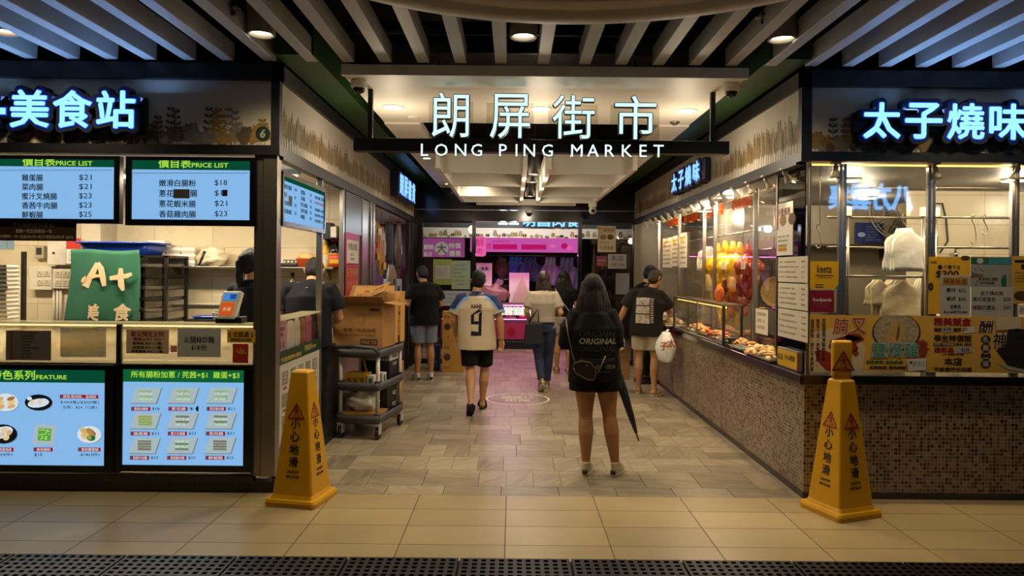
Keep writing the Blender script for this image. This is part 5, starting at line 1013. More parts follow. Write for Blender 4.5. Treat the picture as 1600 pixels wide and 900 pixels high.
# heat lamp spots hanging in a row
M_spot = mat('spot_white', 'bdb5a4', .4)
E_bulb = emis('heat_bulb', 'ffe2a8', 12.0)
def spot_lamp(x, y, lb, tilt, power=13, grp='spot lamps along the passage side of the roast stall'):
    t = thing('spot_lamp', lb, 'spot lamp', (x, y, 2.415), grp); Mx = Matrix.Rotation(tilt[0], 3, 'X') @ Matrix.Rotation(tilt[1], 3, 'Y')
    MB().box(-.028, .028, -.028, .028, -.012, 0).lathe([(.012, -.012), (.012, -.03)], n=10).build('mount', M_spot, t)
    S_ = .74; prof = [(r_ * S_, z_ * S_) for r_, z_ in [(.018, 0), (.026, -.012), (.026, -.035), (.022, -.045), (.036, -.075), (.044, -.10), (.046, -.125), (.043, -.125)]]
    m = MB(); m.lathe(prof, n=20); m.v = [Mx @ v + Vector((0, 0, -.022)) for v in m.v]; m.build('shade', M_spot, t); m = MB(); m.lathe([(.043 * S_, -.1235 * S_), (.0005, -.1275 * S_)], n=20, caps=False); m.v = [Mx @ v + Vector((0, 0, -.022)) for v in m.v]; m.build('bulb', E_bulb, t)
    if power: p = Mx @ Vector((0, 0, -.11)); light('spot_lamp_light', 'SPOT', (x + p.x, y + p.y, 2.415 - .022 + p.z), power, WARM, .04, (tilt[0], tilt[1], 0), 1.75, .7)
ordl = ['first', 'second', 'third', 'fourth', 'fifth', 'sixth', 'seventh', 'eighth', 'ninth', 'tenth', 'eleventh', 'twelfth', 'thirteenth', 'fourteenth', 'fifteenth']
for k in range(15): spot_lamp(2.075, 5.50 + .415 * k, f'{ordl[k]} spot lamp from the stall corner in the row under the roast stall fascia', (0, random.uniform(-.62, -.35)), 26 if k < 10 else 12)
for px, lb, tl in ((1309, 'spot lamp over the yellow delivery sticker of the roast stall', (.15, 0)), (1464, 'tilted spot lamp over the yellow price poster', (.35, -.35)), (1596, 'spot lamp over the green poster end of the roast stall', (.3, .2))): spot_lamp(at(px, 270).x, FP + .03, lb, tl, 45, 'spot lamps along the front of the roast stall')
# ---- glazing: posts and panes
G_front = glass('shop_glass', (.95, .95, .93), 1.6)
t = wthing('shop_window', 'large steel framed front window of the roast meat stall above the yellow food banner', 'shop window', (4.3, FP + .08, .889))
MB().box(2.14, 6.5, FP + .075, FP + .083, .889, 2.41).build('pane', G_front, t)
for px, w_ in ((1266, .012), (1317, .05), (1456, .05), (1587, .05)):
    x = at(px, 340, FP + .06).x; MB().box(x - w_ * .5, x - w_ * .08, FP + .06, FP + .095, .889, 2.41).box(x + w_ * .08, x + w_ * .5, FP + .055, FP + .1, .889, 2.41).build('post', M_steel, t, .002)
t = wthing('shop_window', 'short side window at the roast stall corner carrying handwritten menu sheets', 'shop window', (2.138, 5.5, .889)); MB().box(2.134, 2.142, FP + .105, 5.78, .889, 2.41).build('pane', G_front, t); MB().box(2.128, 2.148, 5.78, 5.80, .889, 2.41).build('edge_trim', M_steel, t)
t = wthing('shop_window', 'long side window of the roast stall in front of the hanging poultry', 'shop window', (RGL, 8.6, .889)); MB().box(RGL, RGL + .008, 5.85, 11.4, .889, 2.41).build('pane', glass('side_shop_glass', (.97, .97, .96), .22), t)
for px, w_ in ((1180, .045), (1222, .03), (1117, .022), (1100, .022), (1061, .02), (1029, .05)):
    y = side(px, 420, RGL).y; MB().box(RGL - .02, RGL + .02, y - w_ / 2, y + w_ / 2, .889, 2.41).build('post', M_steel, t, .002)
# ---- hanging racks of tubes behind the front glass
def rack(px0, px1, lb, X0, rows):
    x0, x1 = at(px0, 340, 5.55).x, at(px1, 340, 5.55).x; t = wthing('hanging_rack', lb, 'rack', ((x0 + x1) / 2, 5.55, .89), 'steel hanging racks behind the front glass')
    for x in (x0, x1): MB().tube([(x, 5.55, .889), (x, 5.55, 2.06)], .012, 10).build('upright', M_steel, t); MB().box(x - .02, x + .02, 5.53, 5.57, 2.06, 2.13).build('socket', M_white, t)
    for py in rows: z = at((px0 + px1) / 2, py, 5.55).z; MB().tube([(x0 - (.16 if X0 and py > 300 else 0), 5.55, z), (x1, 5.55, z)], .010, 10).build('rail', M_steel, t)
rack(1325, 1443, 'tube hanging rack holding the white bag bundle behind the front glass', True, (294, 340, 387, 432)); rack(1462, 1582, 'tube hanging rack holding bare meat hooks behind the front glass', False, (294, 340, 387))
def hook(px, py, lb, h=.16, Y=5.53, grp='meat hooks on the racks'):
    p = at(px, py, Y); t = [(0, 0, .0), (-.012, 0, .02), (-.025, 0, .0), (-.02, 0, -.03), (0, 0, -.06), (.012, 0, -h * .7), (.006, 0, -h), (-.018, 0, -h * 1.04), (-.03, 0, -h * .9)]
    o = MB().tube([Vector(q) for q in t], .004, 8).build('meat_hook', M_steel); o.location = (p.x + .0, Y, p.z); tag(o, lb, 'hook', grp); return o
hook(1523, 339, 'straight meat hook hanging alone on the bare rack', .2); hook(1541, 339, 'curled meat hook beside the straight one on the bare rack', .13); hook(1414, 339, 'meat hook holding the white bag bundle', .1); o = hook(1281, 352, 'double meat hook near the glass corner', .17); MB().tube([(0, 0, 0), (0, 0, .62)], .003, 6).build('string', M_steel, o)
def bag_bundle(lb, c, w_, h_, d_, m, seed=0, n=5):
    t = thing('bag_bundle', lb, 'bag bundle', c, 'white carrier bag bundles in the roast stall')
    for k in range(n):
        mb = MB(); rr = []; ox, oy = (k - n / 2) * .012, -k * d_ / n
        for j in range(10):
            f = j / 9; z = -h_ * f; ww = w_ * (.14 + .86 * min(1, max(0, (f - .08) * 5.5) ** .8)) / 2 if f < .3 else w_ / 2 * (1 + .03 * math.sin(9 * f + k + seed))
            rr.append([Vector((ox + ww * math.cos(a) + .006 * math.sin(5 * f + k * 2), oy + d_ / n * .8 * math.sin(a) + .004 * math.sin(13 * f + a * 3 + seed), z)) for a in [2 * PI * i / 14 for i in range(14)]])
        mb.rings(rr); mb.build('bag', m, t)
    return t
M_wb = mat('carrier_white', 'cfd4da', .4, 0, .05, 20, bump=.3)
p = at(1411, 357, 5.5); bag_bundle('white carrier bag bundle hung on the hook behind the front glass', (p.x, 5.50, p.z), .235, .33, .06, M_wb)
p = at(1398, 437, 5.6); bag_bundle('cream bag bundle low behind the front glass above the food banner', (p.x, 5.62, p.z), .28, .3, .12, mat('cream_carrier', 'c9bfa4', .45, 0, .1, 20, bump=.4), 3); p = at(1380, 437, 5.6); bag_bundle('small cream bag bundle folded over at the low rail', (p.x - .05, 5.60, p.z + .0), .15, .2, .06, mat('cream_carrier', 'c9bfa4'), 5, 3)
p = at(1437, 430, 5.8); bag_bundle('loose white bag bundle beside the yellow poster', (p.x, 5.70, p.z + .03), .18, .32, .08, M_bag, 7, 3); MB().tube([(p.x, 5.70, p.z), (p.x, 5.70, 2.46)], .003, 6).build('string', M_steel, bpy.data.objects['bag_bundle.003']).matrix_parent_inverse = Matrix.Translation(-bpy.data.objects['bag_bundle.003'].location)
# ---- inside: fan, blue board, tools, shelf
p = at(1412, 326, 8.6); t = thing('wall_fan', 'round caged wall fan deep inside the roast stall', 'fan', (p.x, 8.7, p.z)); R_ = .36; M_fan = mat('fan_grey', '8a8377', .45)
MB().lathe([(.09, -.10), (.11, -.08), (.11, .12), (.06, .16)], (0, 0, 0), 20, (0, 1, 0)).build('motor', M_fan, t); MB().lathe([(.075, 0), (.075, -.02)], (0, -.10, 0), 20, (0, 1, 0)).build('hub_cap', mat('fan_cap', 'b0a684', .4), t); MB().tube([(0, .1, 0), (0, .3, -.05)], .03, 10).build('arm', M_fan, t)
for rr_, yy in ((R_, 0), (R_ * .97, -.06), (R_ * .66, -.085), (R_ * .4, -.095)): m = MB(); m.tube([(rr_ * math.cos(a), yy, rr_ * math.sin(a)) for a in [2 * PI * k / 40 for k in range(41)]], .010 if rr_ == R_ else .004, 6); m.build('guard_ring', M_fan, t)
m = MB()
for k in range(40): a = 2 * PI * k / 40; m.tube([(.07 * math.cos(a), -.1, .07 * math.sin(a)), (R_ * .7 * math.cos(a), -.085, R_ * .7 * math.sin(a)), (R_ * math.cos(a), 0, R_ * math.sin(a))], .0025, 4)
m.build('guard_lattice', M_fan, t)
for k in range(3): a = 2 * PI * k / 3 + .4; MB().prism([(.1, -.05), (.3, -.13), (.33, .02), (.26, .12), (.1, .05)], (0, -.02, 0), (math.cos(a), 0, math.sin(a)), (-math.sin(a), .25, math.cos(a)), (0, .006, 0)).build('fan_blade', mat('fan_blade', '4c4740', .4), t)
fr, o, d = psheet('blue_board', 'blue notice board with white print at the back of the roast stall', 'board', (1336, 348, 1378, 380), mat('blue_board', '17255c', .5), Y=8.9, d=.0, t=.02); x0_, x1_, z0_, z1_ = frect(8.9, 1340, 352, 1375, 377); strokes('lettering', fr, x0_ + .1, x1_, z0_, z1_, 6, mat('board_ink', '8a97b8', .6), o, d, .4, seed=21); fr.ell(m := MB(), x0_ + .04, z0_ + .08, .05, .03, d, d + .001, 12); m.build('logo_print', mat('board_ink', '8a97b8'), o)
z = at(1390, 383, 8.8).z; t = wthing('wall_shelf', 'dark shelf under the blue board at the back of the roast stall', 'shelf', (3.9, 8.9, z)); MB().box(3.35, 4.75, 8.6, 9.0, z - .025, z).build('board', M_steeld, t)
for x in (3.5, 4.6): MB().prism([(0, 0), (.3, 0), (0, -.15)], (x, 9.0, z - .025), (0, -1, 0), (0, 0, 1), (.02, 0, 0)).build('bracket', M_steeld, t)
p = at(1466, 330, 7.25); t = thing('kitchen_tool', 'black looped cable hanging on the tiled wall of the roast stall', 'cable', (p.x, 7.28, p.z)); MB().tube([(-.03, 0, -.3), (-.06, 0, -.1), (-.02, 0, .08), (.06, 0, .08), (.1, 0, -.08), (.12, 0, -.3), (.04, 0, -.42)], .008, 8).build('loop', M_black, t); MB().box(-.06, .0, -.03, .0, -.42, -.25).build('plug', M_black, t)
p = at(1494, 395, 7.25); o = MB().lathe([(.02, 0), (.02, .05), (.012, .06)], (p.x, 7.26, p.z - .05), 12).tube([(p.x, 7.26, p.z), (p.x - .04, 7.2, p.z + .04), (p.x + .03, 7.15, p.z + .05)], .012, 8).build('water_tap', mat('chrome', 'b0b0b0'), None); tag(o, 'chrome tap on the tiled wall behind the front glass', 'tap')
p = at(1480, 402, 6.9); t = thing('bucket', 'round pale bucket behind the yellow poster', 'bucket', (p.x, 6.95, .902)); MB().lathe([(.12, 0), (.15, .32), (.156, .33), (.145, .33), (.11, .01)], n=26).build('body', M_white, t)
# inner work bench
t = wthing('inner_bench', 'steel bench inside the roast stall behind the glass', 'bench', (4, 7.0, 0)); MB().box(3.2, 7.0, 6.7, 7.28, .86, .9).build('top', M_steel, t); MB().box(3.25, 6.95, 6.75, 7.25, 0, .86).build('body', M_steeld, t)
o = MB().box(3.0, 3.28, 8.3, 8.95, 0, 1.9).build('dark_cabinet', M_steeld, None, .01); tag(o, 'tall dark cabinet at the back corner of the roast stall', 'cabinet'); MB().box(3.0, 3.27, 8.285, 8.3, .1, 1.0).build('door', M_steeld, o, .004); MB().box(3.0, 3.27, 8.285, 8.3, 1.03, 1.85).build('door', M_steeld, o, .004)
M_ctl = mat('dark_oven', '191715', .4, .3)
for i, (x, lb) in enumerate(((3.15, 'dark roasting oven barrel behind the double steel post'),)):
    t = thing('roasting_oven', lb, 'oven', (3.72, 8.2, 0)); MB().lathe([(.36, 0), (.36, 1.0), (.30, 1.1), (.1, 1.16)], n=30).build('barrel', M_ctl, t); MB().tube([(.0, -.36, .55), (.0, -.40, .55), (.0, -.40, .8), (.0, -.36, .8)], .012, 8).build('handle', M_steel, t)

# ---- shop sign letters
halo_sign('glowing blue-white four character sign on the front fascia of the roast stall', FRONT, '太子燒味', [at(p, 195).x for p in (1367.3, 1431.5, 1496, 1560.5)], at(1463, 193.5).z, 55.5 * FP / F, wch=.262)
FRONT.box(m := MB(), at(1330, 0).x, at(1592, 0).x, at(1463, 212).z, at(1463, 178).z, 0, .035); m.build('back_tray', M_signbox, bpy.data.objects['shop_sign.001'], .015)
light('sign_light', 'AREA', (3.08, FP - .13, at(1463, 193.5).z + .02), SIGN_W, (.22, .45, 1.0), 1.25, (math.radians(-138), 0, 0), sy=.22)
E_sign2 = emis('sign_ice_small', '7fb4ff', 1.6)
ys_ = [8.77, 8.42, 8.07, 7.72]
t = halo_sign('small blue-white roast stall sign on the passage fascia', FRS, '太子燒味', [-y for y in ys_], 2.695, .215, depth=.10, halo=.03, wch=.27, mats=(M_signbox, E_signrim, E_sign2)); FRS.rect('back_box', -8.99, -7.5, 2.57, 2.82, 0, .085, M_signbox, t, .02)
t = halo_sign('small blue-white sign box on the passage fascia of the sundry shop', LEFT, '朗屏雜貨', [10.05, 10.45, 10.85, 11.25], 2.80, .30, depth=.12, halo=.02, wch=.33, mats=(M_signbox, E_signrim, E_sign2)); LEFT.rect('back_box', 9.82, 11.48, 2.62, 2.98, 0, .115, M_signbox, t, .01)
bpy.data.objects['shop_sign.003']['label'] = 'small blue-white sign box on the passage fascia of the sundry shop'

# ---- papers, stickers and posters on the front glass
Yg = FP + .052
M_menu = mat('menu_paper', 'c6bda8', .65, 0, .04, 14); M_mink = mat('menu_ink', '4a4038', .7)
fr, o, d = psheet('delivery_sticker', 'yellow keeta delivery sticker on the front glass', 'sticker', (1266, 408, 1310, 452), mat('sticker_yellow', 'd8a800', .4), Y=Yg, d=.0); p = at(1288, 420, Yg); fr.text('lettering', 'keeta', p.x, p.z, .058, M_ink, o, d, w=.105, bold=.012)
for k, (py, w_) in enumerate(((430.5, .13), (433.5, .1), (445, .06), (448.5, .06))): q = at(1288 if k < 2 else 1280, py, Yg); fr.rect('small_print', q.x - w_ / 2, q.x + w_ / 2, q.z - .003, q.z + .003, d, d + .0005, M_ink if k != 1 else mat('orange_print', 'a87400', .5), o)
a0_, a1_, b0_, b1_ = frect(Yg, 1303, 444, 1310, 452); fr.poly(m := MB(), [(a0_, b0_), (a1_, b0_), (a1_, b1_)], d, d + .0006); m.build('corner_print', mat('corner_green', '1f8a6a', .5), o)
fr, o, d = psheet('delivery_sticker', 'dark pink foodpanda delivery sticker below the yellow one', 'sticker', (1266, 453.5, 1303, 488), mat('sticker_pink', '7c0f2c', .4), Y=Yg, d=.0); p = at(1284.5, 469, Yg); fr.text('lettering', 'foodpanda', p.x, p.z, .036, M_paper, o, d, w=.135, bold=.015)
x0_, x1_, z0_, z1_ = frect(Yg, 1271, 473, 1298, 481); strokes('lettering', fr, x0_, x1_, z0_, z1_, 2, mat('pink_print', 'b0607a', .5), o, d, .45, seed=33, ragged=.1)
fr, o, d = psheet('price_poster', 'yellow poster advertising a 300 dollar offer on the front glass', 'poster', (1451, 401, 1515, 491), mat('poster_yellow', 'd9a51a', .5, 0, .15, 5), Y=Yg, d=.0)
def pt(fr, o, b_, px, py, hp, m_, d, wp=None, al='C', bold=.01, Y=Yg, **k): return ptext(fr, o, b_, px, py, hp, m_, d, al, Y=Y, w=(wp * Y / F if wp else None), bold=bold, **k)
pt(fr, o, 'keeta', 1458.5, 409, 5, M_ink, d, 10); pt(fr, o, '外賣平台', 1487, 417.5, 6.5, M_ink, d, 26); pt(fr, o, '$300', 1480, 429, 12.5, M_ink, d, 36, bold=.03); q = at(1468.5, 417.5, Yg); fr.ell(m := MB(), q.x, q.z, .017, .017, d, d + .0006, 16); m.build('dot', M_ink, o); q = at(1508, 404, Yg); fr.ell(m := MB(), q.x, q.z + .003, .035, .018, d, d + .0006, 18); m.build('dish_print', mat('dish_brown', '4a3316', .5, 0, .4, 40), o); q = at(1454, 448, Yg); fr.ell(m := MB(), q.x, q.z, .02, .03, d, d + .0006, 18); m.build('dish_print', mat('dish_brown', '4a3316'), o)
fr, o, d = psheet('price_sheet', 'grey boxed rice price sheet stuck over the yellow offer poster', 'notice', (1468.5, 429.5, 1515, 494), M_papg, Y=Yg, d=.003)
fr.rect('highlight', *frect(Yg, 1472, 433, 1512, 446), d, d + .0005, mat('highlight_orange', 'a87a34', .6), o); pt(fr, o, '精美飯盒', 1492, 439.5, 9, mat('brown_ink', '5a3210', .6), d + .0006, 37); pt(fr, o, '雙拼  $32', 1493, 453.5, 7, M_ink, d, 30); pt(fr, o, '單拼  $30', 1493, 467, 7, M_ink, d, 30); pt(fr, o, '送煮品', 1492, 479, 6, M_ink, d, 17); pt(fr, o, '早上9:00至下午18:00', 1492, 487.5, 4, M_ink, d, 37)
fr, o, d = psheet('promo_poster', 'green topped promotion poster on the front glass', 'poster', (1516.5, 401, 1580, 449), mat('poster_pale', '8a8a84', .55, 0, .2, 8), Y=Yg, d=.0)
fr.rect('green_header', *frect(Yg, 1517, 402, 1580, 413), d, d + .0005, mat('poster_green_ink', '1f5a30', .5, 0, .3, 12), o); fr.rect('blue_patch', *frect(Yg, 1545, 403, 1579, 413), d + .0006, d + .001, mat('poster_blue_ink', '3a7a86', .5, 0, .2, 12), o); q = at(1531, 407.5, Yg); fr.ell(m := MB(), q.x, q.z, .024, .022, d + .001, d + .0016, 16); m.build('logo', M_papg, o); fr.rect('tan_band', *frect(Yg, 1517, 428, 1536, 434), d, d + .0005, mat('tan_band', '6a5a44', .5), o)
fr.poly(m := MB(), [tuple(fx(*q)) for q in ((1571, 438), (1579, 427), (1580, 448), (1573, 448))], d, d + .0006); m.build('leaf_print', mat('poster_green_ink', '1f5a30'), o); pt(fr, o, '新會員大優惠', 1544, 436, 5, M_mink, d, 30); pt(fr, o, '限時優惠', 1542, 442, 3.5, M_mink, d, 22)
m = MB()
for a, b_ in (((1517, 424), (1526, 429)), ((1521, 418), (1525, 424)), ((1530, 419), (1537, 426)), ((1524, 447), (1527, 436)), ((1565, 430), (1571, 436))): m.tube([at(*a, Yg) + Vector((0, -d, 0)), at(*b_, Yg) + Vector((0, -d, 0))], .0015, 5)
m.build('line_print', M_ink, o)
fr, o, d = psheet('price_sheet', 'grey handwritten rice price sheet below the green poster', 'notice', (1517, 448, 1582.5, 496), M_papg, Y=Yg, d=.002)
pt(fr, o, '全天燒味飯', 1549, 458, 7, M_mink, d, 36); pt(fr, o, '燒肉咸蛋飯', 1537, 467.5, 7.5, M_mink, d, 36); pt(fr, o, '$28', 1573, 468, 6.5, M_mink, d, 11); pt(fr, o, '燒鵝四寶飯', 1537, 480.5, 7.5, M_mink, d, 36); pt(fr, o, '$45', 1573, 481, 6.5, M_mink, d, 11)
fr, o, d = psheet('price_poster', 'brown yellow poster at the picture edge of the front glass', 'poster', (1581.5, 400, 1640, 475), mat('poster_ochre', 'c0942e', .5, 0, .15, 6), Y=Yg, d=.001)
fr.rect('dark_title', *frect(Yg, 1585, 406, 1640, 411), d, d + .0006, M_ink, o); fr.rect('frame_print', *frect(Yg, 1595, 413, 1620, 421), d, d + .0006, M_ink, o); x0_, x1_, z0_, z1_ = frect(Yg, 1586, 424, 1620, 442); strokes('lettering', fr, x0_, x1_, z0_, z1_, 4, mat('poster_red_ink', '6a3a14', .5), o, d, .5, seed=40); q = at(1595, 462, Yg); fr.ell(m := MB(), q.x, q.z, .055, .035, d, d + .0006, 20); m.build('dish_print', mat('dish_brown', '4a3316'), o)
fr, o, d = psheet('notice_card', 'small white card below the brown yellow poster', 'card', (1589, 476, 1640, 493), M_paper, Y=Yg, d=.002); fr.rect('inner_print', *frect(Yg, 1593, 480, 1640, 489), d, d + .0005, M_papg, o)
# big food banner
fr, o, d = psheet('food_banner', 'long yellow banner of roast meats along the bottom of the front glass', 'banner', (1265, 492, 1660, 583.5), mat('banner_yellow', 'd8a640', .5, 0, .12, 4), Y=Yg - .012, d=.0, t=.004)
Yb_ = Yg - .012
bp_ = lambda px, py: tuple((lambda q: (q.x, q.z))(at(px, py, Yb_)))
def bpoly(name, pts, m, dd=0.0): fr.poly(mb := MB(), [bp_(*q) for q in pts], d + dd, d + dd + .0006); return mb.build(name, m, o)
M_rm = mat('roast_ink', '8c2412', .5, 0, .45, 50); M_rm2 = mat('roast_ink_light', '8c3a1c', .5, 0, .4, 60); M_pale = mat('banner_pale', 'cdbd98', .5, 0, .08, 6); M_brn = mat('banner_brown', '3a2410', .6); M_bred = mat('banner_red', '8c1420', .6)
bpoly('plate_print', [(1266, 520), (1300, 512), (1338, 522), (1352, 545), (1346, 580), (1266, 582)], M_pale)
for pts, m_ in ([(1297, 532), (1312, 527), (1328, 523), (1342, 527), (1350, 531), (1337, 537), (1341, 545), (1332, 552), (1318, 549), (1302, 547), (1294, 543)], M_rm), ([(1318, 527), (1328, 518), (1343, 522), (1350, 529), (1336, 533), (1322, 531)], M_rm2), ([(1272, 549), (1284, 546), (1297, 551), (1300, 566), (1299, 581), (1290, 578), (1279, 567)], M_rm), ([(1330, 552), (1338, 545), (1342, 553), (1337, 558)], M_rm2): bpoly('roast_meat_print', pts, m_, .0008)
for px, s_ in ((1268.5, '爽彈鬆軟•肥又不覺肥膩'), (1277.5, '蜜味十足•肉質豐腴。'), (1286.5, '用豬頸肉來製的叉燒')): pt(fr, o, '\n'.join(s_), px, 496 + len(s_) * 3.9, len(s_) * 7.4, mat('banner_ink', '1c1a18', .6), d + .002, 5.6, Y=Yb_, line=1.0)
for c_, px, py, s_ in (('腩', 1313, 509, 24), ('叉', 1340, 509, 24)): pt(fr, o, c_, px, py, s_ + 2.5, mat('cream_outline', 'c9b088', .6), d + .0015, s_ + 2.5, bold=.05, Y=Yb_, shear=.1); pt(fr, o, c_, px, py, s_, mat('banner_red2', '9c2c12', .6), d + .0025, s_, bold=.0, Y=Yb_, shear=.1)
q = bp_(1400, 519); m = MB(); pts = []
for k in range(28): a = 2 * PI * k / 28; pts.append((1400 + 38 * math.cos(a), max(493, 519 + 30 * math.sin(a))))
bpoly('pan_print', pts, M_brn, .0006); pts = [(x if True else 0, y) for x, y in [(1400 + 35.5 * math.cos(2 * PI * k / 28), max(493, 518 + 28 * math.sin(2 * PI * k / 28))) for k in range(28)]]; bpoly('salt_print', pts, mat('salt_ink', 'a8987a', .6, 0, .45, 45), .0014)
bpoly('chicken_print', [(1384, 528), (1390, 512), (1402, 500), (1413, 506), (1414, 522), (1406, 534), (1398, 538), (1390, 534)], mat('chicken_ink', 'c09c58', .5, 0, .15, 25), .0022); bpoly('chicken_fold_print', [(1399, 530), (1402, 512), (1404, 503), (1405, 516), (1402, 532)], mat('chicken_fold', '6a5028', .5), .003)
for c_, px in (('鹽', 1372, ), ('焗', 1396.5,), ('雞', 1423,)): pt(fr, o, c_, px, 546.5, 24, mat('pale_outline', 'b8b8a8', .6), d + .0034, 24.5, bold=.035, Y=Yb_); pt(fr, o, c_, px, 546.5, 21.5, mat('teal_ink', '1f8a7c', .5, 0, .35, 18), d + .0045, 22, bold=.0, Y=Yb_)
pt(fr, o, '鹹香嫩滑! 皮爽肉滑!', 1382, 565.5, 5.5, mat('banner_green', '2c6a20', .6), d + .001, 58, bold=.02, Y=Yb_); pt(fr, o, '皮脆肉嫩! 雞肉鮮甜!', 1387, 574, 5.2, M_brn, d + .001, 58, bold=.02, Y=Yb_)
bpoly('price_tag', [(1416, 561), (1446, 559), (1445, 578), (1418, 580)], M_paper, .005); pt(fr, o, '$90', 1434, 568, 9, M_papg, d + .0062, 18, Y=Yb_, shear=.2); pt(fr, o, '1隻', 1422, 566, 4, M_ink, d + .0062, 6, Y=Yb_)
# red hen print
M_hen = mat('hen_ink', '8c3512', .6); 
for pts in ([(1434, 541), (1441, 538), (1447, 540), (1449, 548), (1446, 556), (1443, 559), (1435, 558)], [(1432, 536), (1434, 531), (1438, 533), (1441, 529.5), (1444, 533), (1448, 534), (1449, 539), (1440, 537.5), (1434, 540)], [(1449, 543), (1452, 546), (1448, 547)]): bpoly('hen_print', pts, M_hen, .001)
pt(fr, o, '精美飯盒', 1487.5, 502.5, 12.5, M_bred, d + .001, 58, bold=.03, Y=Yb_); pt(fr, o, '單拼', 1464.5, 515, 6.5, M_brn, d + .001, 12, bold=.03, Y=Yb_); pt(fr, o, '雙拼', 1495, 515, 6.5, M_brn, d + .001, 12, bold=.03, Y=Yb_)
bpoly('price_tag', [(1471.5, 511), (1487, 510.5), (1487.5, 519), (1472, 519.5)], M_papg, .001); pt(fr, o, '$38', 1479, 514.5, 6, M_brn, d + .002, 12, Y=Yb_); bpoly('price_tag', [(1502, 511), (1522, 510), (1523, 519), (1505, 521)], M_paper, .001); pt(fr, o, '$3', 1507, 514.5, 6, M_brn, d + .002, 7, Y=Yb_)
pt(fr, o, '學生特價飯', 1488, 528.5, 10.5, M_brn, d + .001, 59, bold=.03, Y=Yb_); bpoly('label_bar', [(1458, 535.5), (1491, 535.5), (1491, 540), (1458, 540)], M_brn, .001); pt(fr, o, '星期一至五供應', 1474.5, 537.8, 3.4, M_paper, d + .002, 30, Y=Yb_); pt(fr, o, '單拼 雙拼', 1505, 538, 4.5, M_brn, d + .001, 25, bold=.02, Y=Yb_)
pt(fr, o, '送飲品', 1474, 546.5, 8.5, M_bred, d + .001, 31, bold=.03, Y=Yb_); bpoly('price_tag', [(1492, 542), (1518, 541.5), (1518.5, 550.5), (1492.5, 551.5)], M_papg, .001); pt(fr, o, '$28', 1507, 546.5, 6.5, M_brn, d + .002, 13, Y=Yb_); pt(fr, o, '上午10時至下午4時', 1488, 553.6, 3.6, M_brn, d + .001, 34, Y=Yb_)
pt(fr, o, '本店', 1488.5, 564.5, 12, M_brn, d + .001, 28, bold=.03, Y=Yb_); pt(fr, o, '不設壹仟元找續', 1488, 577, 6.5, M_brn, d + .001, 59, bold=.02, Y=Yb_)
pt(fr, o, '酬', 1540, 510, 20, M_paper, d + .0008, 25, bold=.06, Y=Yb_, shear=.1); pt(fr, o, '酬', 1540, 510, 18.5, M_brn, d + .002, 23.5, bold=.02, Y=Yb_, shear=.1); pt(fr, o, '神', 1560.5, 531, 24, M_paper, d + .0028, 23, bold=.06, Y=Yb_, shear=.1); pt(fr, o, '神', 1560.5, 531, 22.5, M_brn, d + .004, 21.5, bold=.02, Y=Yb_, shear=.1)
for c_, py in zip('乳豬二頭', (530.5, 543, 556, 568.5)): q = bp_(1539.5, py); fr.ell(m := MB(), q[0], q[1], .036, .031, d + .0004, d + .001, 22); m.build('dot', M_brn, o); pt(fr, o, c_, 1539.5, py, 9, M_papg, d + .0014, 9, bold=.03, Y=Yb_)
bpoly('plate_print', [(1556, 566), (1575, 573), (1600, 577), (1660, 578), (1660, 582), (1596, 581), (1572, 577)], M_papg, .001); bpoly('pork_print', [(1556, 548), (1570, 530), (1576, 512), (1600, 515), (1660, 512), (1660, 576), (1600, 576), (1574, 571)], mat('pork_ink', '2c241c', .4, 0, .6, 22), .0004); bpoly('blank_patch', [(1553, 497), (1594, 494), (1594, 513), (1556, 516)], M_pale, .0052)
# ---- menu sheets on the corner side glass
frm = Fr((2.132, 0, 0), (0, -1, 0), (0, 0, 1))
def msheet(lb, px0, px1, py0, py1, seed, rows=4):
    a, b_ = side(px0, (py0 + py1) / 2, 2.132), side(px1, (py0 + py1) / 2, 2.132); zt_ = side(px1, py0, 2.132).z; zb_ = side(px1, py1, 2.132).z
    o = frm.rect('menu_sheet', -a.y, -b_.y, zb_, zt_, 0, .002, M_menu); tag(o, lb, 'menu sheet', 'menu sheets on the corner glass')
    W_ = a.y - b_.y
    strokes('lettering', frm, -a.y + .03, -a.y + W_ * .72, zb_ + .02, zt_ - .02, rows, M_mink, o, .0022, .34, seed=seed, ragged=.2); strokes('lettering', frm, -b_.y - W_ * .2, -b_.y - .03, zb_ + .02, zt_ - .02, rows, M_mink, o, .0022, .34, seed=seed + 1, ragged=0); return o
msheet('uppermost plain handwritten menu sheet on the corner side glass', 1216, 1262.5, 400, 442, 50); msheet('middle handwritten menu sheet with patched prices on the corner side glass', 1216, 1262.5, 444, 486, 52); msheet('lowest handwritten menu sheet on the corner side glass', 1216, 1262.5, 488, 536, 54)
a, b_ = side(1213, 350, 2.131), side(1239, 350, 2.131); zt_, zb_ = side(1226, 317, 2.131).z, side(1226, 399, 2.131).z
o = frm.rect('menu_sheet', -a.y, -b_.y, zb_, zt_, .001, .003, M_paper); tag(o, 'tall menu sheet with red edge and dish pictures above the handwritten sheets', 'menu sheet', 'menu sheets on the corner glass')
zm = zt_ - (zt_ - zb_) * .5; frm.rect('red_edge', -a.y, -a.y + .05, zm, zt_, .003, .0035, mat('red_edge', '9c2c14', .5), o); frm.text('lettering', '外賣優惠', -b_.y - .18, zt_ - .07, .06, mat('brown_ink', '5a3210'), o, .0036, w=.26)
for k, yy in enumerate((-a.y + .15, -a.y + .33)): frm.ell(m := MB(), yy, zm + .07, .07, .045, .0032, .0038, 18); m.build('dish_print', mat('dish_brown' if k else 'dish_tan', '4a3316' if k else '8a6a34', .5, 0, .4, 40), o)
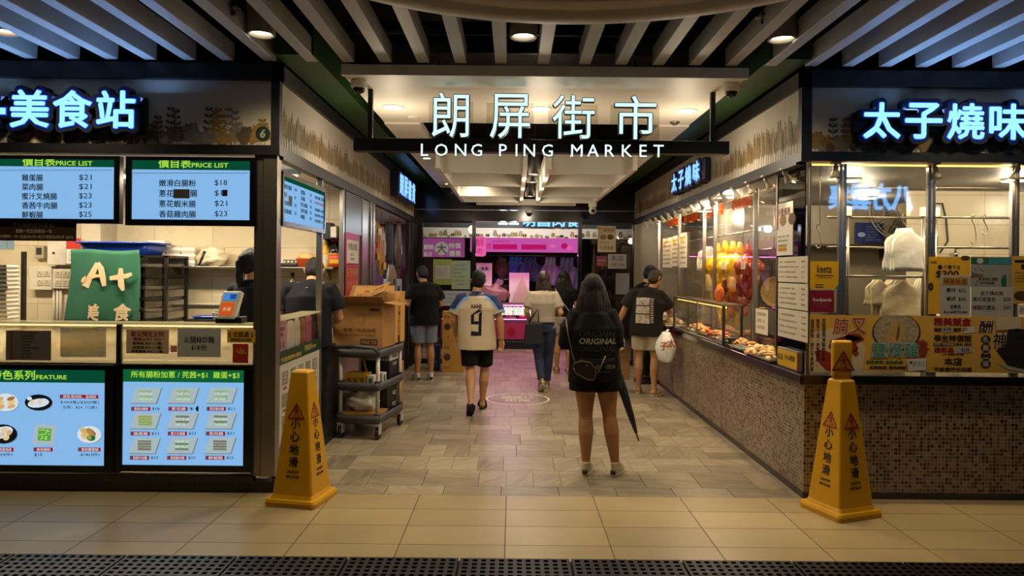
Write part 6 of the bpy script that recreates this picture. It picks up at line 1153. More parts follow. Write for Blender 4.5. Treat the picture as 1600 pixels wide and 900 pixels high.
strokes('lettering', frm, -a.y + .05, -b_.y - .03, zb_ + .03, zm - .04, 4, M_mink, o, .0032, .5, seed=60); frm.rect('highlight', -a.y + .05, -a.y + .22, zb_ + .03, zb_ + .08, .003, .0031, mat('highlight_yellow', 'c9921c', .5), o)
# caution sign block on the worktop
o = MB().box(2.09, 2.125, FP + .10, FP + .50, .889, 1.035).build('caution_sign', mat('steel_block', '7d766a', .4, .6), None, .004); tag(o, 'small yellow caution sign on a steel block at the worktop corner', 'sign'); fq = Fr((2.0895, 0, 0), (0, -1, 0)); fq.rect('yellow_face', -(FP + .49), -(FP + .11), .90, 1.025, 0, .002, M_yel, o); fq.text('lettering', '小心地滑', -(FP + .25), .975, .045, M_ink, o, .0025, w=.2, bold=.02); fq.text('lettering', '高溫', -(FP + .43), .965, .05, M_ink, o, .0025)
# price sheet at the post
y0, y1 = side(1181, 500, 2.27).y, side(1200, 500, 2.27).y; fq = Fr((2.27, 0, 0), (0, -1, 0)); o = fq.rect('price_sheet', -y0, -y1, side(1190, 522, 2.27).z, side(1190, 483, 2.27).z, 0, .002, M_menu); tag(o, 'small white price sheet hung beside the food display case', 'notice'); z0_ = side(1190, 520, 2.27).z; strokes('lettering', fq, -y0 + .04, -y1 - .04, z0_ + .02, z0_ + .2, 3, M_mink, o, .0022, .5, seed=66)

# ---- food display case on the worktop
t = wthing('display_case', 'glass food display case on the worktop filled with cooked meats', 'display case', (2.3, 8.1, .889)); cx0, cx1, cy0, cy1, cz0, cz1 = XR - .02, XR + .155, 7.05, 9.2, .889, 1.285
for x in (cx0, cx1):
    for y in (cy0, cy1): MB().box(x - .012, x + .012, y - .016, y + .016, cz0, cz1).build('corner_post', M_steeld, t, .002)
for z in (cz0 + .008, cz1): MB().box(cx0 - .012, cx0 + .012, cy0, cy1, z - .01, z + .01).box(cx1 - .012, cx1 + .012, cy0, cy1, z - .01, z + .01).box(cx0, cx1, cy0 - .012, cy0 + .012, z - .01, z + .01).box(cx0, cx1, cy1 - .012, cy1 + .012, z - .01, z + .01).build('frame', M_steel, t)
G_case = glass('case_glass', (.96, .95, .93), .4, .02)
MB().box(cx0 - .004, cx0 + .002, cy0, cy1, cz0, cz1).build('side_glass', G_case, t); MB().box(cx0, cx1, cy0 - .003, cy0 + .003, cz0, cz1).build('end_glass', G_case, t); MB().box(cx0, cx1, cy0, cy1, cz1 - .004, cz1 + .004).build('top_glass', G_case, t)
MB().box(cx0, cx0 + .004, 8.05, 8.09, cz0, cz1).build('mid_post', M_steel, t)
M_meats = [mat('meat_orange', 'b5541c', .35, 0, .35, 40, bump=.3), mat('meat_tan', 'b08448', .4, 0, .35, 40, bump=.3), mat('meat_red', '8c2c14', .35, 0, .35, 40, bump=.3), mat('meat_pale', 'c4ab7c', .4, 0, .25, 40, bump=.3)]
def tray_food(lb, c, w_, d_, n, pal, rz=0., size=.03, seed=0, grp=None, cat='food tray'):
    rnd = random.Random(seed); t = thing('food_tray', lb, cat, c, grp, rz)
    MB().rings([rr_ring(w_ - .02, d_ - .02, 0, .03), rr_ring(w_, d_, .03, .03), rr_ring(w_ - .006, d_ - .006, .03, .03), rr_ring(w_ - .025, d_ - .025, .006, .03)]).build('tray', mat('foil', 'b0aca4', .3, .8, .1), t)
    for k in range(n):
        x, y = rnd.uniform(-.8, .8) * w_, rnd.uniform(-.8, .8) * d_; z = .02 + .055 * (1 - (x / w_) ** 2) * (1 - (y / d_) ** 2) + rnd.random() * .015
        s = size * rnd.uniform(.7, 1.25); Mr = Euler((rnd.uniform(-.5, .5), rnd.uniform(-.5, .5), rnd.uniform(0, 3))).to_matrix()
        MB().ball((x, y, z), (s * 1.5, s * .8, s * .62), 10, 7, Mr, .25, k).build('meat_piece', pal[rnd.randrange(len(pal))], t)
    return t
tray_food('tray of orange cooked meats in the near end of the display case', (XR + .068, 7.45, .905), .07, .33, 40, [M_meats[0], M_meats[1], M_meats[0], M_meats[2]], seed=1, grp='trays inside the display case'); tray_food('tray of tan cooked meats in the far half of the display case', (XR + .068, 8.3, .905), .07, .40, 44, [M_meats[1], M_meats[0], M_meats[3]], seed=2, grp='trays inside the display case')
tray_food('foil tray of dumpling rolls pushed out over the passage edge of the worktop', (XR + .02, 9.50, .892), .16, .28, 34, [M_meats[3], M_meats[1], mat('dumpling', 'b59c70', .45, 0, .3, 40, bump=.3)], size=.038, seed=3); tray_food('foil tray of sliced pale poultry at the worktop corner under the menu sheets', (XR + .05, 6.05, .889), .10, .33, 34, [M_meats[3], M_meats[3], M_meats[1]], size=.034, seed=4); tray_food('second foil tray of poultry near the price sheet', (XR + .08, 6.72, .889), .10, .2, 18, [M_meats[3], M_meats[1], M_meats[0]], size=.03, seed=5)
o = thing('steel_pot', 'small dark steel container beside the display case end', 'container', (XR + .06, 6.97, .889)); MB().box(-.05, .05, -.03, .03, 0, .09).build('body', M_steeld, o, .006); MB().tube([(-.05, 0, .07), (-.09, 0, .08)], .008, 8).build('handle', M_steeld, o)
MB().box(cx0 + .03, cx0 + .045, cy0 + .05, cy1 - .05, cz1 - .03, cz1 - .015).build('light_strip', E_strip, t); light('case_fill_light', 'AREA', ((cx0 + cx1) / 2, 8.1, cz1 - .03), 9, WARM, .1, (0, 0, 0), sy=1.9)  # strip and area light added to brighten the inside of the case
# ---- hanging poultry and meats
M_soy = mat('yellow_poultry', 'e2b012', .32, 0, .2, 30, bump=.35); M_roast = mat('roast_skin', '9a3c10', .3, 0, .35, 30, bump=.35); M_char = mat('char_siu', '6c1a10', .3, 0, .4, 40, bump=.4)
def poultry(lb, c, m, s=1.0, rz=0., grp=None, kind='hanging_chicken'):
    t = thing(kind, lb, 'poultry', c, grp, rz); s *= 1.38
    b_ = MB(); b_.ball((0, 0, -.19 * s), (.104 * s, .090 * s, .108 * s), 18, 12, wob=.2, seed=s * 9 + rz); b_.build('body', m, t); MB().tube([(0, 0, -.10 * s), (.005, 0, -.04 * s), (.0, 0, .0)], [.042 * s, .024 * s, .014 * s], 10).build('neck', m, t)
    for sx in (-1, 1):
        MB().tube([(sx * .055 * s, -.02, -.14 * s), (sx * .10 * s, -.04, -.18 * s), (sx * .085 * s, -.06, -.215 * s)], [.03 * s, .028 * s, .018 * s], 8).build('wing', m, t); MB().tube([(sx * .045 * s, -.02, -.24 * s), (sx * .06 * s, -.035, -.31 * s), (sx * .035 * s, -.03, -.355 * s)], [.042 * s, .030 * s, .014 * s], 8).build('leg', m, t)
    MB().tube([(0, 0, 0), (0, 0, .05), (.015, 0, .075), (0, 0, .1)], .004, 6).build('hook', M_steel, t); return t
GR = 'poultry hanging behind the side glass'
for px, py, Y, s, m, lb in ((1122, 380, 8.65, 1.15, M_soy, 'yellow chicken hanging at the far end of the upper rail'), (1133, 376, 8.3, 1.15, M_soy, 'yellow chicken hanging second on the upper rail'), (1145, 377, 8.0, 1.15, M_soy, 'yellow chicken hanging third on the upper rail'), (1156, 378, 7.75, 1.1, M_soy, 'yellow chicken hanging fourth on the upper rail'), (1169, 381, 7.5, .95, M_roast, 'dark roast goose hanging at the near end of the upper rail'), (1143, 412, 8.25, 1.35, M_soy, 'large yellow chicken hanging low in the middle of the window'), (1153, 438, 8.05, .85, M_roast, 'small glazed duck hanging lowest in the window'), (1139, 446, 8.3, .95, M_soy, 'small yellow chicken hanging lowest above the display case'), (1127, 404, 8.8, 1.15, M_soy, 'yellow chicken hanging low at the far side of the window')):
    p = at(px, py, Y); poultry(lb, (p.x, Y, p.z), m, s, random.uniform(-.4, .4), GR, 'roast_goose' if m is M_roast else 'hanging_chicken')
for k, (px, py, Y, l_) in enumerate(((1164, 418, 7.42, .30), (1170, 416, 7.40, .34), (1157, 424, 7.5, .26), (1174, 412, 7.36, .36), (1133, 438, 7.9, .16))):
    p = at(px, py, Y); t = thing('char_siu_strip', ['first dark red pork strip below the roast goose', 'long dark red pork strip nearest the steel post but one', 'short dark red pork strip beside the yellow chicken', 'longest dark red pork strip against the steel post', 'single short pork piece below the far chickens'][k], 'roast pork', (p.x, Y, p.z), 'roast pork strips behind the side glass'); b_ = MB(); n_ = 9; b_.tube([(.008 * math.sin(j * 1.7 + k), .006 * math.cos(j), -l_ * j / n_) for j in range(n_ + 1)], [(.012 + .012 * math.sin(j * 2.1 + k) ** 2 + .008) for j in range(n_ + 1)], 9); b_.build('meat', M_char, t); MB().tube([(0, 0, -.01), (0, 0, .05), (.012, 0, .07)], .003, 6).build('hook', M_steel, t)
p = at(1127, 453, 7.75); t = thing('roast_piece', 'orange roast pork belly piece standing on the display case', 'roast pork', (p.x - .02, 7.75, cz1 + .006)); MB().ball((0, 0, .085), (.055, .045, .085), 16, 10, wob=.25, seed=8).build('meat', M_meats[0], t)
for k, (px, py, lb) in enumerate(((1130, 415, 'white price tag hung before the low yellow chicken'), (1160, 415, 'white price tag hung before the dark roast strips'))): p = at(px, py, 7.3); o = MB().box(p.x - .022, p.x + .022, 7.28, 7.284, p.z - .035, p.z + .035).build('price_tag', M_paper); tag(o, lb, 'price tag', 'price tags by the hanging poultry'); MB().tube([(p.x, 7.282, p.z + .03), (p.x, 7.282, 2.46)], .0015, 5).build('string', M_steel, o); strokes('lettering', Fr((0, 7.28, 0)), p.x - .015, p.x + .015, p.z - .03, p.z + .03, 4, M_mink, o, .0005, .6, seed=70 + k, ragged=.1)
for z, y0, y1, lb in ((at(1145, 374, 7.7).z + .075, 7.2, 11.0, 'steel hanging rail over the yellow poultry'), (1.58, 7.2, 8.4, 'lower steel hanging rail amid the poultry')): o = MB().tube([(2.46, y0, z), (2.52, y1, z)], .010, 8).build('hanging_rail', M_steel); tag(o, lb, 'rail', 'hanging rails in the roast stall')
# ---- far boards, bags and orange words
M_oran = glass('orange_vinyl', (.9, .4, .05), .1, .92, 'e8750c')
fo = Fr((RGL - .012, 0, 0), (0, -1, 0))
for s_, p0, p1, py in (('燒臘', 1043, 1060, 347), ('巧手燒味', 1068, 1092, 341), ('自設工場', 1101, 1131, 331), ('歡迎預訂', 1143, 1176, 317)):
    y0, y1 = side(p0, py, RGL - .012).y, side(p1, py, RGL - .012).y; z = side((p0 + p1) / 2, py, RGL).z; h_ = (16 if p0 > 1100 else 12) * (y0 + y1) / 2 / F
    o = fo.text('window_lettering', s_, -(y0 + y1) / 2, z, h_, M_oran, None, .0, w=(y0 - y1) * .97, ext=.002, bold=.0); tag(o, f'orange window lettering of {len(s_)} characters ' + {'燒臘': 'at the far end of the long side glass', '巧手燒味': 'second along from the far end of the side glass', '自設工場': 'above the far chickens on the side glass', '歡迎預訂': 'above the roast goose on the side glass'}[s_], 'window lettering', 'orange lettering on the side glass')
for k, (p0, p1, y0_, y1_, lb) in enumerate(((1036, 1050, 372, 418, 'white price board first from the far end of the side glass'), (1050.5, 1061, 369, 416, 'white price board in the middle of the far three'), (1062, 1073.5, 364, 418, 'white price board closest to the hanging bags'))):
    a, b_ = side(p0, 390, RGL - .01), side(p1, 390, RGL - .01); zt_, zb_ = side((p0 + p1) / 2, y0_, RGL).z, side((p0 + p1) / 2, y1_, RGL).z; o = Fr((RGL - .01, 0, 0), (0, -1, 0)).rect('price_board', -a.y, -b_.y, zb_, zt_, 0, .003, M_menu); tag(o, lb, 'price board', 'price boards on the side glass'); f2 = Fr((RGL - .0135, 0, 0), (0, -1, 0)); strokes('lettering', f2, -a.y + .04, -b_.y - .03, zb_ + .03, zt_ - .03, 6, M_mink, o, .0005, .4, seed=80 + k); f2.rect('yellow_print', -a.y + .05, -a.y + .2, zt_ - .12, zt_ - .05, .0, .0006, M_yel, o)
p = at(1091, 385, 8.9); bag_bundle('white bag bundle hanging behind the side glass beside the price boards', (2.42, 8.9, p.z), .2, .30, .06, M_bag, 9); p = at(1096, 420, 8.6); bag_bundle('cream ribbed bag bundle hanging below the white bags behind the side glass', (2.44, 8.65, p.z), .19, .28, .06, mat('cream_carrier', 'c9bfa4'), 10)
# basket hanging beyond menu sheets
p = at(1212, 455, 7.2); t = thing('wicker_basket', 'round wicker basket hanging behind the menu sheets', 'basket', (2.55, 7.0, p.z)); MB().lathe([(.02, 0), (.12, .02), (.15, .06), (.145, .06), (.11, .03)], (0, 0, 0), 24, (0, -1, 0)).build('basket', mat('wicker', '8a6a34', .7, 0, .3, 60, bump=.6), t); MB().tube([(0, 0, .14), (0, 0, 2.46 - p.z)], .004, 6).build('cord', M_steel, t)
# ---- carrier bag with red brush characters hanging from the tray edge
p = at(1053, 534, 8.35); t = thing('carrier_bag', 'white carrier bag with red brush characters hanging at the mosaic counter', 'carrier bag', (XR - .19, 8.9, .50)); b_ = MB(); rr = []
for j in range(12):
    f = j / 11; z = .36 * f; wy = .165 * (1 + .05 * math.sin(f * 7)) * (1 if f < .7 else 1 - (f - .7) * 1.6); wx = .085 * (.5 + 1.0 * math.sin(PI * min(1, f * .9 + .12)))
    rr.append([Vector((wx * math.cos(a) + .006 * math.sin(4 * a + f * 9), wy * math.sin(a), z)) for a in [2 * PI * i / 20 for i in range(20)]])
b_.rings(rr); b_.build('body', M_bag, t); fq = Fr((-.02, -.172, 0), (1, -.12, 0)); fq.text('lettering', '太', .05, .24, .10, mat('brush_red', '9c3a14', .6), t, 0, bold=.02); fq.text('lettering', '子', -.04, .20, .10, mat('brush_red', '9c3a14'), t, 0, bold=.02); strokes('lettering', fq, -.07, .06, .05, .13, 3, M_papg, t, 0, .5, seed=90)
for sy in (-.06, .06): MB().tube([(0, sy, .33), (.01, sy * .6, .37), (.03, sy * .3, .392)], .008, 6).build('handle', M_bag, t)
# ================================================================== SUNDRY SHOP BESIDE THE PASSAGE
struct(MB().box(-4.3, -4.2, 8.75, YE + .5, 0, 2.46).box(-4.2, XL - .05, 8.72, 8.78, 0, 2.46).box(-4.2, XL - .02, YE + .45, YE + .5, 0, 2.46).build('wall_sundry', mat('sundry_wall', '8f5a70', .6, 0, .1, 3)))
struct(MB().box(-4.2, XL - .05, 8.78, YE + .45, 2.40, 2.44).build('ceiling_sundry', M_white)); struct(MB().box(XL - .03, XL + .02, 11.85, YE, 0, 2.42).box(XL - .04, XL + .02, 11.55, 11.62, 0, 2.42).build('column_sundry', M_steeld))
t = thing('ceiling_batten', 'cool batten light inside the sundry shop', 'light', (-2.5, 10.3, 2.34)); MB().box(-.04, .04, -.6, .6, .02, .06).build('housing', M_plasw, t); MB().tube([(0, -.58, 0), (0, .58, 0)], .014, 10).build('tube', emis('lamp_tube_cool', 'dfeaff', 5.0), t); light('batten_light', 'AREA', (-2.5, 10.3, 2.32), 26, COOL, .1, (0, 0, 0), sy=1.1)
o = MB().box(XL - .55, XL - .02, 8.85, 11.5, .0, 1.02).build('shop_counter', mat('counter_black', '171513', .3), None, .006); tag(o, 'black counter of the sundry shop behind the cart cartons', 'counter'); MB().box(XL - .57, XL, 8.83, 11.52, 1.02, 1.05).build('counter_top', M_granite, o, .003)
def hang_item(name, lb, cat, px, py, X, w_, h_, m, prints=(), wob=.12, dep=.05, seed=0, sharp=1.0):
    p = side(px, py, X); t = thing(name, lb, cat, (X, p.y, p.z), 'goods hanging at the sundry shop'); mb = MB(); rr = []
    for j in range(9):
        f = j / 8; z = -h_ * f; ww = w_ / 2 * (.55 + .45 * math.sin(PI * min(1, f * .75 + .12)) ** sharp); dd = dep * (.25 + .75 * math.sin(PI * min(1, f * .9 + .05)))
        rr.append([Vector((dd * math.cos(a) + wob * .05 * math.sin(3 * a + f * 8 + seed), ww * math.sin(a) * (1 + wob * .3 * math.sin(f * 9 + seed)), z)) for a in [2 * PI * i / 14 for i in range(14)]])
    mb.rings(rr); mb.build('body', m, t); MB().tube([(0, 0, -.01), (0, 0, 2.40 - p.z)], .004, 6).build('cord', M_black, t)
    for (y0, y1, z0, z1, pm) in prints: Fr((dep * .98, 0, 0), (0, 1, 0)).rect('label', y0 * w_ / 2, y1 * w_ / 2, -h_ * z1, -h_ * z0, .0, .004, pm, t)
    return t
XH = XL - .12
M_gp = mat('gold_pack', '8a6a34', .4, 0, .3, 20); M_bm = mat('black_mesh', '1a1b1e', .6, 0, .5, 60, bump=.8); M_bp = mat('brown_pack', '5a4028', .5, 0, .3, 20); M_gb = mat('grey_pack', '5c6068', .4, 0, .4, 25, bump=.5); M_bl = mat('blue_pack', '1c2f66', .4, 0, .2, 15); M_rp = mat('red_pack', 'a02030', .4, 0, .3, 20); M_wp = mat('pale_pack', '9aa4b4', .4, 0, .2, 20)
for a in (('goods_bag', 'tan goods bag hanging first from the steel partition at the sundry shop', 'bag', 588, 346, XH, .40, .30, M_gp, [(-.6, .6, .3, .6, M_paper)]), ('goods_bag', 'orange snack strip hanging at the edge of the sundry shop', 'bag', 586, 364, XH - .03, .30, .45, mat('orange_pack', '9c5a24', .4, 0, .4, 25), [(-.6, .6, .2, .45, M_rp), (-.6, .6, .6, .8, M_yel)]), ('goods_bag', 'tall golden goods pack with oval label hanging in the sundry shop', 'bag', 596, 354, XH, .42, .66, mat('golden_pack', 'a87c38', .4, 0, .25, 20), [(-.4, .4, .3, .6, M_papg), (-.5, .5, .75, .9, M_yel)]),
          ('mesh_bag', 'big black mesh bag hanging in the middle of the sundry shop opening', 'bag', 609, 347, XH - .02, .62, .62, M_bm, []), ('goods_bag', 'brown hooked goods bag hanging right of the black mesh bag', 'bag', 623, 346, XH, .45, .75, M_bp, [(-.3, .3, .5, .7, M_wp)]), ('goods_bag', 'grey wrapped bundle hanging below the black mesh bag', 'bag', 616, 382, XH - .10, .45, .5, M_gb, []),
          ('goods_bag', 'long brown rope of goods hanging at the back of the sundry shop', 'bag', 621, 378, XH - .3, .32, .8, M_bp, []), ('goods_bag', 'round beige net bag hanging low over the sundry counter', 'bag', 612, 414, XH - .02, .62, .42, mat('beige_net', '857058', .5, 0, .35, 30, bump=.6), [(-.25, .15, .5, .7, M_black)]), ('goods_bag', 'pale blue goods pack hanging in front of the pink wall', 'bag', 601, 396, XH - .3, .6, .4, M_wp, [(-.6, .6, .1, .25, M_rp)])):
    hang_item(*a, seed=a[3])
p = side(590, 430, XH); o = MB().box(XH - .02, XH, p.y - .30, p.y - .12, 1.08, 1.80).build('blue_sign', M_bl); tag(o, 'tall dark blue strip sign with white characters at the sundry counter', 'sign'); fq = Fr((XH + .001, 0, 0), (0, 1, 0)); fq.rect('white_band', p.y - .29, p.y - .22, 1.1, 1.78, 0, .001, M_wp, o); fq.text('lettering', '正\n宗\n涼\n茶', p.y - .165, 1.44, .55, M_wp, o, .001, w=.06, line=1.1)
o = MB().box(-4.19, -4.17, 9.2, 11.4, 1.5, 2.2).build('pink_poster', mat('hot_pink_board', 'a8205c', .5, 0, .15, 6)); tag(o, 'hot pink board on the wall inside the sundry shop', 'board'); strokes('lettering', Fr((-4.168, 0, 0), (0, 1, 0)), 9.5, 11.2, 1.6, 2.1, 2, M_paper, o, 0, .5, seed=101)
t = wthing('goods_shelf', 'shelf of bright packets on the back wall of the sundry shop', 'shelf', (-4.0, 10.3, .4))
for z in (.4, .8, 1.2): MB().box(-4.2, -3.85, 9.0, 12.0, z - .02, z).build('board', M_plasw, t)
for x, y in ((-3.88, 9.0), (-3.88, 11.96)): MB().box(x, x + .03, y, y + .04, 0, 1.3).build('upright', M_plasw, t)
pal = [M_rp, M_yel, M_wp, M_bl, mat('green_pack', '2c6a3a', .4), M_paper, mat('pink_box', 'b03a70', .4)]
for r, z in enumerate((.4, .8, 1.2)):
    for k in range(9):
        y = 9.2 + k * .32; h_ = random.uniform(.16, .3); o = MB().box(-4.1, -3.92, y - .1, y + .1, z + .001, z + h_).build('goods_box', pal[(k * 3 + r * 2) % 7], None, .006); tag(o, f'coloured goods box, {ordl[k]} from the entrance end on the {["lower", "middle", "upper"][r]} sundry shelf', 'box', 'boxes on the sundry shop shelf'); Fr((-3.919, 0, 0), (0, 1, 0)).rect('label', y - .06, y + .06, z + .05, z + h_ - .05, 0, .001, pal[(k + r + 3) % 7], o)
p = side(617, 468, XL - .15); t = carton('goods_carton', 'white and blue carton standing on the sundry counter', .20, .5, .40, (XL - .16, side(617, 460, XL - .16).y - .2, 1.052), m=M_wp); Fr((.1, 0, 0), (0, 1, 0)).rect('label', -.18, .06, .1, .3, 0, .002, M_bl, t)
bottle('pale blue bottle beside the white carton on the sundry counter', 624, 465, 10.9, .38, .07, mat('pale_blue_plastic', 'a8c0d8', .3), M_plasw, z=1.052, labelm=M_bl); bpy.data.objects['sauce_bottle.002'].location.x = XL - .16
p = side(607, 430, XL - .35); t = thing('wire_basket', 'dark wire basket of jars on the sundry counter', 'basket', (XL - .3, 9.6, 1.052)); MB().rings([rr_ring(.12, .2, 0, .03), rr_ring(.14, .22, .18, .03), rr_ring(.135, .215, .18, .03), rr_ring(.11, .19, .01, .03)]).build('basket', mat('wire_black', '1d1d20', .4, .4), t)
for k in range(3): MB().lathe([(.045, .02), (.05, .2), (.03, .24), (.03, .27)], (0, -.12 + k * .12, 0), 14).build('jar', [M_gb, M_wp, M_rp][k], t)

# ================================================================== HALL BEYOND THE END WALL
YB2 = 14.55
struct(MB().box(-4.2, 5.0, 17.0, 17.1, 0, 3.9).build('wall_market', mat('market_wall', '30271f', .6, 0, .2, 3))); struct(MB().box(-4.3, -4.2, YE + .5, 17, 0, 3.9).box(5.0, 5.1, YE, 17, 0, 3.9).build('wall_market_side', mat('market_side', '24242a', .6)))
struct(MB().box(-4.2, 5.0, YE + .12, 17, 2.95, 3.0).build('ceiling_market', M_dark))
bz = lambda py: at(801, py, YB2).z
bxp = lambda px: at(px, 400, YB2).x
fm = Fr((0, YB2, 0))
fa = struct(MB().box(-3.5, 4.5, YB2, YB2 + .06, bz(372), bz(356.5)).build('trim_8', M_board)); sprigs(fm, -2.4, 3.2, bz(372) + .004, .16, fa, 3.0)
struct(MB().box(-3.5, 4.5, YB2, YB2 + .08, bz(356.5), 2.95).build('wall_market_fascia', M_black))
t = halo_sign('blue-white market sign cut by the passage lintel over the pink butcher stall', fm, '明昌肉食', [bxp(p) for p in (826, 849, 872, 894)], bz(346), .205, depth=.06, halo=.025, wch=.245); t['label'] = 'blue-white butcher stall sign half hidden by the dark passage lintel'
for px, lb in ((786, 'cool tube lamp seen first in the hall beyond the passage'), (803, 'cool tube lamp seen beside the half hidden sign in the hall')): p = at(px, 349.5, 13.6); o = MB().tube([(p.x - .09, 13.6, p.z), (p.x + .09, 13.6, p.z)], .018, 10).build('tube_lamp', emis('tube_cool', 'cfe6ff', 4.0)); tag(o, lb, 'lamp', 'tube lamps in the hall'); MB().tube([(p.x, 13.6, p.z), (p.x, 13.6, 2.95)], .008, 6).build('cord', M_black, o); light('tube_light', 'POINT', (p.x, 13.5, p.z - .06), 10, COOL, .06)
# pink light-box valance
E_pk = emis('butcher_pink', 'b8509c', 1.0); E_pk2 = emis('butcher_magenta', 'b0125e', 1.0); E_pk3 = emis('butcher_rose', 'd85a9a', 1.0)
t = wthing('valance_sign', 'glowing pink valance sign of the butcher stall', 'sign', (.2, YB2 - .1, bz(395))); x0, x1 = bxp(735), bxp(908)
MB().box(x0, x1, YB2 - .12, YB2 - .02, bz(394), bz(372)).build('light_box', E_pk, t, .01)
fv = Fr((0, YB2 - .121, 0))
for p0, p1 in ((770, 808), (814, 853)): fv.rect('magenta_bar', bxp(p0), bxp(p1), bz(390), bz(382), 0, .002, E_pk2, t)
fv.text('lettering', '鮮肉專門店', bxp(783), bz(378), .05, E_pk2, t, .002, w=.35); fv.text('lettering', '豬', bxp(763), bz(385), .12, E_pk2, t, .002)
for cx_, cy_, r1, r2, mm in ((881, 384, .07, .06, E_pk2), (889, 387, .06, .05, E_pk3), (863, 384, .055, .04, E_pk3)): fv.ell(m := MB(), bxp(cx_), bz(cy_), r1, r2, .001, .003, 16); m.build('meat_print', mm, t)
fv2 = Fr((0, YB2 - .16, 0)); m = MB(); fv2.poly(m, [(v.x + bxp(751), v.y + bz(386)) for v in rr_ring(.115, .20, 0, .06)], -.03, 0); t2 = m.build('lit_plaque', E_pk3, t); fv2.text('lettering', '鮮', bxp(750), bz(380), .17, E_pk2, t2, .002); fv2.text('lettering', '肉', bxp(750), bz(393), .11, E_pk2, t2, .002)
# sale board behind the glass
fs = Fr((0, 13.4, 0)); q0, q1 = at(661, 372, 13.4), at(726, 402, 13.4); o = fs.rect('sale_board', q0.x, q1.x, q1.z, q0.z, 0, .02, emis('sale_pink', '8a3f74', .9)); tag(o, 'lit pink sale board with a big cream disc behind the end glass', 'sign'); p = at(690, 388.5, 13.4); fs.ell(m := MB(), p.x, p.z, .13, .125, .02, .022, 24); m.build('disc', emis('sale_cream', '8f8672', .9), o); fs.text('lettering', '大', p.x, p.z, .19, emis('sale_dark', '5a2a50', .8), o, .023, bold=.02)
E_sale = emis('sale_text', '9d9886', .9)
for s_, px, py, h_ in (('特價', 711, 384, 9), ('優惠', 711, 396, 9), ('靚豬', 670, 386, 7.5), ('全日', 668, 397, 7)): ptext(fs, o, s_, px, py, h_, E_sale, .021, 'C', Y=13.4, bold=.02)
# butcher counter
E_led = emis('pink_led', 'ff7ac8', 4.0)
c0, c1 = bxp(690), bxp(915)
t = wthing('meat_counter', 'butcher display counter glowing pink with a black vented base', 'counter', ((c0 + c1) / 2, YB2, 0))
MB().box(c0, c1, YB2 + .02, YB2 + .9, 0, .20).build('base', M_black, t); m = MB()
for k in range(44): x = c0 + .3 + k * .05; fm.box(m, x, x + .02, .14, .165, -.018, -.012)
m.build('vent_grille', M_steel, t); MB().box(c0, c1, YB2, YB2 + .85, .20, .56).build('front_panel', mat('counter_pink', 'a8305a', .35, 0, .1, 4), t)
for k, px in enumerate((775, 800, 860)): fm.ell(m := MB(), bxp(px), .36, .075, .085, 0, .004, 20); m.build('red_print', mat('butcher_red', '9c1020', .4), t)
MB().prism([(0, .56), (.35, .56), (.30, .86), (.22, .90)], (c0, YB2, 0), (0, 1, 0), (0, 0, 1), (c1 - c0, 0, 0)).build('glass_front', glass('counter_glass', (.95, .9, .93), 1.2), t); MB().box(c0, c1, YB2 + .0, YB2 + .03, .555, .59).build('steel_trim', M_steel, t); MB().box(c0, c1, YB2 + .28, YB2 + .85, .90, .93).build('top_shelf', M_steel, t); MB().box(c0 + .02, c1 - .02, YB2 + .26, YB2 + .275, .865, .885).build('light_tube', E_led, t); MB().box(c0 + .02, c1 - .02, YB2 - .012, YB2 - .002, .60, .612).build('light_tube', E_led, t)
M_pm = [mat('raw_meat', 'a03a48', .35, 0, .35, 30, bump=.3), mat('raw_fat', 'c08a90', .4, 0, .3, 30), mat('raw_dark', '6a1c24', .35, 0, .3, 30)]
for k in range(22):
    o = MB().ball((0, 0, .05), (random.uniform(.08, .14), .07, .06), 12, 8, None, .35, k).build('meat_cut', M_pm[k % 3]); o.location = (c0 + .1 + (c1 - c0 - .2) * (k % 11) / 10.5, YB2 + (.50 if k < 11 else .72), .562); o.rotation_euler = (0, 0, random.random() * 3); tag(o, 'cut of raw meat lying in the pink lit butcher counter', 'meat', 'raw meat in the butcher counter')
light('butcher_light', 'AREA', (.2, YB2 - .2, bz(396) - .03), 20, (1.0, .15, .55), 2.2, (math.radians(-4), 0, 0), sy=.12); light('market_light', 'AREA', (.2, 13.6, 2.85), 40, (1.0, .93, .85), 3.0, (math.radians(35), 0, 0), sy=.2)
light('butcher_light', 'AREA', (.2, YB2 + .24, .86), 10, (1.0, .2, .6), 2.6, (0, 0, 0), sy=.05)
# goods standing on / hanging over the counter
ctz = .931
o = MB().box(bxp(743), bxp(768), YB2 + .45, YB2 + .5, ctz, bz(411)).build('white_board', M_paper); tag(o, 'white picture board standing on the butcher counter near the plaque', 'board'); fq = Fr((0, YB2 + .449, 0)); 
for cx_ in (750, 756, 762): fq.ell(m := MB(), bxp(cx_), bz(420), .06, .05, 0, .002, 14); m.build('dish_print', M_papg, o)
t = carton('white_carton', 'white carton standing on the butcher counter', .42, .3, .62, (bxp(812), YB2 + .6, ctz), m=M_paper)
t = thing('weighing_scale', 'black round dial scale on the butcher counter', 'scale', (bxp(785), YB2 + .72, ctz)); MB().box(-.12, .12, -.08, .08, 0, .36).build('body', M_black, t, .01); MB().lathe([(.10, 0), (.10, .02), (.085, .025)], (-.06, -.08, .42), 20, (0, -1, 0)).build('dial', M_black, t); MB().lathe([(.075, .026), (.001, .026)], (-.06, -.08, .42), 20, (0, -1, 0), caps=False).build('dial_face', M_papg, t); MB().box(-.13, .15, -.09, .09, .47, .485).build('pan', M_steel, t); MB().box(-.02, .02, -.02, .02, .36, .47).build('stem', M_steel, t)
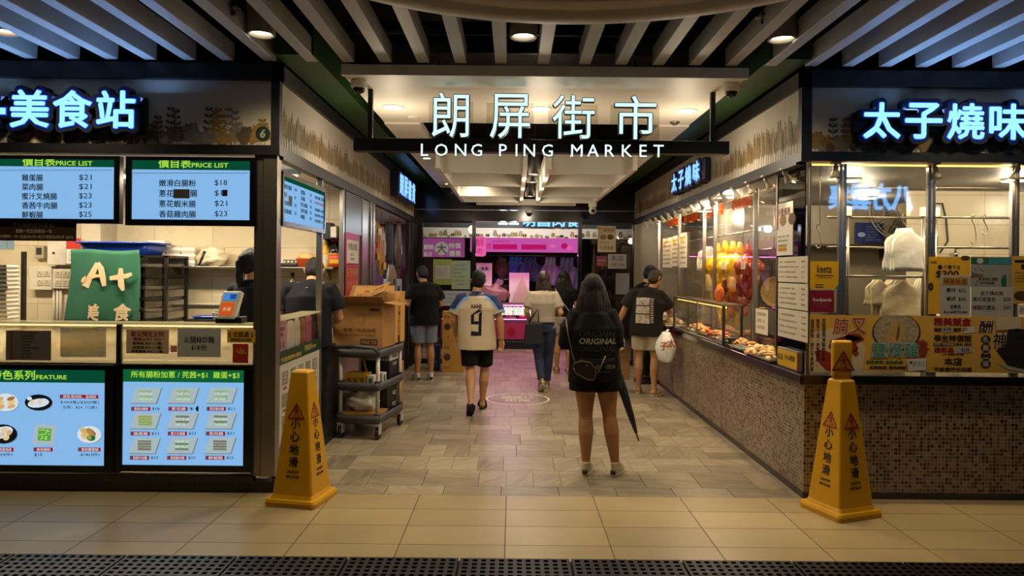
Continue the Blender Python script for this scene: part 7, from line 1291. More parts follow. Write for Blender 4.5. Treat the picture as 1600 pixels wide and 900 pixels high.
p = at(775, 466, YB2 + .4); t = thing('meat_heap', 'mottled heap of offal bags on the butcher counter edge', 'meat', (bxp(770), YB2 + .44, ctz)); MB().ball((0, 0, .16), (.32, .12, .22), 24, 14, wob=.4, seed=2).build('heap', mat('offal', '7a5a50', .4, 0, .5, 25, bump=.8), t)
t = thing('tent_card', 'cream tent shaped sign on the butcher counter', 'sign', (bxp(815) + .0, YB2 + .35, ctz)); MB().prism([(-.2, 0), (.25, 0), (.02, .55)], (0, 0, 0), (1, 0, 0), (0, 0, 1), (0, .02, 0)).build('card', mat('cream_card', 'a89a80', .6), t)
def apron(lb, px, py, w_, h_, m):
    p = at(px, py, YB2 + .7); t = thing('apron', lb, 'apron', (p.x, YB2 + .7, p.z), 'aprons hanging in the butcher stall'); mb = MB(); n = 14; mb.rings([[Vector(((i / n - .5) * w_ * (1 if j > 2 else .55), .03 * math.sin(i * 1.3 + j * .6), -h_ * j / 8)) for i in range(n + 1)] for j in range(9)], close=False); o = mb.build('cloth', m, t); s_ = o.modifiers.new('thick', 'SOLIDIFY'); s_.thickness = .008; MB().tube([(-w_ * .25, 0, 0), (0, 0, .12), (w_ * .25, 0, 0)], .008, 6).build('neck_strap', m, t)
M_ap = mat('blue_apron', '1a4a8c', .6, 0, .15, 8)
apron('bright blue apron hanging over the white carton in the butcher stall', 806, 400, .5, .5, M_ap); apron('dark blue apron hanging next to the bright blue apron', 828, 400, .5, .55, mat('navy_apron', '20304f', .6)); apron('grey blue apron hanging at the far post of the butcher stall', 886, 402, .5, .7, mat('grey_apron', '5a6278', .6)); apron('pale apron hanging between the dark blue and grey aprons', 860, 402, .4, .6, mat('pale_apron', '7d7a8c', .6))
o = MB().tube([(bxp(741), YB2 + .7, bz(398)), (bxp(906), YB2 + .7, bz(398))], .015, 8).build('hanging_rail', M_steel); tag(o, 'steel rail carrying aprons in the butcher stall', 'rail')
o = MB().lathe([(.02, 0), (.02, .42), (.005, .5)], (bxp(773), YB2 + .6, bz(428)), 10).build('knife_steel', M_ap); tag(o, 'blue handled knife steel upright beside the scale in the butcher stall', 'knife'); o.location.z = ctz - bz(428)
t = thing('net_bag', 'dark brown net bag hanging from the butcher rail', 'bag', (bxp(783), YB2 + .68, bz(399))); MB().ball((0, 0, -.28), (.16, .1, .26), 18, 12, wob=.35, seed=6).build('body', mat('brown_net', '35241a', .7, 0, .5, 40, bump=.8), t); MB().tube([(0, 0, 0), (0, 0, -.05)], .008, 6).build('cord', M_black, t)
# posters on the end glass
fe = Fr((0, YE + .04, 0))
def eposter(nm, lb, px, m, cat='poster', **k): x0, x1, z0, z1 = frect(YE + .04, *px); o = fe.rect(nm, x0, x1, z0, z1, 0, .003, m); tag(o, lb, cat); return o, (x0, x1, z0, z1)
o, r = eposter('glass_poster', 'pale green price poster on the dim sum side end glass', (706, 407, 735, 452), mat('pale_green_paper', '8fa08a', .6)); strokes('lettering', fe, r[0] + .03, r[1] - .03, r[2] + .05, r[3] - .05, 6, M_mink, o, .0035, .4, seed=120)
o, r = eposter('glass_poster', 'yellow green food poster on the dim sum side end glass', (677, 405, 705.5, 445), mat('lime_paper', '8c9a4a', .6, 0, .2, 10)); fe.rect('inner_print', r[0] + .04, r[1] - .02, r[2] + .1, r[3] - .1, .003, .004, M_papg, o); strokes('lettering', fe, r[0] + .06, r[1] - .04, r[2] + .14, r[3] - .14, 4, M_mink, o, .0042, .5, seed=121)
o, r = eposter('glass_poster', 'white notice strip low on the dim sum side end glass', (684, 454, 736, 478), mat('white_blue_paper', '9aa4ac', .6)); strokes('lettering', fe, r[0] + .03, r[1] - .03, r[2] + .03, r[3] - .03, 3, M_mink, o, .0035, .4, seed=122)
o, r = eposter('food_poster', 'white food poster with red heading on the roast side end glass', (934, 353, 962, 394), mat('cream_poster', 'c4b494', .6)); fe.text('lettering', '燒味飯', (r[0] + r[1]) / 2 + .03, r[3] - .07, .07, M_inkr, o, .0035, w=.2); 
for k, cx_ in enumerate((.3, .7)): fe.ell(m := MB(), r[0] + (r[1] - r[0]) * cx_, r[3] - .19, .055, .045, .003, .004, 16); m.build('dish_print', mat('dish_tan', '8a6a34') if k == 0 else mat('dish_brown', '4a3316'), o)
fe.text('lettering', '外賣優惠', (r[0] + r[1]) / 2, r[2] + .07, .07, mat('brown_ink', '5a3210'), o, .0035, w=.24); strokes('lettering', fe, r[0] + .04, r[1] - .04, r[2] + .13, r[2] + .19, 1, M_mink, o, .0035, .5, seed=123); fe.ell(m := MB(), r[0] + .04, r[3] - .04, .04, .03, .003, .004, 14); m.build('logo', M_yel, o)
o, r = eposter('delivery_sticker', 'dark pink foodpanda sticker on the roast side end glass', (932, 400, 948.5, 416), mat('sticker_pink', '7c0f2c'), 'sticker'); fe.text('lettering', 'foodpanda', (r[0] + r[1]) / 2, (r[2] + r[3]) / 2 + .01, .025, M_paper, o, .0035, w=.13); strokes('lettering', fe, r[0] + .02, r[1] - .02, r[2] + .02, r[2] + .06, 2, M_pink, o, .0035, .4, seed=124)
o, r = eposter('shop_notice', 'white shop notice beside the pink sticker on the roast side end glass', (950, 397, 978.5, 420), mat('notice_paper', 'a8a4a4', .6), 'notice'); fe.text('lettering', '本店', (r[0] + r[1]) / 2, r[3] - .07, .09, M_ink, o, .0035, w=.22); fe.text('lettering', '不設壹仟元找續', (r[0] + r[1]) / 2, r[2] + .07, .05, mat('brown_ink', '5a3210'), o, .0035, w=.26)
o, r = eposter('glass_poster', 'blank pale sheet low on the roast side end glass', (962, 427, 983, 460), mat('blank_sheet', '8a8692', .6))
# door pull on glass
o = MB().tube([(ex(931), YE + .02, .95), (ex(931), YE - .02, .97), (ex(931), YE - .02, 1.33), (ex(931), YE + .02, 1.35)], .012, 8).build('door_pull', M_steel); tag(o, 'vertical steel door pull on the roast side end glass', 'door pull')
# cartons at the foot of the end wall
for k in range(2):
    t = carton('logo_carton', ['lower brown carton with round logo stacked by the end glass behind the white-shirted man', 'upper brown carton with round logo stacked by the end glass behind the white-shirted man'][k], .34, .30, .475, (at(708, 560, 11.25).x, 11.35, .0 + k * .477), m=mat('kraft_gold', 'a5762c', .7, 0, .08), group='logo cartons by the end glass'); fo = Fr((0, -.15, 0)); fo.ell(m := MB(), -.09, .24, .055, .055, 0, .001, 20); fo.ell(m, -.09, .24, .03, .03, .001, .0015, 14); m.build('logo', M_kink, t); strokes('lettering', fo, -.14, -.05, .36, .42, 1, M_kink, t, .001, .7, seed=130 + k, ragged=0); strokes('lettering', fo, -.14, -.05, .05, .11, 1, M_kink, t, .001, .7, seed=140 + k, ragged=0)
t = carton('blue_carton', 'dark blue carton with white print on the floor by the end glass', .16, .2, .40, (at(680, 560, 11.5).x, 11.5, 0), m=mat('carton_blue', '1a2a58', .5)); strokes('lettering', Fr((0, -.1, 0)), -.06, .06, .05, .35, 5, M_wp, t, .001, .5, seed=150)
# round stencil on the floor
p = flo(809, 623.5); t = wthing('floor_marking', 'pale round stencil marking painted on the passage floor', 'floor marking', (p.x, p.y, 0)); ff = Fr((p.x, p.y, .0), (1, 0, 0), (0, 1, 0)); M_sten = mat('stencil_paint', 'd8cfbc', .6, 0, .15, 30)
m = MB(); R1, R2 = .40, .375; m.rings([[Vector((p.x + r_ * math.cos(a), p.y + r_ * math.sin(a), .0022)) for a in [2 * PI * i / 48 for i in range(48)]] for r_ in (R2, R1)], caps=False); m.build('ring_marking', M_sten, t)
ff.text('lettering', '請保持', 0, .14, .13, M_sten, t, .0018, ext=.0004); ff.text('lettering', '距離', 0, -.10, .15, M_sten, t, .0018, ext=.0004); ff.box(m := MB(), -.2, .2, .025, .045, .001, .0022); m.build('bar_marking', M_sten, t)
# ---- lit shop sign across the concourse, seen mirrored in the roast stall glass
E_refl = emis('sign_ice_far', '6fb8ff', 8.0)
fb = Fr((0, -2.9, 0), (-1, 0, 0)); x_ = 6.62
t = thing('shop_sign', 'blue lit sign of the shop across the concourse', 'shop sign', (0, 0, 0)); fb.text('letter_face', '八方雲集', -x_, 3.03, .50, E_refl, t, .06, w=1.55, ext=.02, bold=.03); MB().box(x_ - .85, x_ + .85, -3.0, -2.90, 2.72, 3.35).build('back_box', M_black, t)
# ================================================================== PEOPLE
def skin(name, col): return mat(name, col, .55, 0, .06, 12)
M_skin = skin('skin_warm', 'b08258'); M_skin2 = skin('skin_tan', '9c6c42'); M_skin3 = skin('skin_pale', 'b98f68')
M_hair = mat('hair_black', '0c0907', .5, 0, .5, 40, bump=.5, spec=.3, stretch=(30, 30, 2)); M_hairb = mat('hair_brown', '180c06', .55, 0, .45, 40, bump=.5, spec=.25, stretch=(30, 30, 2))
M_eye = mat('eye_white', 'c9c2b6', .3); M_iris = mat('eye_dark', '120c08', .2); M_lip = mat('lip', '8a4a3a', .5)
def voxel(mb, vox, smooth=4, fac=.5):
    o = bpy.data.objects.new('volume_source', mb.mesh('volume_source', M_skin)); COL.objects.link(o)
    r = o.modifiers.new('r', 'REMESH'); r.mode = 'VOXEL'; r.voxel_size = vox; r.use_smooth_shade = True
    if smooth: s = o.modifiers.new('s', 'SMOOTH'); s.iterations = smooth; s.factor = fac
    dg = bpy.context.evaluated_depsgraph_get(); me = bpy.data.meshes.new_from_object(o.evaluated_get(dg)); m0 = o.data
    bpy.data.objects.remove(o); bpy.data.meshes.remove(m0); me.materials.clear(); return me
def fold(me, amp, freq, sx=1.0, seed=0.0, zdir=.35):
    """cloth folds: push the surface along its normal"""
    out = []
    for v in me.vertices:
        p = Vector((v.co.x * freq * sx, v.co.y * freq, v.co.z * freq * zdir)) + Vector((seed, seed * 2.1, seed * .7))
        d = noise.noise(p) + .5 * noise.noise(p * 2.1)
        out.extend(v.co + v.normal * d * amp)
    me.vertices.foreach_set('co', out); me.update()
def link(name, me, mats, parent):
    for m in (mats if isinstance(mats, (list, tuple)) else [mats]): me.materials.append(m)
    me.name = name; o = bpy.data.objects.new(name, me); COL.objects.link(o); o.parent = parent
    me.polygons.foreach_set('use_smooth', [True] * len(me.polygons)); me.update()
    return o
def lerp(a, b, t): return a + (b - a) * t
def decal(name, me, target, m, parent, off=.005, back=True):
    """lay flat print onto a garment by casting it onto the cloth from behind (or the front)"""
    bm = bmesh.new(); bm.from_mesh(me); bmesh.ops.triangulate(bm, faces=bm.faces)
    for _ in range(4):
        es = [e for e in bm.edges if e.calc_length() > .014]
        if es: bmesh.ops.subdivide_edges(bm, edges=es, cuts=1)
        bmesh.ops.triangulate(bm, faces=bm.faces)
    bvh = BVHTree.FromPolygons([v.co.copy() for v in target.data.vertices], [tuple(p.vertices) for p in target.data.polygons]); d = Vector((0, 1 if back else -1, 0))
    for v in bm.verts:
        h = bvh.ray_cast(v.co, d)
        if h[0]: v.co = h[0] - d * (off + .0006)
    bm.to_mesh(me); bm.free(); me.materials.clear(); return link(name, me, m, parent)
def hand(mb, w, d, n, side_, curl=.6, s=1.0):
    """palm, four fingers of unequal length and a thumb; d points along the hand, n out of the palm"""
    d = d.normalized(); n = (n - d * n.dot(d)).normalized(); a = d.cross(n) * side_
    mb.tube([w - d * .01, w + d * .03, w + d * .075 * 1], [(.017 * s, .024 * s), (.016 * s, .034 * s), (.013 * s, .036 * s)] if abs(d.z) > .5 else [.024 * s, .026 * s, .024 * s], 10)
    mb.tube([w + d * .02 - a * .02, w + d * .078 - a * .028], .013 * s, 8); mb.tube([w + d * .02 + a * .02, w + d * .078 + a * .028], .013 * s, 8)
    for k, (o, l) in enumerate(((-.030, .066), (-.010, .076), (.010, .070), (.029, .054))):
        p = w + d * .078 * s + a * o * s; pts = [p - d * .02]; dd = d.copy(); cc = curl * (.8 + .12 * k)
        pts.append(p)
        for j in range(3): q = cc * (.55 + .35 * j) ; v = (dd * math.cos(q) + n * math.sin(q)).normalized(); pts.append(pts[-1] + v * l * s * (.45, .32, .25)[j])
        mb.tube(pts, [.0095 * s, .0095 * s, .009 * s, .0085 * s, .0072 * s], 8)
    p = w + d * .02 * s - a * .028 * s; mb.tube([w + d * .012, p, p + (d * .6 - a * .75 + n * .45).normalized() * .034 * s, p + (d * .62 - a * .7 + n * .5).normalized() * .034 * s + (d * .9 + n * .4).normalized() * .028 * s], [.016 * s, .0125 * s, .0105 * s, .0085 * s], 8)
def person(label, loc, yaw, H, pose=None, fat=1.0, legfat=1.0, skin_m=None, hair=('short', None), shirt=None, bottom=None, shoes=None, lean=(0, 0), headturn=(0, 0, 0), hands=(.6, .6), group=None, vox=.0065):
    """one continuous skinned body in the given pose; garments, hair and shoes are children"""
    t = thing('person', label, 'person', loc, group, yaw); k = H / 1.70
    V = Vector; J = dict(crotch=V((0, 0, .83)), pelvis=V((0, 0, .93)), waist=V((0, -.005, 1.07)), chest=V((0, -.012, 1.25)), upper=V((0, -.008, 1.37)), neck=V((0, .0, 1.445)), head=V((0, .02, 1.585)))
    for sg, c in ((-1, 'L'), (1, 'R')):
        J[c + 'sho'] = V((sg * .170, -.005, 1.362)); J[c + 'elb'] = V((sg * .225, -.02, 1.10)); J[c + 'wri'] = V((sg * .235, .06, .865))
        J[c + 'hip'] = V((sg * .088, 0, .90)); J[c + 'kne'] = V((sg * .095, .012, .49)); J[c + 'ank'] = V((sg * .10, -.02, .085)); J[c + 'fdir'] = V((sg * .12, 1, 0)); J[c + 'pitch'] = 0.0; J[c + 'palm'] = V((-sg, 0.2, 0)); J[c + 'hdir'] = None
    for q, v in (pose or {}).items(): J[q] = V(v) if isinstance(v, tuple) else v
    K = lambda v: v * k
    skin_m = skin_m or M_skin; f = fat; lf = legfat
    b = MB()
    b.tube([K(J[x]) for x in ('crotch', 'pelvis', 'waist', 'chest', 'upper', 'neck')], [(.085 * k * f, .125 * k * f), (.105 * k * f, .158 * k * f), (.092 * k * f, .130 * k * f), (.108 * k * f, .150 * k * f), (.086 * k * f, .138 * k * f), (.052 * k, .060 * k)], 20)
    hd = K(J['head']); nk = K(J['neck']); b.tube([nk - V((0, 0, .05)) * k, nk, lerp(nk, hd, .75)], [.062 * k * (f ** .5), .054 * k * (f ** .5), .052 * k], 14)
    R = Euler(headturn).to_matrix(); h_ = lambda x, y, z: hd + R @ V((x, y, z)) * k
    b.ball(h_(0, 0, .02), (.077 * k, .095 * k, .105 * k), 20, 14, R); b.ball(h_(0, .028, -.045), (.060 * k, .066 * k, .072 * k), 16, 10, R); b.ball(h_(0, .05, -.095), (.03 * k, .03 * k, .022 * k), 10, 8, R)
    b.tube([h_(0, .088, .03), h_(0, .108, -.012), h_(0, .088, -.022)], [.009 * k, .015 * k, .012 * k], 8); b.tube([h_(-.025, .085, -.058), h_(.025, .085, -.058)], .008 * k, 8); b.tube([h_(-.045, .085, .042), h_(.045, .085, .042)], .009 * k, 8)
    for sg in (-1, 1): b.tube([h_(sg * .077, -.005, .022), h_(sg * .088, -.018, .012), h_(sg * .076, -.002, -.03)], [.012 * k, .016 * k, .010 * k], 8)
    hdirs = {}
    for sg, c in ((-1, 'L'), (1, 'R')):
        S, E_, W = K(J[c + 'sho']), K(J[c + 'elb']), K(J[c + 'wri'])
        b.tube([lerp(K(J['upper']), S, .5), S, lerp(S, E_, .45), E_, lerp(E_, W, .3), lerp(E_, W, .75), W], [q * k * (f ** .6) for q in (.062, .056, .047, .040, .041, .031, .026)], 14)
        d = (W - E_).normalized() if J[c + 'hdir'] is None else J[c + 'hdir'].normalized(); hdirs[c] = d
        hand(b, W, d, J[c + 'palm'], sg, hands[0 if sg < 0 else 1], k * 1.0)
        Hp, Kn, A = K(J[c + 'hip']), K(J[c + 'kne']), K(J[c + 'ank'])
        b.tube([Hp + V((0, 0, .03)), lerp(Hp, Kn, .22), lerp(Hp, Kn, .55), lerp(Hp, Kn, .88), Kn, lerp(Kn, A, .16) + V((0, -.010, 0)), lerp(Kn, A, .32) + V((0, -.016, 0)), lerp(Kn, A, .62) + V((0, -.006, 0)), lerp(Kn, A, .9), A], [q * k * lf for q in (.088, .088, .074, .056, .053, .056, .058, .045, .034, .034)], 16)
        fd = J[c + 'fdir'].normalized(); up = V((0, 0, 1)); p_ = J[c + 'pitch']; fw = (fd * math.cos(p_) - up * math.sin(p_)); dn = (-up * math.cos(p_) - fd * math.sin(p_))
        F_ = lambda l, z: A + fw * l * k + dn * z * k
        b.tube([F_(-.045, .045), F_(-.01, .035), F_(.06, .045), F_(.125, .06), F_(.17, .066)], [q * k for q in (.026, .036, .034, .028, .016)], 12); b.tube([A, F_(-.02, .05)], [.034 * k, .033 * k], 12)
        if shoes:
            m = MB(); z_ = .068
            kind = shoes[0]
            def outline(sc, zz, l0=-.068, l1=.185):
                a = V((fd.y, -fd.x, 0)); pts = []
                for i in range(20):
                    u = 2 * PI * i / 20; l = (l0 + l1) / 2 + (l1 - l0) / 2 * math.cos(u) * sc; w_ = (.045 + .008 * math.cos(u)) * math.sin(u) * sc; pts.append(F_(l, zz) + a * w_ * k)
                return pts
            sl = MB().rings([outline(.97, .090), outline(1.02, .086), outline(1.02, .066), outline(.97, .060)]).build('sole', shoes[2], None); 
            if kind == 'sneaker':
                m.rings([outline(.99, .068), outline(1.04, .05), outline(1.0, .03, -.070, .172), outline(.94, .006, -.070, .125), outline(.90, -.022, -.068, .06), outline(.86, -.026, -.066, .056)]); up_ = m.build('sneaker', shoes[1], t, .006)
                hl = MB(); hl.rings([[F_(l, z) + V((fd.y, -fd.x, 0)) * w_ * k for l, w_ in ((-.072, -.022), (-.074, 0), (-.072, .022), (-.055, .0))] for z in (.066, .03)]); hl.build('heel_patch', shoes[3] if len(shoes) > 3 else shoes[2], up_)
                ms = MB(); ms.tube([F_(-.0, -.012) + V((fd.y, -fd.x, 0)) * .02 * k, F_(.05, .012), F_(.08, .02)], .012 * k, 8); ms.build('tongue', shoes[1], up_); sl.parent = up_
            else:
                st = MB().tube([F_(.03, .062) + V((fd.y, -fd.x, 0)) * .048 * k, F_(.07, .005) + V((fd.y, -fd.x, 0)) * .03 * k, F_(.075, -.0), F_(.07, .005) - V((fd.y, -fd.x, 0)) * .03 * k, F_(.03, .062) - V((fd.y, -fd.x, 0)) * .048 * k], [(.006 * k, .03 * k)] * 5, 10)
                up_ = sl; sl.name = 'slipper'; sl.parent = t; st.build('strap', shoes[1], up_)
    body = link('body', voxel(b, vox * k, 3), skin_m, t)
    for sg in (-1, 1): e = MB().ball(h_(sg * .032, .083, .022), .0125 * k, 12, 8).build('eye', M_eye, t); MB().ball(h_(sg * .032, .0925, .022), .0062 * k, 10, 6).build('iris', M_iris, e)
    MB().tube([h_(-.022, .092, -.057), h_(0, .096, -.056), h_(.022, .092, -.057)], .004 * k, 6).build('mouth', M_lip, t)
    # garments
    out = {}
    if shirt:
        m = MB(); s_ = shirt; g = s_.get('ease', .02); hem = s_.get('hem', .86)
        pts = [V((J['pelvis'].x, J['pelvis'].y, hem)), lerp(V((J['pelvis'].x, J['pelvis'].y, hem)), J['waist'], .4), J['waist'], J['chest'], J['upper'], J['neck'] + V((0, 0, -.02))]
        wd = s_.get('w', 1.0)
        m.tube([K(p) for p in pts], [((.118 + g) * k * f, (.165 + g) * k * f * wd), ((.115 + g) * k * f, (.162 + g) * k * f * wd), ((.105 + g) * k * f, (.150 + g) * k * f * wd), ((.112 + g) * k * f, (.160 + g) * k * f * wd), ((.092 + g * .5) * k * f, (.140 + g * .3) * k * f), ((.062 + g * .2) * k, (.074 + g * .2) * k)], 26)
        for sg, c in ((-1, 'L'), (1, 'R')):
            S, E_, W = K(J[c + 'sho']), K(J[c + 'elb']), K(J[c + 'wri']); tt = s_.get('sleeve', .6); r1 = s_.get('cuff', .068)
            pts = [lerp(K(J['upper']), S, .35), S, lerp(S, E_, min(tt, 1) * .5), lerp(S, E_, min(tt, 1))]; rr = [.060 * k * f, (.058 + g * .25) * k * f ** .7, (.064 + g * .5) * k * f ** .7, r1 * k * f ** .6]
            if tt > 1: pts += [lerp(E_, W, (tt - 1) * .5), lerp(E_, W, tt - 1)]; rr[-1] = .060 * k; rr += [.056 * k, r1 * k]
            m.tube(pts, rr, 16)
            if s_.get('cuffband'): cb = MB().tube([lerp(pts[-2], pts[-1], .90), lerp(pts[-2], pts[-1], 1.0)], [rr[-1] * 1.03, rr[-1] * 1.02], 18); out['cb' + c] = cb
        me = voxel(m, .009 * k, 3); fold(me, s_.get('fold', .006) * k, 9 / k, seed=H * 7)
        sh = link(s_.get('name', 'shirt'), me, s_['m'], t); out['shirt'] = sh
        for c in 'LR':
            if 'cb' + c in out: out['cb' + c].build('cuff_band', s_['cuffband'], sh)
        if s_.get('zone'):
            for p in me.polygons: p.material_index = s_['zone'](p.center / k, p.normal)
        m = MB(); nk2 = K(J['neck'] + V((0, 0, -.008))); m.tube([nk2 - V((0, 0, .012 * k)), nk2 + V((0, 0, .012 * k))], [(.066 * k * f ** .4, .074 * k * f ** .4), (.060 * k * f ** .4, .066 * k * f ** .4)], 22); m.build('collar', s_.get('collar', s_['m'] if not isinstance(s_['m'], list) else s_['m'][0]), sh)
    if bottom:
        m = MB(); s_ = bottom; g = s_.get('ease', .018); m.tube([K(J['crotch'] + V((0, 0, .0))), K(J['pelvis']), K(lerp(J['pelvis'], J['waist'], .45))], [((.10 + g) * k * f, (.15 + g * .6) * k * f), ((.112 + g) * k * f, (.164 + g * .5) * k * f), ((.098 + g * .6) * k * f, (.142 + g * .5) * k * f)], 24)
        for sg, c in ((-1, 'L'), (1, 'R')):
            Hp, Kn, A = K(J[c + 'hip']), K(J[c + 'kne']), K(J[c + 'ank']); tt = s_['len']; r1 = s_.get('cuff', .085)
            path = [Hp, lerp(Hp, Kn, min(tt, 1) * .5), lerp(Hp, Kn, min(tt, 1))]; rr = [(.098 + g * .6) * k * lf, (.094 + g * .6) * k * lf, (r1 if tt <= 1 else .066 + g * .5) * k * lf]
            if tt > 1: path += [lerp(Kn, A, (tt - 1) * .35) + V((0, -.01, 0)), lerp(Kn, A, (tt - 1) * .75), lerp(Kn, A, tt - 1)]; rr += [(.064 + g * .5) * k * lf, (.056 + g * .4) * k * lf, r1 * k]
            m.tube(path, rr, 18)
        me = voxel(m, .009 * k, 3); fold(me, s_.get('fold', .006) * k, 8 / k, seed=H * 3); out['bottom'] = link(s_.get('name', 'shorts'), me, s_['m'], t)
    # hair
    st, hm = hair; hm = hm or M_hair; m = MB()
    if st != 'none':
        m.ball(h_(0, -.012, .035), (.086 * k, .100 * k, .103 * k), 22, 14, R, .06, 1.0)
        m.ball(h_(0, -.038, -.012), (.078 * k, .070 * k, .085 * k), 18, 12, R, .06, 2.0)
        if st == 'long':
            for i in range(9):
                u = (i - 4) / 4; x = .075 * u; ln = .43
                m.tube([h_(x * .9, -.05 + .05 * abs(u), .06), h_(x * 1.15, -.085 + .055 * abs(u), -.04), h_(x * 1.5, -.088 + .05 * abs(u), -.14), h_(x * 1.75, -.092 + .04 * abs(u), -.26), h_(x * 1.45, -.115 + .04 * abs(u), -ln + .08 * abs(u))], [q * k for q in (.03, .038, .042, .040, .014)], 10)
        if st == 'mid':
            for i in range(7):
                u = (i - 3) / 3; x = .07 * u; m.tube([h_(x * .9, -.05 + .05 * abs(u), .06), h_(x * 1.15, -.08 + .05 * abs(u), -.05), h_(x * 1.25, -.085 + .05 * abs(u), -.13), h_(x * 1.1, -.09 + .05 * abs(u), -.24 + .04 * abs(u))], [q * k for q in (.03, .034, .032, .010)], 10)
        if st == 'pony':
            m.tube([h_(0, -.09, .05), h_(0, -.125, .01), h_(.01, -.125, -.10), h_(.015, -.115, -.20), h_(.01, -.10, -.27)], [q * k for q in (.026, .030, .033, .026, .008)], 12); m.ball(h_(0, -.105, .05), .030 * k, 12, 8)
        me = voxel(m, .008 * k, 3); 
        cs = []
        for v in me.vertices: cs.extend(v.co + v.normal * noise.noise(Vector((v.co.x * 60, v.co.y * 60, v.co.z * 9))) * (.006 if st in ('long', 'mid', 'pony') else .004) * k)
        me.vertices.foreach_set('co', cs); me.update()
        # uncover the face
        bm = bmesh.new(); bm.from_mesh(me); Ri = R.transposed()
        kill = [v for v in bm.verts if (lambda q: q.y > .035 and q.z < .072 + .3 * max(0, .07 - q.y) and abs(q.x) < .075 + (.0 if q.y > .05 else -.03))(Ri @ (v.co - hd) / k)]
        bmesh.ops.delete(bm, geom=kill, context='VERTS'); bm.to_mesh(me); bm.free(); out['hair'] = link('hair', me, hm, t)
    out['t'] = t; out['k'] = k; out['J'] = J; out['K'] = K; return out
BK = Fr((0, -.6, 0))   # a plane behind a person (local), for prints on the back
# ---- woman in black with long brown hair
p = flo(939, 741)
M_blk = mat('black_cotton', '060606', .85, 0, .25, 14, spec=.2); M_blk2 = mat('black_shorts_cloth', '060607', .8, 0, .25, 14, spec=.2); M_snk = mat('sneaker_cream', 'b5a588', .6, 0, .12, 30); M_sole = mat('sole_white', 'b8b0a0', .5); M_heel = mat('heel_brown', '3a2314', .6)
W1 = person('person in oversized black printed tee with long brown hair, standing beside a folded umbrella', (p.x - .005, p.y, 0), 0.0, 1.575, dict(crotch=(-.05, 0, .83), pelvis=(-.055, 0, .93), waist=(-.065, -.005, 1.07), chest=(-.075, -.012, 1.25), upper=(-.078, -.008, 1.37), neck=(-.075, 0, 1.445), Lsho=(-.23, -.01, 1.365), Rsho=(.07, -.01, 1.365), Lelb=(-.315, -.02, 1.12), Relb=(.125, -.02, 1.12), Lwri=(-.22, .17, 1.06), Rwri=(.13, .12, .93), Lhip=(-.14, 0, .90), Rhip=(.035, 0, .90), Lkne=(-.13, .01, .49), Rkne=(.075, .01, .49), Lank=(-.125, -.01, .088), Rank=(.125, -.02, .088), Lfdir=(.25, 1, 0), Rfdir=(.45, 1, 0), head=(-.08, .02, 1.585)), fat=1.03, legfat=1.13, skin_m=M_skin2, hair=('long', M_hairb), shirt=dict(m=M_blk, ease=.045, hem=.80, sleeve=1.02, cuff=.085, fold=.009, w=1.06, name='tshirt'), bottom=dict(m=M_blk2, ease=.04, len=.42, cuff=.125, fold=.006), shoes=('sneaker', M_snk, M_sole, M_heel), headturn=(0, 0, .12))
k = W1['k']; t = W1['t']; sh = W1['shirt']; M_pw = mat('print_white', 'b8b0a0', .7); M_pg = mat('print_grey', '4a4641', .7)
for s_, z, h_, m_ in (('ORIGINAL', 1.215, .048, M_pg), ('ORIGINAL', 1.155, .052, M_pw), ('ORIGINAL', 1.092, .048, M_pg)): decal('lettering', BK.text('print', s_, -.045, z * k, h_ * k, m_, None, shear=.2, bold=.03 if m_ is M_pw else 0, w=.315 * k, mesh_only=True), sh, m_, t)
for z, w_ in ((1.005, .30), (.99, .30), (.975, .16), (.90, .2)): decal('line_print', BK.box(MB(), -.045 - w_ / 2 * k, -.045 + w_ / 2 * k, (z - .003) * k, (z + .003) * k, 0, .001).mesh('line_print', M_pg), sh, M_pg, t)
for x, w_ in ((-.10, .035), (.0, .028), (.105, .05)): decal('logo_print', BK.ell(MB(), -.045 + x * k, .94 * k, w_ * k, .022 * k, 0, .001, 18).mesh('logo_print', M_pg), sh, M_pg, t)
# shoulder bag on her back
q = at(913, 579, p.y - .16); B0 = Vector((q.x - t.location.x, -.20, q.z)); tb = wthing('shoulder_bag', 'small dark brown half-moon bag hanging on a chain at the black-dressed back', 'bag', (q.x, p.y - .19, q.z - .07))
fbg = Fr((q.x, p.y - .175, q.z)); pts = [(-.088, .03), (-.08, .065), (-.03, .078), (.04, .068), (.082, .02), (.086, -.025), (.07, -.065), (.03, -.068), (-.02, -.045), (-.07, -.015)]
M_lea = mat('dark_leather', '20140e', .4, 0, .25, 30); fbg.poly(m := MB(), pts, -.03, .028); m.build('bag_body', M_lea, tb, .012, 3); M_pipe = mat('bag_piping', '6a5238', .5)
pp = [fbg.p(x * 1.0, y * 1.0, .024) for x, y in pts]; MB().tube(pp + [pp[0]], .0035, 6).build('piping', M_pipe, tb); fbg.ell(m := MB(), .015, .045, .008, .008, .028, .034, 12); m.build('metal_logo', mat('gold_stud', 'a08a5a', .3, .8), tb); M_chain = mat('bag_chain', '8c8472', .35, .8)
sp_ = lambda px, py, y: Vector((at(px, py, p.y + y).x, p.y + y, at(px, py, p.y + y).z))
MB().tube([sp_(884, 497, -.175), sp_(888, 525, -.178), sp_(893, 548, -.185), sp_(899, 568, -.19)], .0045, 6).tube([sp_(946, 556, -.17), sp_(940, 570, -.18), sp_(934, 583, -.185)], .0045, 6).build('chain_strap', M_chain, tb)
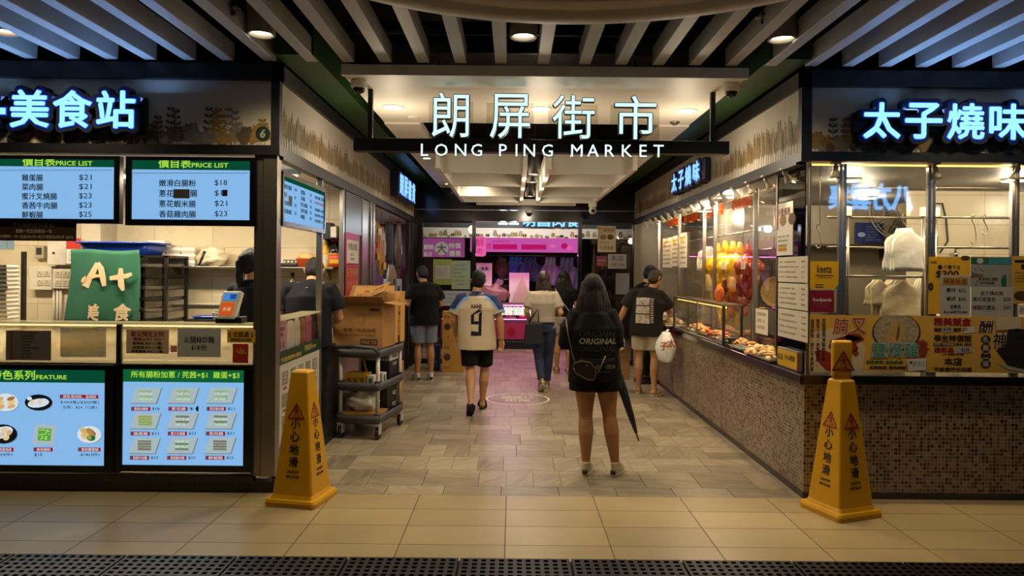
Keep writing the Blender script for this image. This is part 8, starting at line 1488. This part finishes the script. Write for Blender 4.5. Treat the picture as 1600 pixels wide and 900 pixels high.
# umbrella and draped jacket
u0, u1 = sp_(957, 557, -.02), sp_(998, 689, .06); tu = wthing('umbrella', 'folded dark navy umbrella with a wooden tip held beside the black shorts', 'umbrella', tuple(u1)); d = (u1 - u0).normalized(); L_ = (u1 - u0).length
MB().tube([u0 + d * L_ * f for f in (.02, .12, .4, .7, .90)], [.022, .034, .036, .026, .013], 14).build('canopy', mat('umbrella_navy', '0c1020', .55, 0, .3, 20), tu); MB().tube([u0 + d * L_ * .89, u1], [.009, .006], 10).build('ferrule', mat('ferrule_wood', '8a4a24', .45), tu); MB().tube([u0 - d * .22, u0 + d * .05], .009, 8).build('shaft', mat('ferrule_wood', '5a3018'), tu); MB().tube([u0 + d * L_ * .10, u0 + d * L_ * .125], [.036, .036], 14).build('tie_band', mat('tie_band', '8a8c90', .5), tu)
m = MB(); a = sp_(948, 545, .0); m.rings([[Vector((a.x + dx + (.035 + .02 * j) * math.cos(u) * .7 + .012 * math.sin(3 * u), a.y + .03 * math.sin(u), a.z - .055 * j)) for u in [2 * PI * i / 16 for i in range(16)]] for j, dx in enumerate((0, .005, .02, .03, .045, .05))]); o = m.build('folded_jacket', mat('charcoal_jacket', '1d1c1e', .7, 0, .3, 16)); tag(o, 'charcoal jacket draped over the arm beside the umbrella', 'jacket')
# ---- man in the white football shirt
p = flo(752, 648); M_jer = mat('jersey_cream', 'b8a88c', .7, 0, .05, 8); M_jnav = mat('jersey_navy', '16285c', .7); M_jsky = mat('jersey_sky', '6f9cc8', .7); M_jink = mat('jersey_ink', '101a34', .6)
def jz(c, n):
    s_ = abs(c.x); z = c.z
    edge = 1.385 - 1.9 * max(0, s_ - .09) ** 2 * 3 - .02
    if z > edge + .03 and z > 1.24: return 1
    if z > edge - .012 and s_ > .10 and z > 1.22: return 2
    return 0
W2 = person('person in a cream football shirt numbered nine and black shorts, walking away in dark slippers', (p.x - .07, p.y + .18, 0), 0.03, 1.605, dict(Lsho=(-.185, -.01, 1.352), Rsho=(.185, -.01, 1.352), Lelb=(-.275, .04, 1.10), Relb=(.285, -.03, 1.10), Lwri=(-.255, .20, .90), Rwri=(.30, .03, .86), Lhip=(-.09, 0, .90), Rhip=(.095, 0, .90), Lkne=(-.07, -.03, .50), Rkne=(.10, .10, .50), Lank=(-.055, -.30, .17), Rank=(.075, .17, .088), Lpitch=.75, Lfdir=(-.25, 1, 0), head=(.02, .03, 1.575), Rhdir=(.03, .1, -1), Rpalm=(-.6, -.8, 0)), fat=1.17, legfat=1.02, skin_m=M_skin, hair=('short', M_hair), shirt=dict(m=[M_jer, M_jnav, M_jsky], ease=.040, hem=.755, sleeve=.70, cuff=.082, fold=.008, zone=jz, cuffband=M_jink, collar=M_jnav, name='football_shirt'), bottom=dict(m=M_blk2, ease=.022, len=.86, cuff=.100, fold=.006), shoes=('slipper', mat('slipper_black', '0e0d0d', .6), mat('slipper_sole', '14120f', .6)), headturn=(-.05, 0, -.15), hands=(.7, .9))
k = W2['k']; decal('lettering', BK.text('print', 'KANE', .0, 1.275 * k, .046 * k, M_jink, None, w=.125 * k, bold=.03, mesh_only=True), W2['shirt'], M_jink, W2['t'])
nine = [(-.058, -.155), (.058, -.155), (.068, .13), (.035, .155), (-.035, .115), (-.055, .08), (-.055, -.015), (.02, -.015), (.018, -.115), (-.024, -.115), (-.024, -.075), (-.058, -.075)]
m = MB()
def strip9(pts): BK.poly(m, [(x, 1.085 * k + z * k) for x, z in pts], 0, .001)
strip9([(-.06, .01), (-.028, .01), (-.028, .115), (-.06, .09)]); strip9([(-.06, .09), (-.028, .095), (.06, .14), (.03, .16)]); strip9([(.028, .10), (.06, .14), (.055, -.15), (.024, -.12)]); strip9([(-.06, -.02), (.04, -.02), (.04, .015), (-.06, .015)]); strip9([(-.06, -.155), (.055, -.155), (.05, -.115), (-.055, -.10)])
decal('number_print', m.mesh('number_print', M_jink), W2['shirt'], M_jink, W2['t'])
MB().tube([W2['K'](W2['J']['Rwri']) + Vector((.033 * math.cos(a), .03 * math.sin(a), .012)) for a in [2 * PI * i / 16 for i in range(17)]], .0045, 6).build('bracelet', M_chain, W2['t'])
# ---- woman in the striped blouse
def stripes_mat():
    m, nt, out = _new('striped_blouse'); b = N(nt, 'ShaderNodeBsdfPrincipled', i_Roughness=.8); tc = N(nt, 'ShaderNodeTexCoord'); mp = N(nt, 'ShaderNodeMapping'); mp.inputs['Rotation'].default_value = (0, .5, 0); L(nt, tc.outputs['Object'], mp.inputs[0])
    wv = N(nt, 'ShaderNodeTexWave', i_Scale=22.0, i_Distortion=.6); wv.bands_direction = 'Z'; L(nt, mp.outputs[0], wv.inputs['Vector']); r = ramp(nt, [(0.3, '7e7466'), (0.6, 'b5aa94')]); L(nt, wv.outputs['Fac'], r.inputs[0]); L(nt, r.outputs[0], b.inputs['Base Color']); L(nt, b.outputs[0], out.inputs[0]); return m
M_str = stripes_mat(); M_jean = mat('dark_denim', '1a2744', .8, 0, .25, 10, bump=.2); M_tan = mat('tan_shoe', '8c6a48', .6)
p = flo(846, 611)
W3 = person('person in a cream striped blouse and dark jeans walking away with a dark tote bag', (p.x + .02, p.y + .12, 0), .04, 1.59, dict(Lelb=(-.245, -.03, 1.13), Lwri=(-.20, .10, .98), Relb=(.245, -.08, 1.12), Rwri=(.235, -.02, 1.08), Rhdir=(-.2, .6, .3), Lkne=(-.06, -.0, .50), Rkne=(.085, .09, .50), Lank=(-.03, -.22, .15), Rank=(.07, .12, .088), Lpitch=.65, head=(.0, .04, 1.58)), skin_m=M_skin3, hair=('mid', mat('hair_dark_brown', '2a1c16', .45, 0, .4, 40, bump=.5)), shirt=dict(m=M_str, ease=.026, hem=.98, sleeve=.75, cuff=.075, fold=.009, name='blouse'), bottom=dict(m=M_jean, ease=.012, len=1.92, cuff=.062, fold=.006, name='jeans'), shoes=('sneaker', M_tan, M_sole))
tb = wthing('tote_bag', 'dark tote bag hanging from the forearm of the striped blouse', 'bag', (at(833, 537, 9.6).x, 9.55, at(833, 537, 9.6).z)); x0, x1, z0, z1 = frect(9.55, 818, 503, 849, 538); MB().prism([(x0, z0), (x1, z0), (x1 - .015, z1), (x0 + .03, z1 - .01)], (0, 9.50, 0), (1, 0, 0), (0, 0, 1), (0, .09, 0)).build('bag_body', mat('tote_black', '11131c', .6, 0, .2, 12), tb, .02, 3)
for y in (9.51, 9.58): MB().tube([(x0 + .07, y, z1 - .01), (x0 + .13, y, z1 + .10), (x0 + .19, y + .02, z1 + .17), (x0 + .20, y, z1 + .05), (x0 + .19, y, z1 - .01)], .009, 8).build('handle', M_black, tb)
# ---- woman beyond in a dark top
p = flo(876, 583)
W4 = person('person in a black top and pale shorts standing beyond the striped blouse', (p.x + .03, p.y, 0), -.1, 1.60, dict(Lank=(-.10, .05, .088), Rank=(.10, -.02, .088)), skin_m=M_skin, hair=('long', M_hair), shirt=dict(m=M_blk, ease=.02, hem=.95, sleeve=.6, fold=.006), bottom=dict(m=mat('pale_shorts', '8a7f70', .8, 0, .1, 10), ease=.03, len=.55, cuff=.11), shoes=('slipper', M_tan, mat('sandal_tan', '9a7a50', .6)))
MB().tube([W4['K'](Vector(q)) for q in ((-.13, -.10, 1.40), (-.03, -.155, 1.22), (.10, -.15, 1.05), (.16, -.1, .95))], .006, 6).build('bag_strap', M_pw, W4['t'])
# ---- man in grey tee with a printed back at the counter
p = flo(1001, 617); M_gt = mat('faded_black_tee', '1c1916', .85, 0, .15, 8, spec=.2); M_short = mat('oatmeal_shorts', 'a09278', .85, 0, .12, 30, bump=.2)
W5 = person('person in faded dark tee with printed back panel and oatmeal shorts leaning at the counter', (p.x + .07, p.y, 0), -.42, 1.66, dict(Lsho=(-.17, -.01, 1.355), Rsho=(.175, .03, 1.35), waist=(.0, -.01, 1.07), chest=(.03, .01, 1.25), upper=(.045, .03, 1.36), neck=(.06, .06, 1.43), head=(.09, .10, 1.55), Lelb=(-.30, -.02, 1.13), Lwri=(-.40, .02, .93), Relb=(.28, .14, 1.12), Rwri=(.22, .38, 1.08), Lhdir=(-.25, .1, -1), Lkne=(-.10, .02, .49), Rkne=(.11, .0, .49), Lank=(-.12, .06, .085), Rank=(.12, -.06, .085), Rfdir=(.5, 1, 0)), fat=1.06, skin_m=M_skin, hair=('short', mat('hair_curly', '2a1c12', .5, 0, .6, 60, bump=1.0)), shirt=dict(m=M_gt, ease=.045, hem=.80, sleeve=.78, cuff=.095, fold=.010, w=1.05), bottom=dict(m=M_short, ease=.035, len=.72, cuff=.112, fold=.007), shoes=('slipper', mat('slipper_cream', 'b8ac94', .6), mat('slipper_cream_sole', 'a89c84', .6)), headturn=(-.35, 0, -.55), hands=(1.3, .6))
k = W5['k']; sh = W5['shirt']; M_pl = mat('print_panel', 'a49a8a', .8, 0, .35, 26); M_pd = mat('print_dark', '2a2622', .8); 
decal('panel_print', BK.box(MB(), -.115 * k, .075 * k, .965 * k, 1.305 * k, 0, .001).mesh('panel_print', M_pl), sh, M_pl, W5['t'], .002); 
for i in range(11): decal('block_print', BK.box(MB(), .085 * k, .125 * k, (.975 + i * .030) * k, (.995 + i * .030) * k, 0, .001).mesh('block_print', M_pw), sh, M_pw, W5['t'], .002)
for z in (1.09, 1.20): decal('line_print', BK.box(MB(), -.12 * k, .08 * k, (z - .006) * k, (z + .006) * k, 0, .001).mesh('line_print', M_pd), sh, M_pd, W5['t'], .004)
for i in range(10): a = random.uniform(0, 3); x, z = random.uniform(-.09, .05), random.uniform(.99, 1.28); decal('stroke_print', BK.poly(MB(), [((x + .03 * math.cos(a)) * k, (z + .03 * math.sin(a)) * k), ((x - .03 * math.cos(a)) * k, (z - .03 * math.sin(a)) * k), ((x - .03 * math.cos(a) + .007) * k, (z - .03 * math.sin(a) + .004) * k)], 0, .001).mesh('stroke_print', M_pd), sh, M_pd, W5['t'], .005)
# the paper bag and white bag in the lowered hand
hw = W5['t'].matrix_basis @ W5['K'](Vector((-.43, .03, .84))); hw = Matrix.Rotation(-.42, 3, 'Z') @ W5['K'](Vector((-.43, .03, .84))) + W5['t'].location
x0, x1, z0, z1 = frect(9.2, 961, 546, 990, 599); tb = wthing('paper_bag', 'brown kraft paper bag carried low beside the oatmeal shorts', 'paper bag', ((x0 + x1) / 2, 9.2, z0)); M_pb = mat('kraft_bag', '7d5a30', .75, 0, .12, 14); cxm = (x0 + x1) / 2; yb_ = hw.y
MB().rings([[Vector((cxm + sx * w_, yb_ + sy * d_, z)) for sx, sy in ((-1, -1), (1, -1), (1, 1), (-1, 1))] for z, w_, d_ in ((z0, .115, .06), (z0 + .18, .118, .05), (z1, .12, .028))], smooth=False).build('bag_body', M_pb, tb, .003)
for y in (-.02, .02): MB().tube([(cxm - .05, yb_ + y, z1 - .01), (cxm - .04, yb_ + y, z1 + .07), (hw.x, yb_, hw.z - .01), (cxm + .04, yb_ + y, z1 + .07), (cxm + .05, yb_ + y, z1 - .01)], .004, 6).build('handle', M_pb, tb)
tb = thing('plastic_bag', 'white plastic bag held above the kraft paper bag in the same hand', 'plastic bag', (hw.x + .03, yb_ - .09, hw.z - .26)); MB().rings([[Vector((.07 * q * math.cos(u) + .01 * math.sin(3 * u + j), .035 * q * math.sin(u), z)) for u in [2 * PI * i / 18 for i in range(18)]] for j, (z, q) in enumerate(((0, .4), (.03, .95), (.12, 1.05), (.2, .7), (.25, .25), (.28, .15)))]).build('body', M_bag, tb)
tb = thing('crumpled_bag', 'crumpled white bag resting on the counter before the leaning person', 'plastic bag', (2.02, 9.85, .889)); MB().ball((0, 0, .10), (.10, .16, .11), 20, 12, wob=.45, seed=15).build('body', M_wb, tb)
# ---- man in black tee and denim shorts by the sundry shop
p = flo(660, 594)
W6 = person('person in a black tee, denim shorts and white sneakers facing the sundry shop', (p.x + .02, p.y, 0), .35, 1.68, dict(head=(-.02, .10, 1.55), neck=(-.01, .03, 1.43), Lelb=(-.27, -.06, 1.12), Lwri=(-.19, .16, 1.10), Relb=(.26, .02, 1.11), Rwri=(.16, .24, 1.08)), fat=1.08, skin_m=M_skin2, hair=('short', M_hair), shirt=dict(m=M_blk, ease=.04, hem=.82, sleeve=.7, cuff=.085, fold=.008), bottom=dict(m=mat('light_denim', '5f6670', .85, 0, .25, 12, bump=.2), ease=.03, len=.85, cuff=.105, fold=.007, name='denim_shorts'), shoes=('sneaker', mat('sneaker_white', 'b8b4ac', .6, 0, .15, 30), M_sole, M_black), headturn=(-.5, 0, .3))
# ---- customer in dark clothes beyond, at the glass
W7 = person('person with black hair in dark clothes bending over the far end of the roast counter', (1.90, 10.35, 0), -1.3, 1.70, dict(head=(0, .10, 1.57), neck=(0, .04, 1.44), Lwri=(-.16, .24, 1.08), Rwri=(.16, .24, 1.08), Lelb=(-.24, .05, 1.12), Relb=(.24, .05, 1.12)), skin_m=M_skin3, hair=('short', M_hair), shirt=dict(m=M_blk, ease=.025, hem=.84), bottom=dict(m=M_blk2, ease=.015, len=1.9, cuff=.065, name='trousers'), shoes=('sneaker', M_black, M_black), headturn=(-.35, 0, .1))
# ---- stall keepers
struct(MB().box(-6.15, XL - .08, FP + .65, YB, 0, .10).build('floor_platform', M_plinth))
M_nav = mat('navy_tee', '0b0e18', .8, 0, .2, 10, spec=.2)
W8 = person('person in a navy tee with a black ponytail working behind the dim sum counter', (at(393, 420, 6.05).x, 6.05, .10), -.35, 1.66, dict(Lwri=(-.14, .24, 1.02), Lelb=(-.25, .02, 1.10), Rwri=(.14, .26, 1.02), Relb=(.25, .04, 1.10)), skin_m=M_skin, hair=('pony', M_hair), shirt=dict(m=M_nav, ease=.03, hem=.84, sleeve=.75, cuff=.085, fold=.007), bottom=dict(m=M_blk2, ease=.015, len=1.9, cuff=.065, name='trousers'), shoes=('sneaker', M_black, M_black), headturn=(0, 0, -.5))
W9 = person('person with cropped black hair bowed over the side counter of the dim sum stall', (at(483, 430, 6.46).x, 6.46, .10), .05, 1.68, dict(chest=(0, .02, 1.24), upper=(0, .06, 1.34), neck=(0, .12, 1.40), head=(0, .21, 1.50), Lsho=(-.185, .05, 1.345), Rsho=(.185, .05, 1.345), Lelb=(-.26, .08, 1.08), Lwri=(-.15, .30, 1.0), Relb=(.26, .08, 1.08), Rwri=(.15, .30, 1.0)), fat=1.12, skin_m=M_skin, hair=('short', M_hair), shirt=dict(m=M_nav, ease=.03, hem=.82, sleeve=.72, cuff=.088, fold=.007), bottom=dict(m=M_blk2, ease=.015, len=1.9, cuff=.065, name='trousers'), shoes=('sneaker', M_black, M_black), headturn=(-.6, 0, 0))
decal('logo_print', BK.box(MB(), -.012, .012, 1.335, 1.345, 0, .001).mesh('logo_print', M_pw), W9['shirt'], M_pw, W9['t'])
